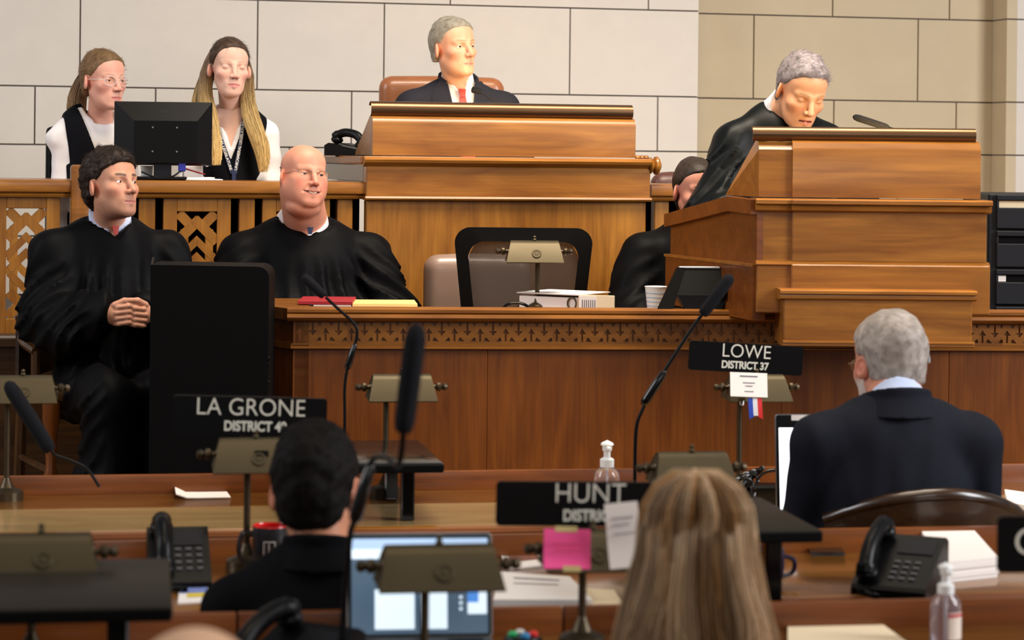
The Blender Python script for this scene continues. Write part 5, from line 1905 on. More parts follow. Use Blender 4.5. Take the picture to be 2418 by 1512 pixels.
A = [[(-0.20, 0.02, -0.11), (-0.23, -0.05, -0.33), (-0.16, -0.28, -0.40)], [(0.195, 0.02, -0.11), (0.205, -0.05, -0.33), (0.16, -0.28, -0.40)]]
FJ = torso_sdf(N, sw=0.205, drop=0.055, arms=A, ar=(0.060, 0.058, 0.05), grow=0.006, cd=0.13, wx=0.175, wd=0.14, sr=0.056)
Fj = neck_cut(FJ, N, r=0.076, v=0.30, vw=0.26, zoff=0.0, tilt=0.30)
collar_mesh(e, N, 'shirt_blue', T, r=0.073, h=0.012, tilt=0.36, lo=-0.04)
sdf_obj('jacket', lambda P: Fj(P) + 0.005 * wav(P, 20, 3) + 0.004 * wav(P * v3(1.6, 1, 0.5), 40, 6), (N[0] - 0.45, N[1] - 0.45, N[2] - 0.66), (N[0] + 0.45, N[1] + 0.28, N[2] + 0.06), 0.0085, M['suit_navy'], e)
def Fcol(P):
    q = P - np.array(N, np.float32)
    rad = np.sqrt(q[:, 0] ** 2 + (q[:, 1] - 0.014) ** 2)
    rr = 0.080 + np.clip(0.012 - q[:, 2], 0, 0.08) * 0.55
    d = np.abs(rad - rr) - 0.006
    d = np.maximum(d, q[:, 2] - (0.012 + 0.28 * q[:, 1]))
    d = np.maximum(d, -0.038 - q[:, 2])
    return smax(d, -0.02 - q[:, 1], 0.01)
sdf_obj('jacket_collar', Fcol, (N[0] - 0.2, N[1] - 0.1, N[2] - 0.08), (N[0] + 0.2, N[1] + 0.2, N[2] + 0.06), 0.005, M['suit_navy'], e)
legs(e, N, 0)

# ---- 9. dark haired man from behind in the second row
e, m = person(748, 4.60, 0.0, 176, 'dark haired man in black suit seen from behind in second row')
mi = m.inverted()
T = HT(748, 1153, 4.62, yaw=174, pitch=-12, roll=3, s=1.03, root=mi)
N = tuple(mi @ W(762, 1292, 4.58))
b, _, _ = make_head(e, T, N, res=0.0028, neck=0.054, neck_len=0.14, skin=(196, 132, 100), cheek_c=(190, 110, 84), eyes=False, lid=0.95)
hair_cap(b, T, 'hair_black', th=0.012, top=0.004, low=-0.083, n=4200, comb=(0.3, 0.5, -0.6), slen=0.022, lift=0.10, wob=0.003, srad=0.0006, sideth=0.5)
A = [[(-0.17, 0.02, -0.12), (-0.20, -0.05, -0.34), (-0.14, -0.20, -0.30)], [(0.17, 0.02, -0.12), (0.20, -0.05, -0.34), (0.14, -0.20, -0.30)]]
FJ = torso_sdf(N, sw=0.185, drop=0.080, arms=A, ar=(0.056, 0.054, 0.05), grow=0.002, cd=0.12, sr=0.052, k=0.03)
Fj = neck_cut(FJ, N, r=0.068, v=0.3, vw=0.26, zoff=0.005, tilt=0.30)
sdf_obj('jacket', lambda P: Fj(P) + 0.004 * wav(P, 20, 5), (N[0] - 0.42, N[1] - 0.42, N[2] - 0.64), (N[0] + 0.42, N[1] + 0.25, N[2] + 0.06), 0.0095, M['suit_black'], e)
def Fcol(P):
    q = P - np.array(N, np.float32)
    rad = np.sqrt(q[:, 0] ** 2 + (q[:, 1] - 0.014) ** 2)
    rr = 0.070 + np.clip(0.012 - q[:, 2], 0, 0.08) * 0.5
    d = np.abs(rad - rr) - 0.006
    d = np.maximum(d, q[:, 2] - (0.014 + 0.30 * q[:, 1]))
    d = np.maximum(d, -0.035 - q[:, 2])
    return smax(d, -0.02 - q[:, 1], 0.01)
sdf_obj('jacket_collar', Fcol, (N[0] - 0.2, N[1] - 0.1, N[2] - 0.08), (N[0] + 0.2, N[1] + 0.2, N[2] + 0.06), 0.005, M['suit_black'], e)
legs(e, N, 0)

# ---- 10. woman with long ash blond hair from behind
e, m = person(1665, 3.66, 0.0, 178, 'woman with long ash blond hair seen from behind, red top')
mi = m.inverted()
T = HT(1645, 1288, 3.70, yaw=176, pitch=-4, s=0.94, root=mi)
N = tuple(mi @ W(1690, 1512, 3.66))
b, _, _ = make_head(e, T, N, res=0.003, fem=True, neck=0.046, neck_len=0.14, jaw=0.9, skin=(214, 160, 132), eyes=False, lid=0.95)
r_ = np.random.default_rng(5)
n_, m_ = 3700, 13
phi = r_.uniform(-1.30, 1.30, n_)               # 0 = straight back
part = r_.uniform(-0.06, 0.075, n_)
t = np.linspace(0, 1, m_)[None]
u_ = phi + 0.5 * part * 8
clf = lambda f, s_: np.sin(u_ * f + s_ + 1.3 * np.sin(u_ * f * 0.37 + s_ * 2))
th_ = np.minimum(t / 0.36, 1) * np.radians(100)
sx = np.sin(phi)[:, None]; sy = np.cos(phi)[:, None]
lay = r_.uniform(-0.004, 0.010, n_)[:, None] + 0.0045 * clf(13, 0.4)[:, None] + 0.002 * clf(29, 2.0)[:, None]
a_, b_, c_ = 0.0755 + 0.013, 0.098 + 0.008, 0.084 + 0.009
X = (a_ + lay) * np.sin(th_) * sx
Y = 0.018 + (part[:, None] * np.cos(th_)) + (b_ + lay) * np.sin(th_) * sy * (0.55 + 0.45 * np.abs(sy))
Z = 0.030 + (c_ + lay * np.sin(th_) ** 0.5) * np.cos(th_)
fall = np.maximum(t - 0.36, 0) / 0.64
Lh = 0.275 + 0.022 * clf(9, 1.0)[:, None] + r_.uniform(-0.03, 0.012, n_)[:, None]
Z = Z - fall * Lh
ph = (clf(6, 0.7) * 2.2)[:, None]
wob = np.sin(fall * 6.0 + ph) * 0.014 * fall + np.sin(fall * 12 + 2.3 * ph) * 0.005 * fall
X = X * (1 + 0.50 * fall) + wob * np.cos(phi)[:, None] + 0.016 * fall * clf(11, 1.7)[:, None] + r_.normal(0, 0.003, n_)[:, None] * fall
Y = Y + 0.016 * fall * clf(15, 0.2)[:, None] - 0.030 * fall ** 2 * np.cos(phi)[:, None] - 0.03 * fall * np.abs(sx)
tip = np.maximum(fall - 0.75, 0) / 0.25
X = X - np.sign(X) * 0.030 * tip ** 2
PP = np.stack([X, Y, Z], -1)
base = np.array(srgb(172, 122, 66)[:3]); lt = np.array(srgb(232, 198, 158)[:3]); dk = np.array(srgb(84, 56, 30)[:3])
h1 = np.clip(0.5 + 0.5 * clf(10, 2.2) + r_.normal(0, 0.25, n_), 0, 1)[:, None]
h2 = np.clip(clf(14, 5.1) - 0.25 + r_.normal(0, 0.2, n_), 0, 1)[:, None]
CC = base + (lt - base) * h1
CC = CC + (dk - CC) * h2 * 0.8
CC = CC * r_.uniform(0.62, 0.98, n_)[:, None]
strands_col('long_hair', put(T, PP), np.repeat(CC[:, None], m_, 1), b, r=0.0017, taper=0.6)
def Fhair(P):
    d = ell(P, (0, 0.020, 0.030), (0.082, 0.100, 0.089))
    d = smin(d, cone(P, (0, 0.055, -0.02), (0, 0.045, -0.22), 0.070, 0.080), 0.05)
    d = smin(d, cone(P, (-0.05, 0.03, -0.05), (-0.085, 0.01, -0.22), 0.045, 0.05), 0.04)
    d = smin(d, cone(P, (0.05, 0.03, -0.05), (0.085, 0.01, -0.22), 0.045, 0.05), 0.04)
    return smax(d, -0.045 - P[:, 1], 0.02) + 0.004 * np.sin(np.arctan2(P[:, 0], P[:, 1]) * 18)
sdf_obj('under_hair', Fhair, (-0.17, -0.12, -0.30), (0.17, 0.18, 0.15), 0.005, M['hair_darkblond'], b, T=T)
A = [[(-0.17, 0.02, -0.10), (-0.21, -0.05, -0.32), (-0.12, -0.24, -0.34)], [(0.17, 0.02, -0.10), (0.21, -0.05, -0.32), (0.12, -0.24, -0.34)]]
FB = torso_sdf(N, sw=0.185, drop=0.055, arms=A, ar=(0.06, 0.052, 0.045), grow=0.006)
sdf_obj('red_top', neck_cut(FB, N, r=0.07, v=0.0, zoff=-0.02), (N[0] - 0.38, N[1] - 0.38, N[2] - 0.62), (N[0] + 0.38, N[1] + 0.24, N[2] + 0.05), 0.012, M['red_cloth'], e)
legs(e, N, 0, hip=0.09)

# ---- 11. top of a bald head at the bottom edge
e, m = person(455, 2.62, 0.0, 180, 'person at the bottom edge, only the top of a bald head showing')
mi = m.inverted()
T = HT(455, 1722, 2.60, yaw=180, s=0.99, root=mi)
N = tuple(mi @ W(458, 2060, 2.62))
b, _, _ = make_head(e, T, N, res=0.003, eyes=False, lid=0.95, skin=(206, 164, 132))
sdf_obj('jacket', torso_sdf(N, sw=0.19), (N[0] - 0.3, N[1] - 0.25, N[2] - 0.66), (N[0] + 0.3, N[1] + 0.25, N[2] + 0.06), 0.014, M['suit_black'], e)
legs(e, N, 0)
# ------------------------------------------------------------------ desk lamps
def lamp(label, d, pole, sh, zdesk, yaw=0.16, w=0.19, base=0.045, mat='brass', top=True):
    """pole: photo x of the pole; sh: (x centre, top y) of the shade"""
    F = Frame(pole, d, yaw)
    r = F.root('desk_lamp', label=label, cat='lamp', group='brass desk lamps')
    sx, st = F.loc(sh[0], sh[1])
    zc = st - 0.022
    MB().lathe([(base, zdesk), (base, zdesk + 0.022), (base * 0.9, zdesk + 0.026), (base * 0.45, zdesk + 0.034), (0.012, zdesk + 0.05), (0.008, zdesk + 0.06)], n=24).build('base', M['brass_dark'], r)
    MB().lathe([(0.0075, zdesk + 0.055), (0.0075, zc - 0.01), (0.011, zc - 0.008), (0.011, zc + 0.006), (0.005, zc + 0.008)], n=12).build('pole', M['brass_dark'], r)
    sec = [(-0.062, -0.048), (-0.030, 0.008), (-0.020, 0.017), (-0.006, 0.022), (0.012, 0.018), (0.030, 0.004), (0.045, -0.020), (0.052, -0.044)]
    inn = [(a * 0.95, b - 0.003) for a, b in sec]
    hw_s = lambda b: w / 2 - 0.016 * (b + 0.048) / 0.07
    nS = len(sec)
    ring = sec + inn[::-1]
    Vs = [(sx - hw_s(b), a, zc + b) for a, b in ring] + [(sx + hw_s(b), a, zc + b) for a, b in ring]
    m2 = 2 * nS
    Fs_ = [(i, (i + 1) % m2, m2 + (i + 1) % m2, m2 + i) for i in range(m2)] + [(i, i + 1, m2 - 2 - i, m2 - 1 - i) for i in range(nS - 1)] + [(m2 + i, m2 + m2 - 1 - i, m2 + m2 - 2 - i, m2 + i + 1) for i in range(nS - 1)]
    MB().add(Vs, Fs_).build('shade', M[mat], r, ang=50)
    for s in (-1, 1):
        x_ = sx + s * (w / 2 - 0.008)
        q_ = [(a * 0.985, b - 0.001) for a, b in sec]
        Ve = [(sx + s * (hw_s(b) - 0.001), a, zc + b) for a, b in q_] + [(sx + s * (hw_s(b) - 0.004), a, zc + b) for a, b in q_]
        MB().add(Ve, [tuple(range(nS)), tuple(range(nS, 2 * nS))[::-1]] + [(k, (k + 1) % nS, nS + (k + 1) % nS, nS + k) for k in range(nS)]).build('end_cap', M[mat], r, smooth=False)
        MB().lathe([(0.006, -0.01), (0.006, 0.008), (0.012, 0.012), (0.013, 0.02), (0.007, 0.025), (0.011, 0.032), (0.008, 0.04), (0.002, 0.042)] if s > 0 else [(0.002, -0.042), (0.008, -0.04), (0.011, -0.032), (0.007, -0.025), (0.013, -0.02), (0.012, -0.012), (0.006, -0.008), (0.006, 0.01)], (x_, -0.004, zc - 0.014), 12, 'x').build('finial', M['brass_dark'], r)
    MB().tube([(sx - w / 2 + 0.01, -0.004, zc - 0.016), (sx + w / 2 - 0.01, -0.004, zc - 0.016)], 0.010, 10).build('bulb', M['white_plastic'], r)
    if top:
        MB().lathe([(0.006, 0), (0.007, 0.004), (0.004, 0.008), (0.006, 0.013), (0.002, 0.017)], (sx, -0.006, zc + 0.021), 10).build('top_knob', M['brass'], r)
    # round emblem pressed in the shade
    MB().lathe([(0.016, 0), (0.0145, 0.002), (0.011, 0.002), (0.010, 0.0005), (0.006, 0.0005), (0.005, 0.002), (0.001, 0.002)], n=18).xf(Matrix.Translation((sx + 0.005, -0.0475, zc - 0.020)) @ Matrix.Rotation(math.radians(60), 4, 'X')).build('emblem', M[mat], r)
    return r, F, sx, zc


zk = kT - 0.03
lamp('brass lamp on the clerk desk in front of the mesh chair', 7.86, 1272, (1262, 568), zk, yaw=0.05, w=0.19, base=0.03)
lamp('brass lamp at the left edge on the front row desk', 6.42, 24, (55, 886), z1d, w=0.185)
lamp('brass lamp with bare pole standing left of the blurry upright microphone', 6.55, 918, (948, 883), z1d, w=0.19)
_, LWF, lw_sx, lw_zc = lamp('brass lamp carrying a white card and ribbon on front row desk', 6.62, 1753, (1786, 884), z1d, w=0.18)
lgr, _, lgx, lgz = lamp('brass lamp under the district 49 nameplate', 5.20, 592, (604, 1033), z2d, w=0.19)
MB().box(lgx - 0.004, lgx + 0.026, -0.001, 0.001, -0.006, 0.006).xf(Matrix.Translation((0, -0.0415, lgz - 0.008)) @ Matrix.Rotation(math.radians(-30), 4, 'X')).build('sticker', M['black_matte'], lgr)
lamp('brass lamp showing its round emblem right of the sanitizer pump', 5.25, 1632, (1632, 1066), z2d, w=0.185)
_, HTF, ht_sx, ht_zc = lamp('brass lamp with a pink sticky note, under the middle nameplate', 4.34, 1386, (1398, 1247), z3d, w=0.185, base=0.043)
lamp('large blurred brass lamp in front of the tilted laptop screen', 3.98, 1014, (1036, 1283), z3d, w=0.212)
lamp('brass lamp cut by left edge behind the big dark shelf', 4.15, 86, (98, 1256), z3d, w=0.20)


# ------------------------------------------------------------------ nameplates
def nameplate(label, cx, cy, d, w, h, big, small, tilt=0.0, yaw=0.12, bs=0.050, ss=0.026, bx=0.0, sx=0.0, by=0.011, sy=-0.030, bsc=1.0, ssc=1.0, clip=None):
    F = Frame(cx, d, yaw)
    zc = F.z(cx, cy)
    r = empty('nameplate', (F.o.x, F.o.y, zc), yaw, label=label, cat='nameplate', group='black nameplates above the lamps')
    r.rotation_euler = (0, math.radians(tilt), yaw)
    MB().prism(rrect(w, h, 0.008), -0.004, 0.004, 'y').build('plate', M['black_plastic'], r)
    R = Matrix.Rotation(math.pi / 2, 4, 'X')
    for txt, s, x, y, off, sc in ((big, bs, bx, by, -0.0004, bsc), (small, ss, sx, sy, 0.0009, ssc)):
        if not txt: continue
        me = text_mesh(txt, s, 0.0006, off, 1.0 if txt == big else 0.98, xscale=sc)
        me.transform(Matrix.Translation((x, -0.0046, y)) @ R)
        obj('lettering', me, M['white_letter'], r)
    MB().box(-0.02, 0.02, 0.004, 0.012, -h / 2 - 0.016, 0.0, 0.002).build('bracket', M['brass_dark'], r)
    return r


nameplate('black nameplate of district 37, tilted, above the card', 1766, 846, 6.66, 0.326, 0.082, 'LOWE', 'DISTRICT 37', tilt=3.2, bs=0.054, ss=0.029, by=0.001, sy=-0.030, bx=0.0, sx=-0.002, bsc=0.93, ssc=0.86)
nameplate('black nameplate of district 49 behind the dark haired man', 597, 983, 5.24, 0.338, 0.086, 'LA GRONE', 'DISTRICT 49', tilt=1.5, bs=0.054, ss=0.030, bx=0.001, sx=0.012, by=0.002, sy=-0.032, bsc=0.92, ssc=0.85)
nameplate('black nameplate reading district, half covered by the blond hair', 1386, 1190, 4.40, 0.326, 0.083, 'HUNT', 'DISTRICT 8', tilt=0.8, bs=0.052, ss=0.029, bx=0.012, sx=0.022, by=0.003, sy=-0.031, bsc=0.93, ssc=0.85)
nameplate('black nameplate cut off by the right edge', 2560, 1284, 4.14, 0.298, 0.098, 'C', '', bs=0.068, bx=-0.098, by=-0.018)
lamp('brass lamp beyond the right edge under the cut off nameplate', 4.14, 2610, (2610, 1352), z3d, w=0.17)


# ------------------------------------------------------------------ gooseneck microphones
def mic(label, pts, grip, head, rn=0.0045, rg=0.010, rh=0.015, base=None, cat='microphone'):
    """pts: list of (px,py,d) neck; grip/head: ((px,py,d),(px,py,d))"""
    P = [W(*p) for p in pts]
    o = P[0]
    r = empty('gooseneck_microphone', o, 0, label=label, cat=cat, group='gooseneck microphones')
    rel = lambda v: tuple(v - o)
    MB().tube(spline([rel(p) for p in P], 6), rn, 8).build('gooseneck', M['black_plastic'], r, ang=60)
    if grip:
        a, b = W(*grip[0]) - o, W(*grip[1]) - o
        MB().tube([a.lerp(b, t) for t in (0, 0.08, 0.2, 0.6, 0.9, 1.0)], [rn, rg * 0.9, rg, rg, rg * 0.8, rn], 10).build('grip', M['black_gloss'], r, ang=60)
    if head:
        a, b = W(*head[0]) - o, W(*head[1]) - o
        MB().tube([a.lerp(b, t) for t in (0, 0.04, 0.12, 0.5, 0.85, 0.95, 1.0)], [rh * 0.6, rh * 0.85, rh * 0.95, rh, rh, rh * 0.8, rh * 0.3], 14).build('foam_head', M['black_foam'], r, ang=60)
    if base is not None:
        MB().lathe([(0.03, base - o.z), (0.03, base - o.z + 0.012), (0.012, base - o.z + 0.02), (rn, base - o.z + 0.03)], n=18).build('base', M['black_plastic'], r)
    return r


mic('black gooseneck microphone bending right in front of the district 37 nameplate', [(1499, 1180, 6.3), (1499, 1134, 6.3), (1502, 1018, 6.3), (1516, 970, 6.3), (1545, 915, 6.3), (1575, 867, 6.3), (1630, 782, 6.3), (1662, 738, 6.3)], ((1517, 958, 6.3), (1571, 876, 6.3)), ((1658, 744, 6.3), (1728, 650, 6.3)), 0.0048, 0.0125, 0.0165, base=z1d)
mic('black gooseneck microphone between the nameplate and the blurry upright microphone', [(812, 1165, 6.45), (814, 994, 6.45), (814, 918, 6.45), (821, 868, 6.45), (838, 816, 6.45), (843, 780, 6.45), (832, 760, 6.45), (800, 731, 6.45), (769, 702, 6.45)], ((819, 874, 6.45), (839, 812, 6.45)), ((766, 700, 6.45), (715, 652, 6.45)), 0.0042, 0.0095, 0.013, base=z1d)
mic('large blurry upright microphone in the foreground', [(803, 1580, 3.98), (808, 1500, 3.98), (825, 1280, 3.98), (838, 1225, 3.98), (872, 1104, 3.98), (890, 1080, 3.96), (914, 1082, 3.90), (938, 1100, 3.84), (948, 1070, 3.80), (953, 1015, 3.78)], ((835, 1235, 3.98), (876, 1098, 3.98)), ((952, 1022, 3.78), (985, 765, 3.78)), 0.0052, 0.012, 0.0178, base=z3d)
mic('blurry foam microphone slanting across the lamp at left edge', [(235, 1150, 6.0), (205, 1108, 6.0), (165, 1088, 6.0), (132, 1076, 6.0), (118, 1060, 6.0)], None, ((120, 1066, 6.0), (16, 902, 6.0)), 0.0042, 0.009, 0.0195)
mic('small dark microphone before the red tie', [(1185, 250, 9.1), (1160, 234, 9.1), (1136, 219, 9.1), (1128, 214, 9.1)], None, ((1136, 217, 9.1), (1113, 211, 9.1)), 0.0025, 0.005, 0.0125)
mic('thin microphone rising from the top of the lectern', [(2180, 345, 7.62), (2140, 318, 7.62), (2098, 301, 7.62), (2060, 288, 7.62)], None, ((2098, 302, 7.62), (2014, 275, 7.62)), 0.004, 0.006, 0.0115)


# ------------------------------------------------------------------ raised black shelves
def shelf(label, px_r, py_f, d, F0, zdesk, w=0.38, dep=0.5, gl='grey_top'):
    F = Frame(px_r, d, F0.a)
    z = F.z(px_r, py_f)
    r = F.root('raised_shelf', label=label, cat='shelf', group='raised shelves on the desks')
    MB().box(-w, 0, 0.0, dep, z - 0.024, z, 0.008, 2).build('board', M[gl], r)
    MB().box(-w + 0.002, -0.002, -0.001, 0.012, z - 0.0245, z - 0.003, 0.003).build('front_edge', M['black_matte'], r)
    for x_ in (-w + 0.07, -0.105):
        MB().box(x_, x_ + 0.035, 0.05, 0.085, zdesk, z - 0.024, 0.004).build('leg', M['black_gloss'], r)
        MB().box(x_, x_ + 0.035, dep - 0.09, dep - 0.055, zdesk, z - 0.024, 0.004).build('leg', M['black_gloss'], r)
    return r


shelf('raised dark shelf right of the dark haired man, reflecting red wood', 1058, 1094, 6.08, R1, z1d, w=0.38, dep=0.5, gl='black_gloss')
shelf('raised dark shelf right of the blond woman', 1955, 1252, 4.74, R2, z2d, w=0.36, dep=0.46)
shelf('big raised dark shelf in the bottom left corner', 420, 1432, 3.80, R3, z3d, w=0.42, dep=0.46)


# ------------------------------------------------------------------ telephones
KEY = MB().box(-0.0065, 0.0065, -0.0045, 0.0045, 0, 0.004, 0.0012).mesh('key')
KEY.materials.append(M['key_grey'])


def phone(label, px, py, d, zdesk, yaw, w=0.17, dep=0.19, hb=0.085, s=1.0, cord=True, keys=True, ly=0):
    """sloped desk telephone; yaw turns its face; py unused when zdesk given"""
    F = Frame(px, d, yaw)
    r = F.root('desk_telephone', label=label, cat='telephone', group='black desk telephones')
    y0, y1, h0 = -dep / 2, dep / 2, 0.022
    MB().prism([(y0, zdesk), (y1, zdesk), (y1, zdesk + hb - 0.01), (y1 - 0.02, zdesk + hb), (y0 + 0.006, zdesk + h0), (y0, zdesk + h0 - 0.008)], -w / 2, w / 2).build('base', M['black_plastic'], r, ang=25)
    sl = math.atan2(hb - h0, dep - 0.026)
    Ms = Matrix.Translation((0, y0 + 0.006, zdesk + h0)) @ Matrix.Rotation(sl, 4, 'X')
    L = math.hypot(hb - h0, dep - 0.026)
    if keys:
        for i in range(4):
            for j in range(3):
                k = obj('key', KEY, None, r)
                k.matrix_local = Ms @ Matrix.Translation((-0.002 + j * 0.022, 0.028 + i * 0.020, 0))
        MB().box(-0.012, w / 2 - 0.014, L * 0.62, L * 0.9, 0, 0.003, 0.001).xf(Ms).build('display', M['rack_metal'], r)
    # handset lying along the left side
    hx = -w / 2 + 0.03
    pts = [(hx, 0.012, 0.022), (hx, 0.03, 0.040), (hx, L * 0.35, 0.052), (hx, L * 0.62, 0.052), (hx, L - 0.03, 0.042), (hx, L - 0.008, 0.024)]
    MB().tube(spline(pts, 5), [0.021] * 4 + [0.017] * 18 + [0.021] * 4, 12).xf(Ms).build('handset', M['black_plastic'], r, ang=60)
    for yy in (0.02, L - 0.018):
        MB().ball((hx, yy, 0.016), (0.025, 0.024, 0.016)).xf(Ms).build('handset_cup', M['black_plastic'], r)
    if cord:
        pc = []
        for k in range(90):
            t = k / 89
            cx = hx - 0.01 + 0.05 * math.sin(t * 3.1)
            cy = y0 - 0.005 - 0.045 * math.sin(t * 3.14)
            pc.append((cx + 0.006 * math.cos(k * 1.3), cy + 0.004 * math.cos(k * 1.3 + 1), zdesk + 0.009 + 0.006 * math.sin(k * 1.3)))
        MB().tube(pc, 0.0022, 5).build('coiled_cord', M['black_plastic'], r, ang=60)
    return r


phone('black telephone left of the red rimmed mug', 432, 0, 5.04, z2d, 0.20, w=0.13, dep=0.16, hb=0.11)
phone('blurred black telephone at the bottom in front of the dark haired man', 702, 0, 3.98, z3d, -0.55, w=0.16, dep=0.20, hb=0.10)
phone('black telephone on the second row desk beside the white papers', 2136, 0, 5.05, z2d, -0.42, w=0.16, dep=0.20, hb=0.105)
# seen from behind on the clerks' desk
F = Frame(1640, 7.665, 0.10)
tb = F.root('desk_telephone', label='black telephone seen from behind before the lectern side', cat='telephone', group='black desk telephones')
xA, xB, xC, xD = F.x(1592, 690), F.x(1722, 690), F.x(1608, 634), F.x(1706, 634)
zT_, zM = F.z(1650, 634), F.z(1650, 698)
pan = [(xA, 0.0, zM), (xB, 0.0, zM), (xD, 0.04, zT_), (xC, 0.04, zT_)]
MB().add(pan + [(a, b + 0.02, c) for a, b, c in pan], [(0, 1, 2, 3), (7, 6, 5, 4), (0, 4, 5, 1), (1, 5, 6, 2), (2, 6, 7, 3), (3, 7, 4, 0)]).build('display_panel', M['black_plastic'], tb, smooth=False)
MB().box(xC, xD, 0.035, 0.06, zT_ - 0.004, zT_ + 0.004, 0.002).build('silver_edge', M['silver'], tb)
MB().add([(F.x(1540, 722), -0.03, zk), (F.x(1580, 722), -0.03, zk), (F.x(1622, 640), 0.035, zT_), (F.x(1604, 640), 0.035, zT_), (F.x(1540, 722), -0.015, zk), (F.x(1580, 722), -0.01, zk), (F.x(1622, 640), 0.06, zT_), (F.x(1604, 640), 0.06, zT_)], [(0, 1, 2, 3), (7, 6, 5, 4), (0, 4, 5, 1), (1, 5, 6, 2), (2, 6, 7, 3), (3, 7, 4, 0)]).build('stand_leg', M['black_matte'], tb, smooth=False)
MB().prism([(F.x(1598, 700), zM + 0.002), (F.x(1720, 700), zM + 0.002), (F.x(1690, 722), zk), (F.x(1630, 722), zk)], -0.01, 0.06, 'y').build('base', M['rack_metal'], tb)
MB().tube(spline([(F.x(1694, 700), -0.02, F.z(1694, 700)), (F.x(1716, 672), 0.0, F.z(1716, 672)), (F.x(1728, 648), 0.015, F.z(1728, 650)), (F.x(1726, 640), 0.03, F.z(1726, 640))], 5), [0.022] * 4 + [0.018] * 8 + [0.024] * 4, 12).build('handset', M['black_plastic'], tb, ang=60)
phone('black telephone with coiled cord left of the presiding man', 834, 0, 9.34, zA, 1.0, w=0.14, dep=0.18, hb=0.05)


# ------------------------------------------------------------------ laptops
def laptop(label, F, w, h, tilt, zdesk, bez, screen):
    r = F.root('laptop', label=label, cat='laptop')
    r.location.z = zdesk
    MB().box(-w / 2, w / 2, -0.20, 0.0, 0.0, 0.014, 0.004).build('keyboard_deck', M['silver'], r)
    MB().box(-w / 2 + 0.02, w / 2 - 0.02, -0.13, -0.02, 0.0145, 0.0165, 0.0008).build('keyboard', M['black_plastic'], r)
    Ml = Matrix.Translation((0, 0, 0.012)) @ Matrix.Rotation(math.radians(-tilt), 4, 'X')
    lid = MB().prism(rrect(w, h, 0.008, cz=h / 2), 0.0, 0.008, 'y').xf(Ml).build('lid', M['silver'], r)
    MB().prism(rrect(w - 0.004, h - 0.004, 0.007, cz=h / 2), -0.0012, 0.0002, 'y').xf(Ml).build('bezel', M['black_plastic'], lid)
    for (x0, x1, z0_, z1_, m, k) in screen:
        iw, ih = w - 2 * bez, h - 2 * bez
        MB().box(-iw / 2 + x0 * iw, -iw / 2 + x1 * iw, -0.0016 - 0.0004 * k, -0.0010, bez + z0_ * ih, bez + z1_ * ih).xf(Ml).build('screen' if k == 0 else 'screen_window', M[m], lid, smooth=False)
    return r, Ml, lid


L1 = Frame(1950, 6.10, 0.10)
hL = L1.z(1950, 980) - z1d - 0.012
lp, Ml, lid = laptop('laptop with bright white screen before the grey haired man', L1, 0.235, hL, 8, z1d, 0.009, [(0, 1, 0.05, 0.90, 'screen_white', 0), (0.36, 0.5, 0.62, 0.66, 'ink', 1)])
MB().box(-0.075, -0.02, -0.0022, -0.0012, hL - 0.016, hL - 0.002).xf(Ml).build('sticker', M['paper'], lid)
L2 = Frame(1004, 4.36, 0.11)
hL2 = L2.z(1004, 1262) - z3d - 0.012
lp2, Ml, lid = laptop('tilted laptop with blue desktop and white pages behind the blurred lamp', L2, 0.268, hL2, 12, z3d, 0.008,
                      [(0, 1, 0, 1, 'screen_blue', 0), (0, 1, 0.88, 0.985, 'screen_strip', 1), (0.0, 0.24, 0.78, 0.88, 'screen_page', 1), (0.17, 0.46, 0.05, 0.46, 'screen_page', 1), (0.50, 0.70, 0.05, 0.46, 'screen_page', 1), (0.85, 0.99, 0.20, 0.46, 'screen_page', 1), (0.85, 0.93, 0.32, 0.46, 'screen_link', 2), (0.79, 0.81, 0.24, 0.27, 'screen_page', 2), (0.79, 0.81, 0.30, 0.33, 'screen_page', 2), (0.79, 0.81, 0.36, 0.39, 'screen_page', 2)])


# ------------------------------------------------------------------ sanitizer bottles
def sanitizer(label, px, d, zdesk, H=0.150):
    F = Frame(px, d, 0.1)
    r = F.root('sanitizer_bottle', label=label, cat='bottle', group='pump bottles of sanitizer')
    s = H / 0.15
    pr = [(0.001, 0.0), (0.026, 0.0), (0.0285, 0.004), (0.0285, 0.070), (0.026, 0.082), (0.016, 0.093), (0.014, 0.097)]
    MB().lathe([(a * s, zdesk + b * s) for a, b in pr], n=28).build('bottle', M['gel'], r, ang=60)
    b = MB().lathe([(0.0155 * s, zdesk + 0.094 * s), (0.0155 * s, zdesk + 0.110 * s), (0.012 * s, zdesk + 0.113 * s), (0.0075 * s, zdesk + 0.115 * s), (0.0075 * s, zdesk + 0.128 * s), (0.0105 * s, zdesk + 0.130 * s), (0.0105 * s, zdesk + 0.140 * s), (0.0145 * s, zdesk + 0.142 * s), (0.013 * s, zdesk + 0.146 * s), (0.001, zdesk + 0.152 * s)], n=22).build('pump', M['white_plastic'], r)
    MB().box(-0.004 * s, 0.004 * s, -0.032 * s, -0.005 * s, zdesk + 0.132 * s, zdesk + 0.140 * s, 0.002).build('spout', M['white_plastic'], b)
    MB().tube([(0, 0, zdesk + 0.01), (0, 0, zdesk + 0.096 * s)], 0.0022, 6).build('dip_tube', M['white_plastic'], r)
    pts = [[(0.0292 * s * math.sin(a), -0.0292 * s * math.cos(a), zdesk + z_ * s) for z_ in (0.012, 0.062)] for a in np.linspace(-0.1, 1.1, 9)]
    lb = MB().sheet(pts, 0.0004).build('label', M['label_pale'], r)
    pts = [[(0.0297 * s * math.sin(a), -0.0297 * s * math.cos(a), zdesk + z_ * s) for z_ in (0.054, 0.060)] for a in np.linspace(-0.1, 1.1, 9)]
    MB().sheet(pts, 0.0004).build('label_band', M['label_red'], lb)
    return r


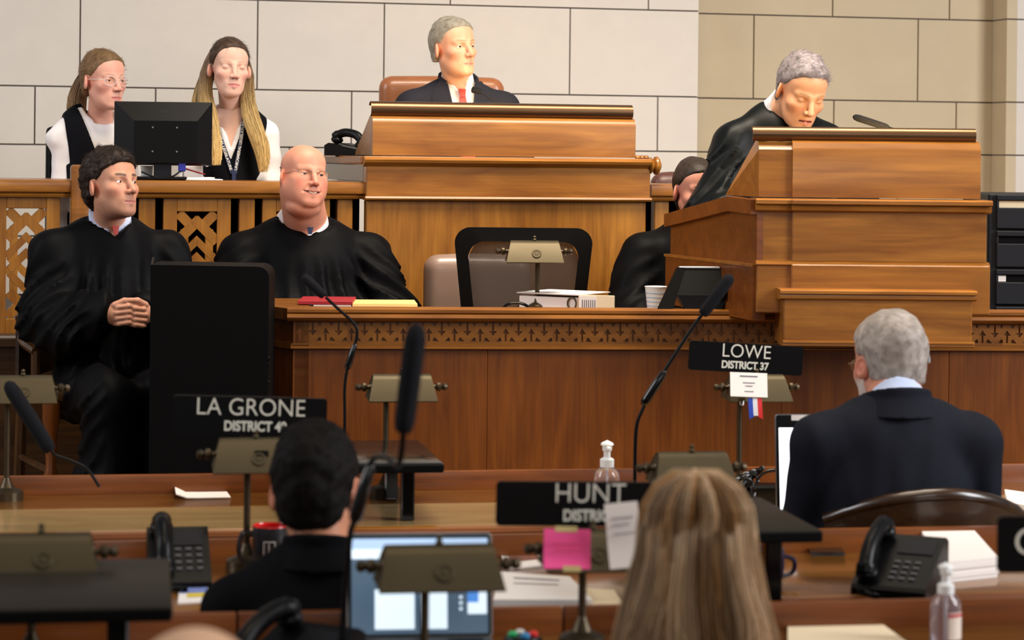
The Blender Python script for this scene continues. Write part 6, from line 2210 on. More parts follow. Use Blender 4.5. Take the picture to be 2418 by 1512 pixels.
sanitizer('clear sanitizer bottle with white pump behind the middle nameplate', 1441, 6.35, z1d, H=0.184)
sanitizer('clear sanitizer bottle with red banded label at bottom right', 2244, 4.42, z3d)

# ------------------------------------------------------------------ mugs and cups
F = Frame(648, 5.16, 0.15, z2d)
_zs, z2d = z2d, 0.0
mg = F.root('coffee_mug', label='black mug with red inside and white tower emblem', cat='mug')
MB().lathe([(0.002, z2d), (0.034, z2d), (0.038, z2d + 0.006), (0.0385, z2d + 0.084), (0.0375, z2d + 0.088), (0.0355, z2d + 0.086), (0.0350, z2d + 0.08), (0.0350, z2d + 0.08)], n=32, cap=False).build('body', M['mug_black'], mg)
MB().lathe([(0.0352, z2d + 0.0872), (0.0348, z2d + 0.06), (0.033, z2d + 0.012), (0.001, z2d + 0.010)], n=32, cap=False).build('inside', M['mug_red'], mg)
MB().lathe([(0.0385, z2d + 0.0868), (0.038, z2d + 0.0888), (0.036, z2d + 0.0888), (0.0350, z2d + 0.0868)], n=32, cap=False).build('rim', M['mug_red'], mg)
MB().tube(spline([(-0.036, 0, z2d + 0.072), (-0.058, -0.004, z2d + 0.074), (-0.066, -0.006, z2d + 0.045), (-0.056, -0.004, z2d + 0.02), (-0.036, 0, z2d + 0.018)], 6), 0.0055, 8).build('handle', M['mug_black'], mg)
em = empty('emblem'); em.parent = mg
def curved(name, x0, x1, za, zb):
    MB().sheet([[(0.0388 * math.sin(a), -0.0388 * math.cos(a), z_) for z_ in (z2d + za, z2d + zb)] for a in np.linspace(x0 / 0.0385, x1 / 0.0385, 6)], 0.0003).build(name, M['paper'], em)
for nm, a, b, c, d_ in (('frame_line', -0.0165, 0.0085, 0.062, 0.063), ('frame_line', -0.0165, -0.0155, 0.02, 0.063), ('frame_line', 0.0075, 0.0085, 0.02, 0.063), ('frame_line', -0.0165, 0.0085, 0.019, 0.020), ('tower_base', -0.0125, 0.0040, 0.021, 0.034), ('tower_step', -0.0105, 0.0015, 0.034, 0.041), ('tower_dome', -0.0075, -0.0015, 0.041, 0.046), ('tower_spire', -0.0050, -0.0040, 0.046, 0.060)):
    curved(nm, a, b, c, d_)

z2d = _zs
mg.scale = (1.03, 1.03, 1.2)
F = Frame(1818, 5.05, 0)
nm_ = F.root('blue_mug', label='dark blue rounded mug under the right raised shelf', cat='mug')
MB().lathe([(0.002, z2d), (0.022, z2d), (0.036, z2d + 0.02), (0.041, z2d + 0.05), (0.039, z2d + 0.085), (0.037, z2d + 0.085), (0.036, z2d + 0.05), (0.01, z2d + 0.01)], n=28, cap=False).build('body', M['navy_glaze'], nm_)
MB().tube(spline([(0.036, 0, z2d + 0.07), (0.06, 0, z2d + 0.06), (0.058, 0, z2d + 0.035), (0.034, 0, z2d + 0.025)], 5), 0.005, 8).build('handle', M['navy_glaze'], nm_)


def cup(label, px, d, zd_, h, r0, r1, stripes=True):
    F = Frame(px, d, 0)
    r = F.root('paper_cup', label=label, cat='cup')
    MB().lathe([(0.001, zd_), (r0, zd_), (r1, zd_ + h), (r1 + 0.002, zd_ + h + 0.002), (r1, zd_ + h + 0.003), (r1 - 0.002, zd_ + h), (r0 - 0.001, zd_ + 0.004), (0.001, zd_ + 0.004)], n=26, cap=False).build('cup_wall', M['cup_paper'], r)
    if stripes:
        for k in range(4):
            t = 0.3 + 0.16 * k
            rr = r0 + (r1 - r0) * t
            MB().lathe([(rr + 0.0004, zd_ + h * t - 0.001), (rr + 0.0008, zd_ + h * t), (rr + 0.0004, zd_ + h * t + 0.0012)], n=26, cap=False).build('stripe', M['cup_blue'], r)
    return r


cup('paper cup with blue stripes on the clerk desk', 1552, 7.86, zk, 0.088, 0.026, 0.036)
cup('small white cup under the monitor left of its stand', 347, 9.02, zt - 0.001, 0.05, 0.020, 0.024, False)
F = Frame(456, 9.10, 0.2)
bx_ = F.root('white_box', label='white paper box right of the monitor stand', cat='box')
MB().box(-0.038, 0.038, 0, 0.05, zt - 0.001, zt + 0.052, 0.004).build('carton', M['paper'], bx_)
MB().box(-0.03, 0.03, 0.008, 0.042, zt + 0.0521, zt + 0.0535, 0.0005).build('flap', M['paper'], bx_)


# ------------------------------------------------------------------ papers
def sheet_on(label, F0, z, corners, mat='paper', th=0.002, name='paper', cat='paper', curl=None, lines=None, group=None):
    """corners: four photo points on the desk plane, clockwise from far left"""
    P = [F0.onz(px, py, z - F0.z0) for px, py in corners]
    n = 6
    g = []
    for i in range(n):
        row = []
        for j in range(n):
            u, v = i / (n - 1), j / (n - 1)
            x_ = (P[0][0] * (1 - u) + P[1][0] * u) * (1 - v) + (P[3][0] * (1 - u) + P[2][0] * u) * v
            y_ = (P[0][1] * (1 - u) + P[1][1] * u) * (1 - v) + (P[3][1] * (1 - u) + P[2][1] * u) * v
            row.append((x_, y_, z + 0.0003 + (curl(u, v) if curl else 0)))
        g.append(row)
    m_ = MB().sheet(g, th)
    if m_.v and max(v[2] for v in m_.v) < z + 0.0005 + (0 if not curl else -1): m_ = MB().sheet(g[::-1], th)
    cx = sum(p[0] for p in P) / 4; cy = sum(p[1] for p in P) / 4
    m_.xf(Matrix.Translation((-cx, -cy, -z)))
    o = m_.build(name, M[mat], None, smooth=False, label=label, cat=cat, group=group)
    o.location = F0.w(cx, cy, z - F0.z0)
    o.rotation_euler = (0, 0, F0.a)
    lift = min(v[2] for v in m_.v)
    if lift < 0: o.location.z -= lift
    for (u0, u1, v0, v1, mt) in (lines or []):
        q = []
        for u in (u0, u1):
            row = []
            for v in (v0, v1):
                x_ = (P[0][0] * (1 - u) + P[1][0] * u) * (1 - v) + (P[3][0] * (1 - u) + P[2][0] * u) * v - cx
                y_ = (P[0][1] * (1 - u) + P[1][1] * u) * (1 - v) + (P[3][1] * (1 - u) + P[2][1] * u) * v - cy
                row.append((x_, y_, max(v2[2] for v2 in m_.v) + 0.0006))
            q.append(row)
        MB().sheet(q).build('print', M[mt], o, smooth=False)
    return o


sheet_on('white folded slip of paper on the front row desk at left', R1, z1d, [(412, 1160), (535, 1164), (545, 1178), (416, 1180)], curl=lambda u, v: 0.020 * max(0, 0.22 - u) ** 1.2 * 5 * (1 - v * 0.3) + 0.004, th=0.003)
def stack_on(label, F0, z, h, corners, mat='paper'):
    P = [F0.onz(px, py, z + h) for px, py in corners]
    cx = sum(p[0] for p in P) / 4; cy = sum(p[1] for p in P) / 4
    e_ = empty('paper_stack', F0.w(cx, cy, z), F0.a, label=label, cat='papers')
    n = 5
    for k in range(n):
        j = 0.004 * math.sin(k * 2.3)
        MB().prism([(p[0] - cx + j, p[1] - cy - j * 0.5) for p in P], h * k / n + 0.0002, h * (k + 1) / n, 'z').build('sheaf', M[mat], e_, smooth=False)
    return e_


stack_on('white stack of papers beside the telephone on second row', R2, z2d, 0.044, [(2172, 1249), (2300, 1253), (2356, 1316), (2222, 1330)])
sheet_on('long cream envelope at the bottom right', R3, z3d, [(1860, 1482), (2062, 1466), (2150, 1530), (1860, 1540)], 'cream_paper', th=0.006, name='envelope', cat='envelope')
sheet_on('white papers at the right edge behind the suited shoulder', R1, z1d, [(2372, 1166), (2470, 1180), (2470, 1215), (2380, 1196)], th=0.012)
sheet_on('stack of white papers left of the pink note', R3, z3d, [(1180, 1368), (1345, 1380), (1400, 1436), (1165, 1436)], th=0.016, lines=[(0.2, 0.8, 0.2, 0.24, 'ink'), (0.2, 0.75, 0.4, 0.43, 'ink')], group='papers between laptop and pink note')
sheet_on('printed white leaflet with brown picture left of the pink note', R2, z2d, [(1178, 1294), (1262, 1290), (1300, 1336), (1192, 1350)], th=0.004, lines=[(0.18, 0.85, 0.25, 0.75, 'ink_brown')], group='papers between laptop and pink note')
sheet_on('cream paper lying right of the white stack', R3, z3d, [(1352, 1392), (1450, 1398), (1480, 1446), (1405, 1450)], 'cream_paper', th=0.004, group='papers between laptop and pink note')
sheet_on('coloured leaflet with blue and yellow print by the left telephone', R2, z2d, [(424, 1386), (492, 1384), (486, 1424), (420, 1428)], th=0.003, lines=[(0.02, 0.98, 0.03, 0.5, 'print_blue'), (0.3, 0.95, 0.5, 0.75, 'print_yellow')], name='leaflet')
sheet_on('flat black phone lying under the right raised shelf', R2, z2d, [(1905, 1298), (1985, 1300), (1995, 1314), (1915, 1314)], 'black_gloss', th=0.009, name='mobile_phone', cat='phone')
# clerks' desk
FZ = lambda px, d: Frame(px, d, 0.09)
def slab(name, label, cat, px0, px1, d, dep, z, h, mat, yaw=0.09, lid=None, parts=None, tilt=0):
    F = Frame((px0 + px1) / 2, d, yaw)
    w2 = abs(F.x(px1, 720) - F.x(px0, 720)) / 2
    r = empty(name, (F.o.x, F.o.y, z), yaw, label=label, cat=cat)
    if parts is None:
        MB().box(-w2, w2, 0, dep, 0, h, min(0.002, h * 0.3)).build('block', M[mat], r)
    else:
        for (nm, x0, x1, y0_, y1_, a, b, m_) in parts:
            MB().box(-w2 + x0 * 2 * w2, -w2 + x1 * 2 * w2, y0_ * dep, y1_ * dep, a * h, b * h, 0.0008).build(nm, M[m_], r)
    return r
slab('folder_stack', 'red folder stuffed with papers in front of the smiling man', 'folder', 704, 836, 7.70, 0.25, zk, 0.040, 'red_folder', parts=[('back_cover', 0, 1, 0, 1, 0, 0.2, 'red_folder'), ('papers', 0.3, 0.97, 0.01, 0.97, 0.2, 0.72, 'paper'), ('front_cover', 0.02, 1, 0.0, 1, 0.72, 1.0, 'red_folder')], yaw=0.02)
slab('envelope', 'yellow manila envelope over white papers on the clerk desk', 'envelope', 836, 990, 7.72, 0.22, zk, 0.032, 'manila', parts=[('papers', 0.0, 1.0, 0.0, 1, 0, 0.3, 'paper'), ('envelope', 0.0, 1.0, 0.05, 1, 0.3, 1.0, 'manila')])
slab('clipboard', 'thin white pad at the right end of the manila envelope', 'pad', 992, 1058, 7.70, 0.2, zk, 0.008, 'paper', parts=[('board', 0, 1, 0, 1, 0, 0.5, 'silver'), ('sheet', 0.02, 0.95, 0.02, 0.98, 0.5, 1.0, 'paper')])
sp = slab('eyeglass_case', 'small shiny oval case left of the red folder', 'case', 664, 716, 7.68, 0.05, zk, 0.02, 'silver', parts=[])
MB().ball((0, 0.02, 0.012), (0.036, 0.022, 0.012)).build('shell', M['silver'], sp)
MB().box(0.024, 0.05, 0.015, 0.022, 0.003, 0.009, 0.002).build('clasp', M['chrome'], sp)
slab('booklet', 'thin cream booklet at the foot of the lectern side', 'booklet', 1700, 1768, 7.70, 0.18, zk, 0.018, 'cream_paper', parts=[('pages', 0, 0.98, 0.02, 0.98, 0.15, 0.85, 'paper'), ('cover', 0, 1, 0, 1, 0.85, 1.0, 'cream_paper'), ('cover', 0, 1, 0, 1, 0, 0.15, 'cream_paper')])
slab('pen', 'black pen right of the clerk desk lamp', 'pen', 1293, 1326, 7.70, 0.010, zk, 0.012, 'black_plastic', parts=[('barrel', 0, 0.8, 0, 1, 0, 0.9, 'black_plastic'), ('cap', 0.8, 1, -0.1, 1.1, 0, 1.0, 'black_gloss')])
# ring binder, open side to the left, spine with a printed label to the right
F = Frame(1412, 7.74, -0.25)
rb = F.root('ring_binder', label='white ring binder with printed spine label on the clerk desk', cat='binder')
rb.location.z = zk
hb_ = 0.066
MB().box(-0.060, 0.060, 0, 0.004, 0.0, hb_, 0.001).build('spine', M['cream_paper'], rb)
MB().box(-0.058, 0.0, -0.001, 0.0005, 0.004, hb_ - 0.004).build('spine_label', M['paper'], rb)
for k in range(7):
    MB().box(-0.048 + 0.007 * k, -0.0455 + 0.007 * k, -0.0016, -0.0008, 0.012 + 0.004 * (k % 3), 0.05).build('print', M['ink'], rb)
ca, sa = math.cos(2.55), math.sin(2.55)
Mc = Matrix.Translation((-0.060, 0.003, 0)) @ Matrix.Rotation(math.pi - 0.28, 4, 'Z')
MB().box(0, 0.235, -0.003, 0.0, hb_ - 0.004, hb_, 0.001).box(0, 0.235, -0.22, 0.0, hb_ - 0.003, hb_).xf(Mc).build('cover', M['paper'], rb)
MB().box(0, 0.235, -0.22, 0.0, 0.0, 0.003).xf(Mc).build('cover', M['paper'], rb)
MB().box(0.012, 0.23, -0.2, -0.008, 0.003, hb_ - 0.012, 0.002).xf(Mc).build('pages', M['paper'], rb)
MB().tube([(0.028 + 0.016 * math.cos(a), -0.004, 0.036 + 0.020 * math.sin(a)) for a in np.linspace(0, 6.28, 18)], 0.0028, 6).xf(Mc).build('ring', M['brass'], rb)
# black coiled thing beside the binder
F = Frame(1222, 7.72, 0)
co = F.root('headphones', label='small black headphones lying left of the clerk desk lamp', cat='headphones')
for s in (-1, 1):
    MB().lathe([(0.001, 0), (0.022, 0), (0.026, 0.006), (0.024, 0.014), (0.014, 0.018), (0.001, 0.018)], (s * 0.026, 0.02, zk), 18).build('ear_cushion', M['black_gloss'], co)
MB().tube([(0.045 * math.cos(a), 0.03, zk + 0.014 + 0.024 * abs(math.sin(a))) for a in np.linspace(0, math.pi, 14)], 0.005, 8).build('headband', M['black_gloss'], co)

# ------------------------------------------------------------------ card, clip and ribbon hung on the lamp
cd_w, cd_t = W(1774, 909, 6.535), 0
cF = Frame(1774, 6.53, 0.10)
cz = cF.z(1774, 909)
card = empty('card', (cF.o.x, cF.o.y, cz), 0.10, label='white printed card on the lamp below district 37 nameplate', cat='card')
card.rotation_euler = (math.radians(-18), math.radians(2), 0.10)
MB().box(-0.052, 0.052, 0, 0.0012, -0.034, 0.034, 0.0003).build('sheet', M['paper'], card)
for k, (w_, z_, s_) in enumerate(((0.05, 0.022, 0.0032), (0.034, 0.004, 0.0022), (0.02, -0.005, 0.0022), (0.026, -0.020, 0.0022))):
    MB().box(-w_ / 2, w_ / 2, -0.0006, 0.0, z_, z_ + s_).build('print_line', M['ink'], card)
clp = empty('binder_clip', cF.w(cF.x(1750, 945), -0.008, cF.z(1750, 945)), 0.1, label='small black binder clip under the white card', cat='clip')
MB().prism([(-0.006, 0.008), (0.006, 0.008), (0.001, -0.004), (-0.001, -0.004)], -0.009, 0.009).build('clip_body', M['black_gloss'], clp)
for s in (-1, 1):
    MB().tube([(-0.005, s * 0.003, -0.002), (-0.004, s * 0.005, -0.013), (0.004, s * 0.005, -0.013), (0.005, s * 0.003, -0.002)], 0.0008, 6).build('wire_handle', M['chrome'], clp)
rib = empty('ribbon', cF.w(cF.x(1782, 940), -0.004, cF.z(1782, 940)), 0.1, label='blue white and red ribbon hanging below the card', cat='ribbon')
for k, m_ in enumerate(('ribbon_blue', 'ribbon_white', 'ribbon_red')):
    g = []
    for i in range(7):
        t = i / 6
        xs = -0.019 + k * 0.0127
        zc_ = -0.058 * t
        dv = (0.010 * t if i == 6 else 0)
        bend = 0.004 * t * t
        g.append([(xs + bend, -0.003 * math.sin(t * 3), zc_ + (0.010 if (i == 6 and k == 1) else 0) + (0.006 if (i == 6 and k == 2) else 0)), (xs + 0.0127 + bend, -0.003 * math.sin(t * 3), zc_ + (0.006 if (i == 6 and k == 0) else 0) + (0.010 if (i == 6 and k == 1) else 0))])
    MB().sheet(g, 0.0006).build('stripe', M[m_], rib)

# pink note, white notice, tape on the middle lamp
def flat(name, label, cat, px, py, d, w, h, mat, tilt=0, lean=-20, yaw=0.12, extra=()):
    F = Frame(px, d, yaw)
    e_ = empty(name, (F.o.x, F.o.y, F.z(px, py)), yaw, label=label, cat=cat)
    e_.rotation_euler = (math.radians(lean), math.radians(tilt), yaw)
    MB().sheet([[(-w / 2 + w * i / 5, 0.003 * math.sin(j), -h / 2 + h * j / 5) for j in range(6)] for i in range(6)], 0.0007).build('sheet', M[mat], e_)
    for (nm, x0, x1, a, b, m_) in extra:
        MB().box(x0, x1, -0.0042, -0.0034, a, b).build(nm, M[m_], e_)
    return e_
flat('sticky_note', 'bright pink sticky note taped on the lamp', 'note', 1349, 1297, 4.225, 0.084, 0.070, 'pink_note', tilt=1.5, lean=-16, extra=(('tape', -0.022, 0.018, 0.030, 0.040, 'yellow_tape'), ('tape', -0.008, 0.024, -0.040, -0.030, 'yellow_tape'), ('handwriting', -0.028, 0.02, 0.008, 0.0092, 'label_red'), ('handwriting', -0.024, 0.024, -0.004, -0.0028, 'label_red')))
flat('notice', 'white printed notice leaning between lamp and blond hair', 'notice', 1482, 1264, 4.22, 0.060, 0.115, 'paper', tilt=-5, lean=-8, extra=(('print_line', -0.02, 0.02, 0.03, 0.0315, 'ink'), ('print_line', -0.02, 0.012, 0.018, 0.0195, 'ink'), ('print_line', -0.02, 0.02, 0.002, 0.0035, 'ink')))

# voting box with four coloured buttons
F = Frame(1247, 4.30, 0.12)
vb = F.root('button_box', label='small black box with green white red and blue buttons', cat='button box')
vb.location.z = z3d
MB().lathe([(0.036, 0), (0.036, 0.022), (0.032, 0.030), (0.001, 0.034)], n=28).build('housing', M['black_plastic'], vb)
for a, m_ in ((180, 'button_green'), (100, 'button_white'), (0, 'button_red'), (275, 'button_blue')):
    MB().lathe([(0.0085, 0.028), (0.0085, 0.036), (0.006, 0.039), (0.001, 0.040)], (0.019 * math.cos(math.radians(a)), 0.017 * math.sin(math.radians(a)), 0), 16).build('button', M[m_], vb)

# cable heap and adapter by the grey haired man
F = Frame(1788, 6.48, 0.1)
cb = F.root('cable_heap', label='heap of black cable and adapter left of the white screen', cat='cable')
cb.location.z = z1d
cb.scale = (1.35, 1.35, 1.7)
MB().box(-0.01, 0.055, -0.02, 0.03, 0.0, 0.032, 0.004).build('adapter', M['black_gloss'], cb)
for k in range(5):
    pts = [(-0.028 + (0.026 + 0.004 * k) * math.cos(a) + 0.008 * math.sin(k * 2.0), 0.01 * k - 0.02 + 0.012 * math.sin(a * 2 + k), 0.026 + (0.020 + 0.003 * k) * math.sin(a + k * 0.4)) for a in np.linspace(0, 6.0, 26)]
    MB().tube(pts, 0.0034, 7).build('cable_loop', M['black_gloss'], cb, ang=60)
MB().tube(spline([(0.0, 0.0, 0.03), (0.02, 0.0, 0.050), (0.05, 0, 0.052), (0.062, 0, 0.02)], 6), 0.0026, 7).build('cable_end', M['black_gloss'], cb, ang=60)
MB().box(0.05, 0.072, -0.015, 0.0, 0.0, 0.03, 0.003).build('plug', M['chrome'], cb)

# ------------------------------------------------------------------ monitor on the women's counter
F = Frame(386, 8.93, 0.12)
mo = F.root('monitor', label='black computer monitor seen from behind between the two women', cat='monitor')
xa_, za_ = F.loc(270, 239); xb_, zb3 = F.loc(500, 392)
MB().prism(rrect(xb_ - xa_, za_ - zb3, 0.006, cx=(xa_ + xb_) / 2, cz=(za_ + zb3) / 2), 0.01, 0.03, 'y').build('bezel_shell', M['black_plastic'], mo)
ix0, ix1, iz0, iz1 = xa_ + 0.075, xb_ - 0.055, zb3 + 0.01, za_ - 0.072
V8 = [(xa_, 0.01, zb3), (xb_, 0.01, zb3), (xb_, 0.01, za_), (xa_, 0.01, za_), (ix0, -0.035, iz0), (ix1, -0.035, iz0), (ix1, -0.035, iz1), (ix0, -0.035, iz1)]
MB().add(V8, [(0, 1, 5, 4), (1, 2, 6, 5), (2, 3, 7, 6), (3, 0, 4, 7), (4, 5, 6, 7), (3, 2, 1, 0)]).build('back_shell', M['black_plastic'], mo, smooth=False)
me = text_mesh('DELL', 0.024, 0.0006, 0.0006)
me.transform(Matrix.Translation(((ix0 + ix1) / 2, -0.016, iz1 + 0.030)) @ Matrix.Rotation(math.radians(58), 4, 'X'))
obj('emblem', me, M['rack_metal'], mo)
for x_ in (ix0 + 0.07, ix0 + 0.16):
    for z_ in (iz1 - 0.025, iz1 - 0.115):
        MB().lathe([(0.0035, -0.002), (0.003, 0.001)], (x_, -0.036, z_), 8, 'y').build('screw', M['silver'], mo)
sx_ = F.x(384, 400)
MB().box(sx_ - 0.033, sx_ + 0.033, -0.02, 0.0, zt, zb3 + 0.03, 0.004).build('stand_neck', M['rack_metal'], mo)
MB().box(sx_ - 0.10, sx_ + 0.09, -0.05, 0.12, zt - 0.001, zt + 0.012, 0.005).build('stand_foot', M['black_plastic'], mo)
MB().box(F.x(430, 385) - 0.014, F.x(430, 385) + 0.014, -0.03, 0.0, zb3 - 0.022, zb3 + 0.012, 0.003).build('blue_plug', M['blue_plug'], mo)
MB().tube(spline([(F.x(430, 385), -0.015, zb3 - 0.02), (F.x(424, 400), -0.035, zt + 0.03), (F.x(405, 412), -0.045, zt + 0.012), (F.x(370, 408), -0.045, zt + 0.010), (F.x(335, 400), -0.04, zt + 0.03)], 6), 0.0035, 7).build('cable', M['black_plastic'], mo, ang=60)
F = Frame(470, 8.98, 0.25)
bk = F.root('booklet_pile', label='red booklet on white papers right of the monitor stand', cat='booklet')
bk.location.z = zt
MB().box(-0.075, 0.085, -0.05, 0.08, 0.0, 0.004, 0.001).build('papers', M['paper'], bk)
MB().box(-0.05, 0.055, -0.045, 0.06, 0.004, 0.011, 0.001).build('pages', M['paper'], bk)
MB().box(-0.07, 0.02, -0.04, 0.06, 0.011, 0.015, 0.001).xf(Matrix.Translation((0, 0, 0.028)) @ Matrix.Rotation(0.28, 4, 'Y') @ Matrix.Translation((0, 0, -0.013))).build('red_cover', M['red_folder'], bk)

# ------------------------------------------------------------------ chairs
def padded_back(name, label, px0, px1, ytop, d, yaw, zseat, mat, zfloor, th=0.09, r=0.05, bulge=0.02):
    F = Frame((px0 + px1) / 2, d, yaw)
    w = F.x(px1, ytop) - F.x(px0, ytop)
    zt2 = F.z((px0 + px1) / 2, ytop)
    e_ = F.root(name, label=label, cat='chair')
    h = zt2 - (zseat - 0.02)
    def Fp(P):
        d_ = sbox(P, (0, 0, zseat - 0.02 + h / 2), (w / 2, th / 2, h / 2), r)
        return d_ - bulge * 0.3 * np.cos(np.clip(P[:, 0] / w * 3.1, -1.6, 1.6))
    sdf_obj('back_cushion', Fp, (-w / 2 - 0.04, -th, zseat - 0.06), (w / 2 + 0.04, th, zt2 + 0.04), 0.012, M[mat], e_)
    MB().box(-w / 2 + 0.01, w / 2 - 0.01, -0.46, -0.02, zseat - 0.07, zseat, 0.03, 3).build('seat', M[mat], e_)
    MB().lathe([(0.03, zfloor + 0.06), (0.03, zseat - 0.07)], (0, -0.22, 0), 14).build('column', M['black_plastic'], e_)
    for k in range(5):
        a = 2 * math.pi * k / 5
        MB().tube([(0, -0.22, zfloor + 0.07), (0.26 * math.cos(a), -0.22 + 0.26 * math.sin(a), zfloor + 0.03)], 0.018, 8).build('foot_spoke', M['black_plastic'], e_)
    return e_


padded_back('leather_chair', 'tan leather chair behind the presiding man', 893, 1190, 182, 9.82, 0.20, UPPER + 0.47, 'tan_leather', UPPER)
padded_back('leather_chair', 'brown leather chair partly behind the black mesh chair', 1002, 1256, 602, 8.50, 0.12, DAIS + 0.46, 'brown_leather', DAIS)
padded_back('leather_chair', 'maroon leather chair top beside the dark haired man in robe', 1536, 1690, 408, 9.75, 0.2, UPPER + 0.40, 'maroon_leather', UPPER)
padded_back('side_chair', 'dark chair back at left of the woman with glasses', 108, 330, 300, 9.50, 0.3, UPPER + 0.45, 'black_plastic', UPPER, th=0.05, r=0.02)

# mesh office chair
F = Frame(1236, 8.16, 0.03)
mc = F.root('office_chair', label='black mesh backed office chair behind the clerk desk', cat='chair')
x0_, z1_ = F.loc(1074, 536); x1_ = F.x(1398, 536)
zs = DAIS + 0.45
cx_ = (x0_ + x1_) / 2
w_ = x1_ - x0_
def outline(s, n=10):
    pts = []
    zb4 = zs + 0.06
    for (sx, sz, a0) in ((1, 1, 0), (-1, 1, 90)):
        for k in range(n + 1):
            a = math.radians(a0 + 90 * k / n)
            r_ = 0.055
            pts.append((cx_ + sx * (w_ / 2 * s - r_) + r_ * math.cos(a), z1_ - (1 - s) * w_ / 2 - r_ + r_ * math.sin(a)))
    for sx, sz in ((-1, -1), (1, -1)):
        pts.append((cx_ + sx * (w_ / 2 * s * 0.82), zb4 + (1 - s) * 0.2))
    return pts
oA, oB = outline(1.0), outline(0.80)
n_ = len(oA)
V_ = [(a, -0.02 - 0.03 * math.cos((a - cx_) * 5), b) for a, b in oA] + [(a, -0.025 - 0.03 * math.cos((a - cx_) * 5), b) for a, b in oB]
V_ += [(a, 0.012 - 0.03 * math.cos((a - cx_) * 5), b) for a, b in oA] + [(a, 0.006 - 0.03 * math.cos((a - cx_) * 5), b) for a, b in oB]
Fs = []
for i in range(n_):
    j = (i + 1) % n_
    Fs += [(i, j, n_ + j, n_ + i), (2 * n_ + i, 3 * n_ + i, 3 * n_ + j, 2 * n_ + j), (i, 2 * n_ + i, 2 * n_ + j, j), (n_ + i, n_ + j, 3 * n_ + j, 3 * n_ + i)]
MB().add(V_, Fs).build('back_frame', M['black_matte'], mc, ang=50)
zz0, zz1 = min(b for a, b in oB), max(b for a, b in oB)
gm = []
for i in range(9):
    row = []
    for j in range(9):
        t = j / 8
        zz_ = zz0 + (zz1 - zz0) * t
        hw2 = w_ / 2 * (0.82 * 0.82 + (0.81 - 0.82 * 0.82) * min(1, t * 1.3)) - (0.03 * max(0, t - 0.85) / 0.15)
        xx = cx_ + (i / 4 - 1) * hw2
        row.append((xx, -0.008 - 0.03 * math.cos((xx - cx_) * 5), zz_))
    gm.append(row)
MB().sheet(gm, 0.002).build('back_mesh', M['chair_mesh'], mc)
MB().box(cx_ - 0.02, cx_ + 0.02, 0.02, 0.05, zs - 0.05, zz0 + 0.15, 0.008).build('back_post', M['black_plastic'], mc)
MB().box(cx_ - w_ / 2 + 0.02, cx_ + w_ / 2 - 0.02, -0.02, 0.42, zs - 0.06, zs, 0.025, 3).build('seat', M['black_matte'], mc)
MB().lathe([(0.03, DAIS + 0.06), (0.03, zs - 0.06)], (cx_, 0.2, 0), 14).build('column', M['black_plastic'], mc)
for k in range(5):
    a = 2 * math.pi * k / 5
    MB().tube([(cx_, 0.2, DAIS + 0.07), (cx_ + 0.26 * math.cos(a), 0.2 + 0.26 * math.sin(a), DAIS + 0.03)], 0.018, 8).build('foot_spoke', M['black_plastic'], mc)


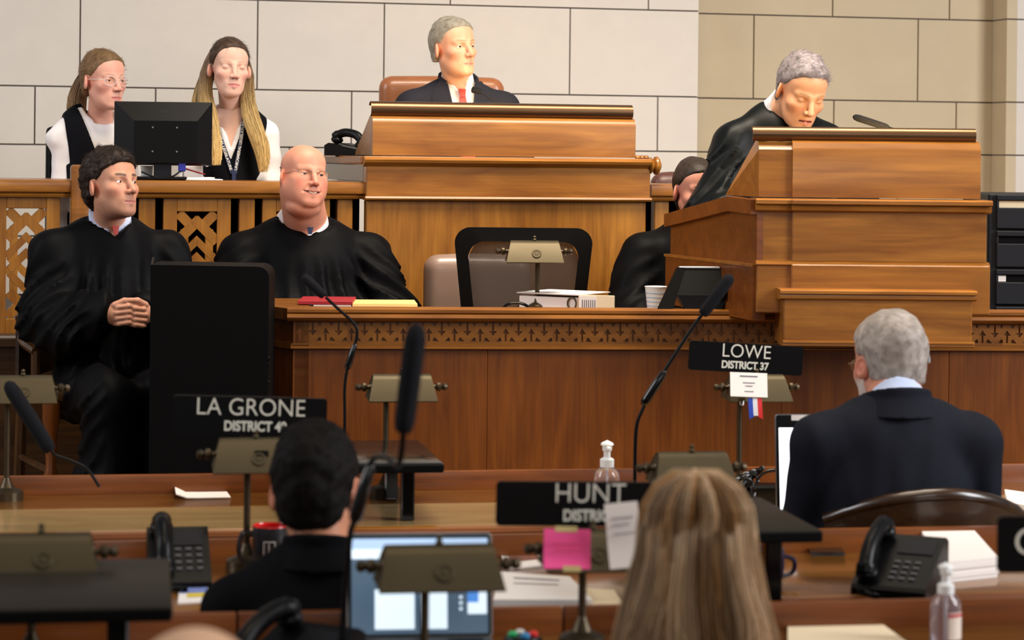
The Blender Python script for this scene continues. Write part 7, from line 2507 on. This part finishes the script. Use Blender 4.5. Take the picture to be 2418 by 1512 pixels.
# wooden armchairs
def wood_chair(label, px, d, yaw, zfloor, ztop, w=0.5, front=0.0, arch=0.06, sh=0.44, turned=True, depth=0.46, mat='dark_wood_v', arm=0.21):
    """front faces -y in its own frame"""
    F = Frame(px, d, yaw, zfloor)
    e_ = F.root('wooden_chair', label=label, cat='chair')
    zt3 = ztop - zfloor
    pts = []
    for k in range(13):
        t = -1 + 2 * k / 12
        pts.append((t * w / 2 * 1.08, depth / 2 + 0.02 - 0.14 * t * t, zt3 - 0.02 - arch * t * t))
    MB().tube(pts, [0.013] + [0.019] * 11 + [0.013], 12).build('top_rail', M[mat], e_, ang=60)
    g = [[(p[0] * 0.985, p[1] + 0.004, p[2] - 0.01 - (0.26 - arch * 0.4) * j / 3 + (p[2] - zt3) * -0.3 * j / 3) for j in range(4)] for p in pts]
    MB().sheet(g, 0.014).build('back_panel', M['dark_wood'], e_)
    MB().box(-w / 2, w / 2, -depth / 2, depth / 2, sh - 0.05, sh, 0.012, 2).build('seat', M[mat], e_)
    for sx in (-1, 1):
        MB().tube([(sx * (w / 2 - 0.03), -depth / 2 + 0.03, 0.0), (sx * (w / 2 - 0.03), -depth / 2 + 0.03, 0.10), (sx * (w / 2 - 0.03), -depth / 2 + 0.03, 0.14), (sx * (w / 2 - 0.03), -depth / 2 + 0.03, 0.17), (sx * (w / 2 - 0.03), -depth / 2 + 0.03, 0.30), (sx * (w / 2 - 0.03), -depth / 2 + 0.03, 0.33), (sx * (w / 2 - 0.03), -depth / 2 + 0.03, sh - 0.05)], [0.014, 0.02, 0.026, 0.017, 0.021, 0.03, 0.03], 12).build('leg', M['red_wood_v'], e_)
        MB().tube([(sx * (w / 2 - 0.02), depth / 2 + 0.03, 0.0), (sx * (w / 2 - 0.02), depth / 2 - 0.02, sh - 0.03), (sx * (w / 2 - 0.01), depth / 2 - 0.08, zt3 - arch - 0.03)], 0.02, 8).build('leg', M[mat], e_)
        MB().tube(spline([(sx * w / 2, depth / 2 - 0.10, sh + arm + 0.01), (sx * (w / 2 + 0.02), 0.0, sh + arm), (sx * (w / 2 + 0.01), -depth / 2 + 0.08, sh + arm - 0.02)], 5), 0.018, 8).build('armrest', M[mat], e_)
        MB().tube([(sx * (w / 2 + 0.01), -depth / 2 + 0.09, sh - 0.02), (sx * (w / 2 + 0.01), -depth / 2 + 0.09, sh + arm - 0.02)], 0.016, 8).build('arm_post', M[mat], e_)
        MB().tube([(sx * (w / 2 - 0.03), -depth / 2 + 0.04, 0.16), (sx * (w / 2 - 0.02), depth / 2, 0.16)], 0.011, 8).build('stretcher', M[mat], e_)
    return e_


wood_chair('wooden armchair under the young man in robe', 236, 8.02, math.radians(24), DAIS, DAIS + 0.72, w=0.46, depth=0.44, arm=0.13)
zct = W(2155, 1152, 5.67).z
wood_chair('dark curved wooden chair behind the grey haired man in suit', 2160, 5.93, math.radians(188), 0.0, zct, w=0.465, arch=0.075, depth=0.46, mat='dark_wood')
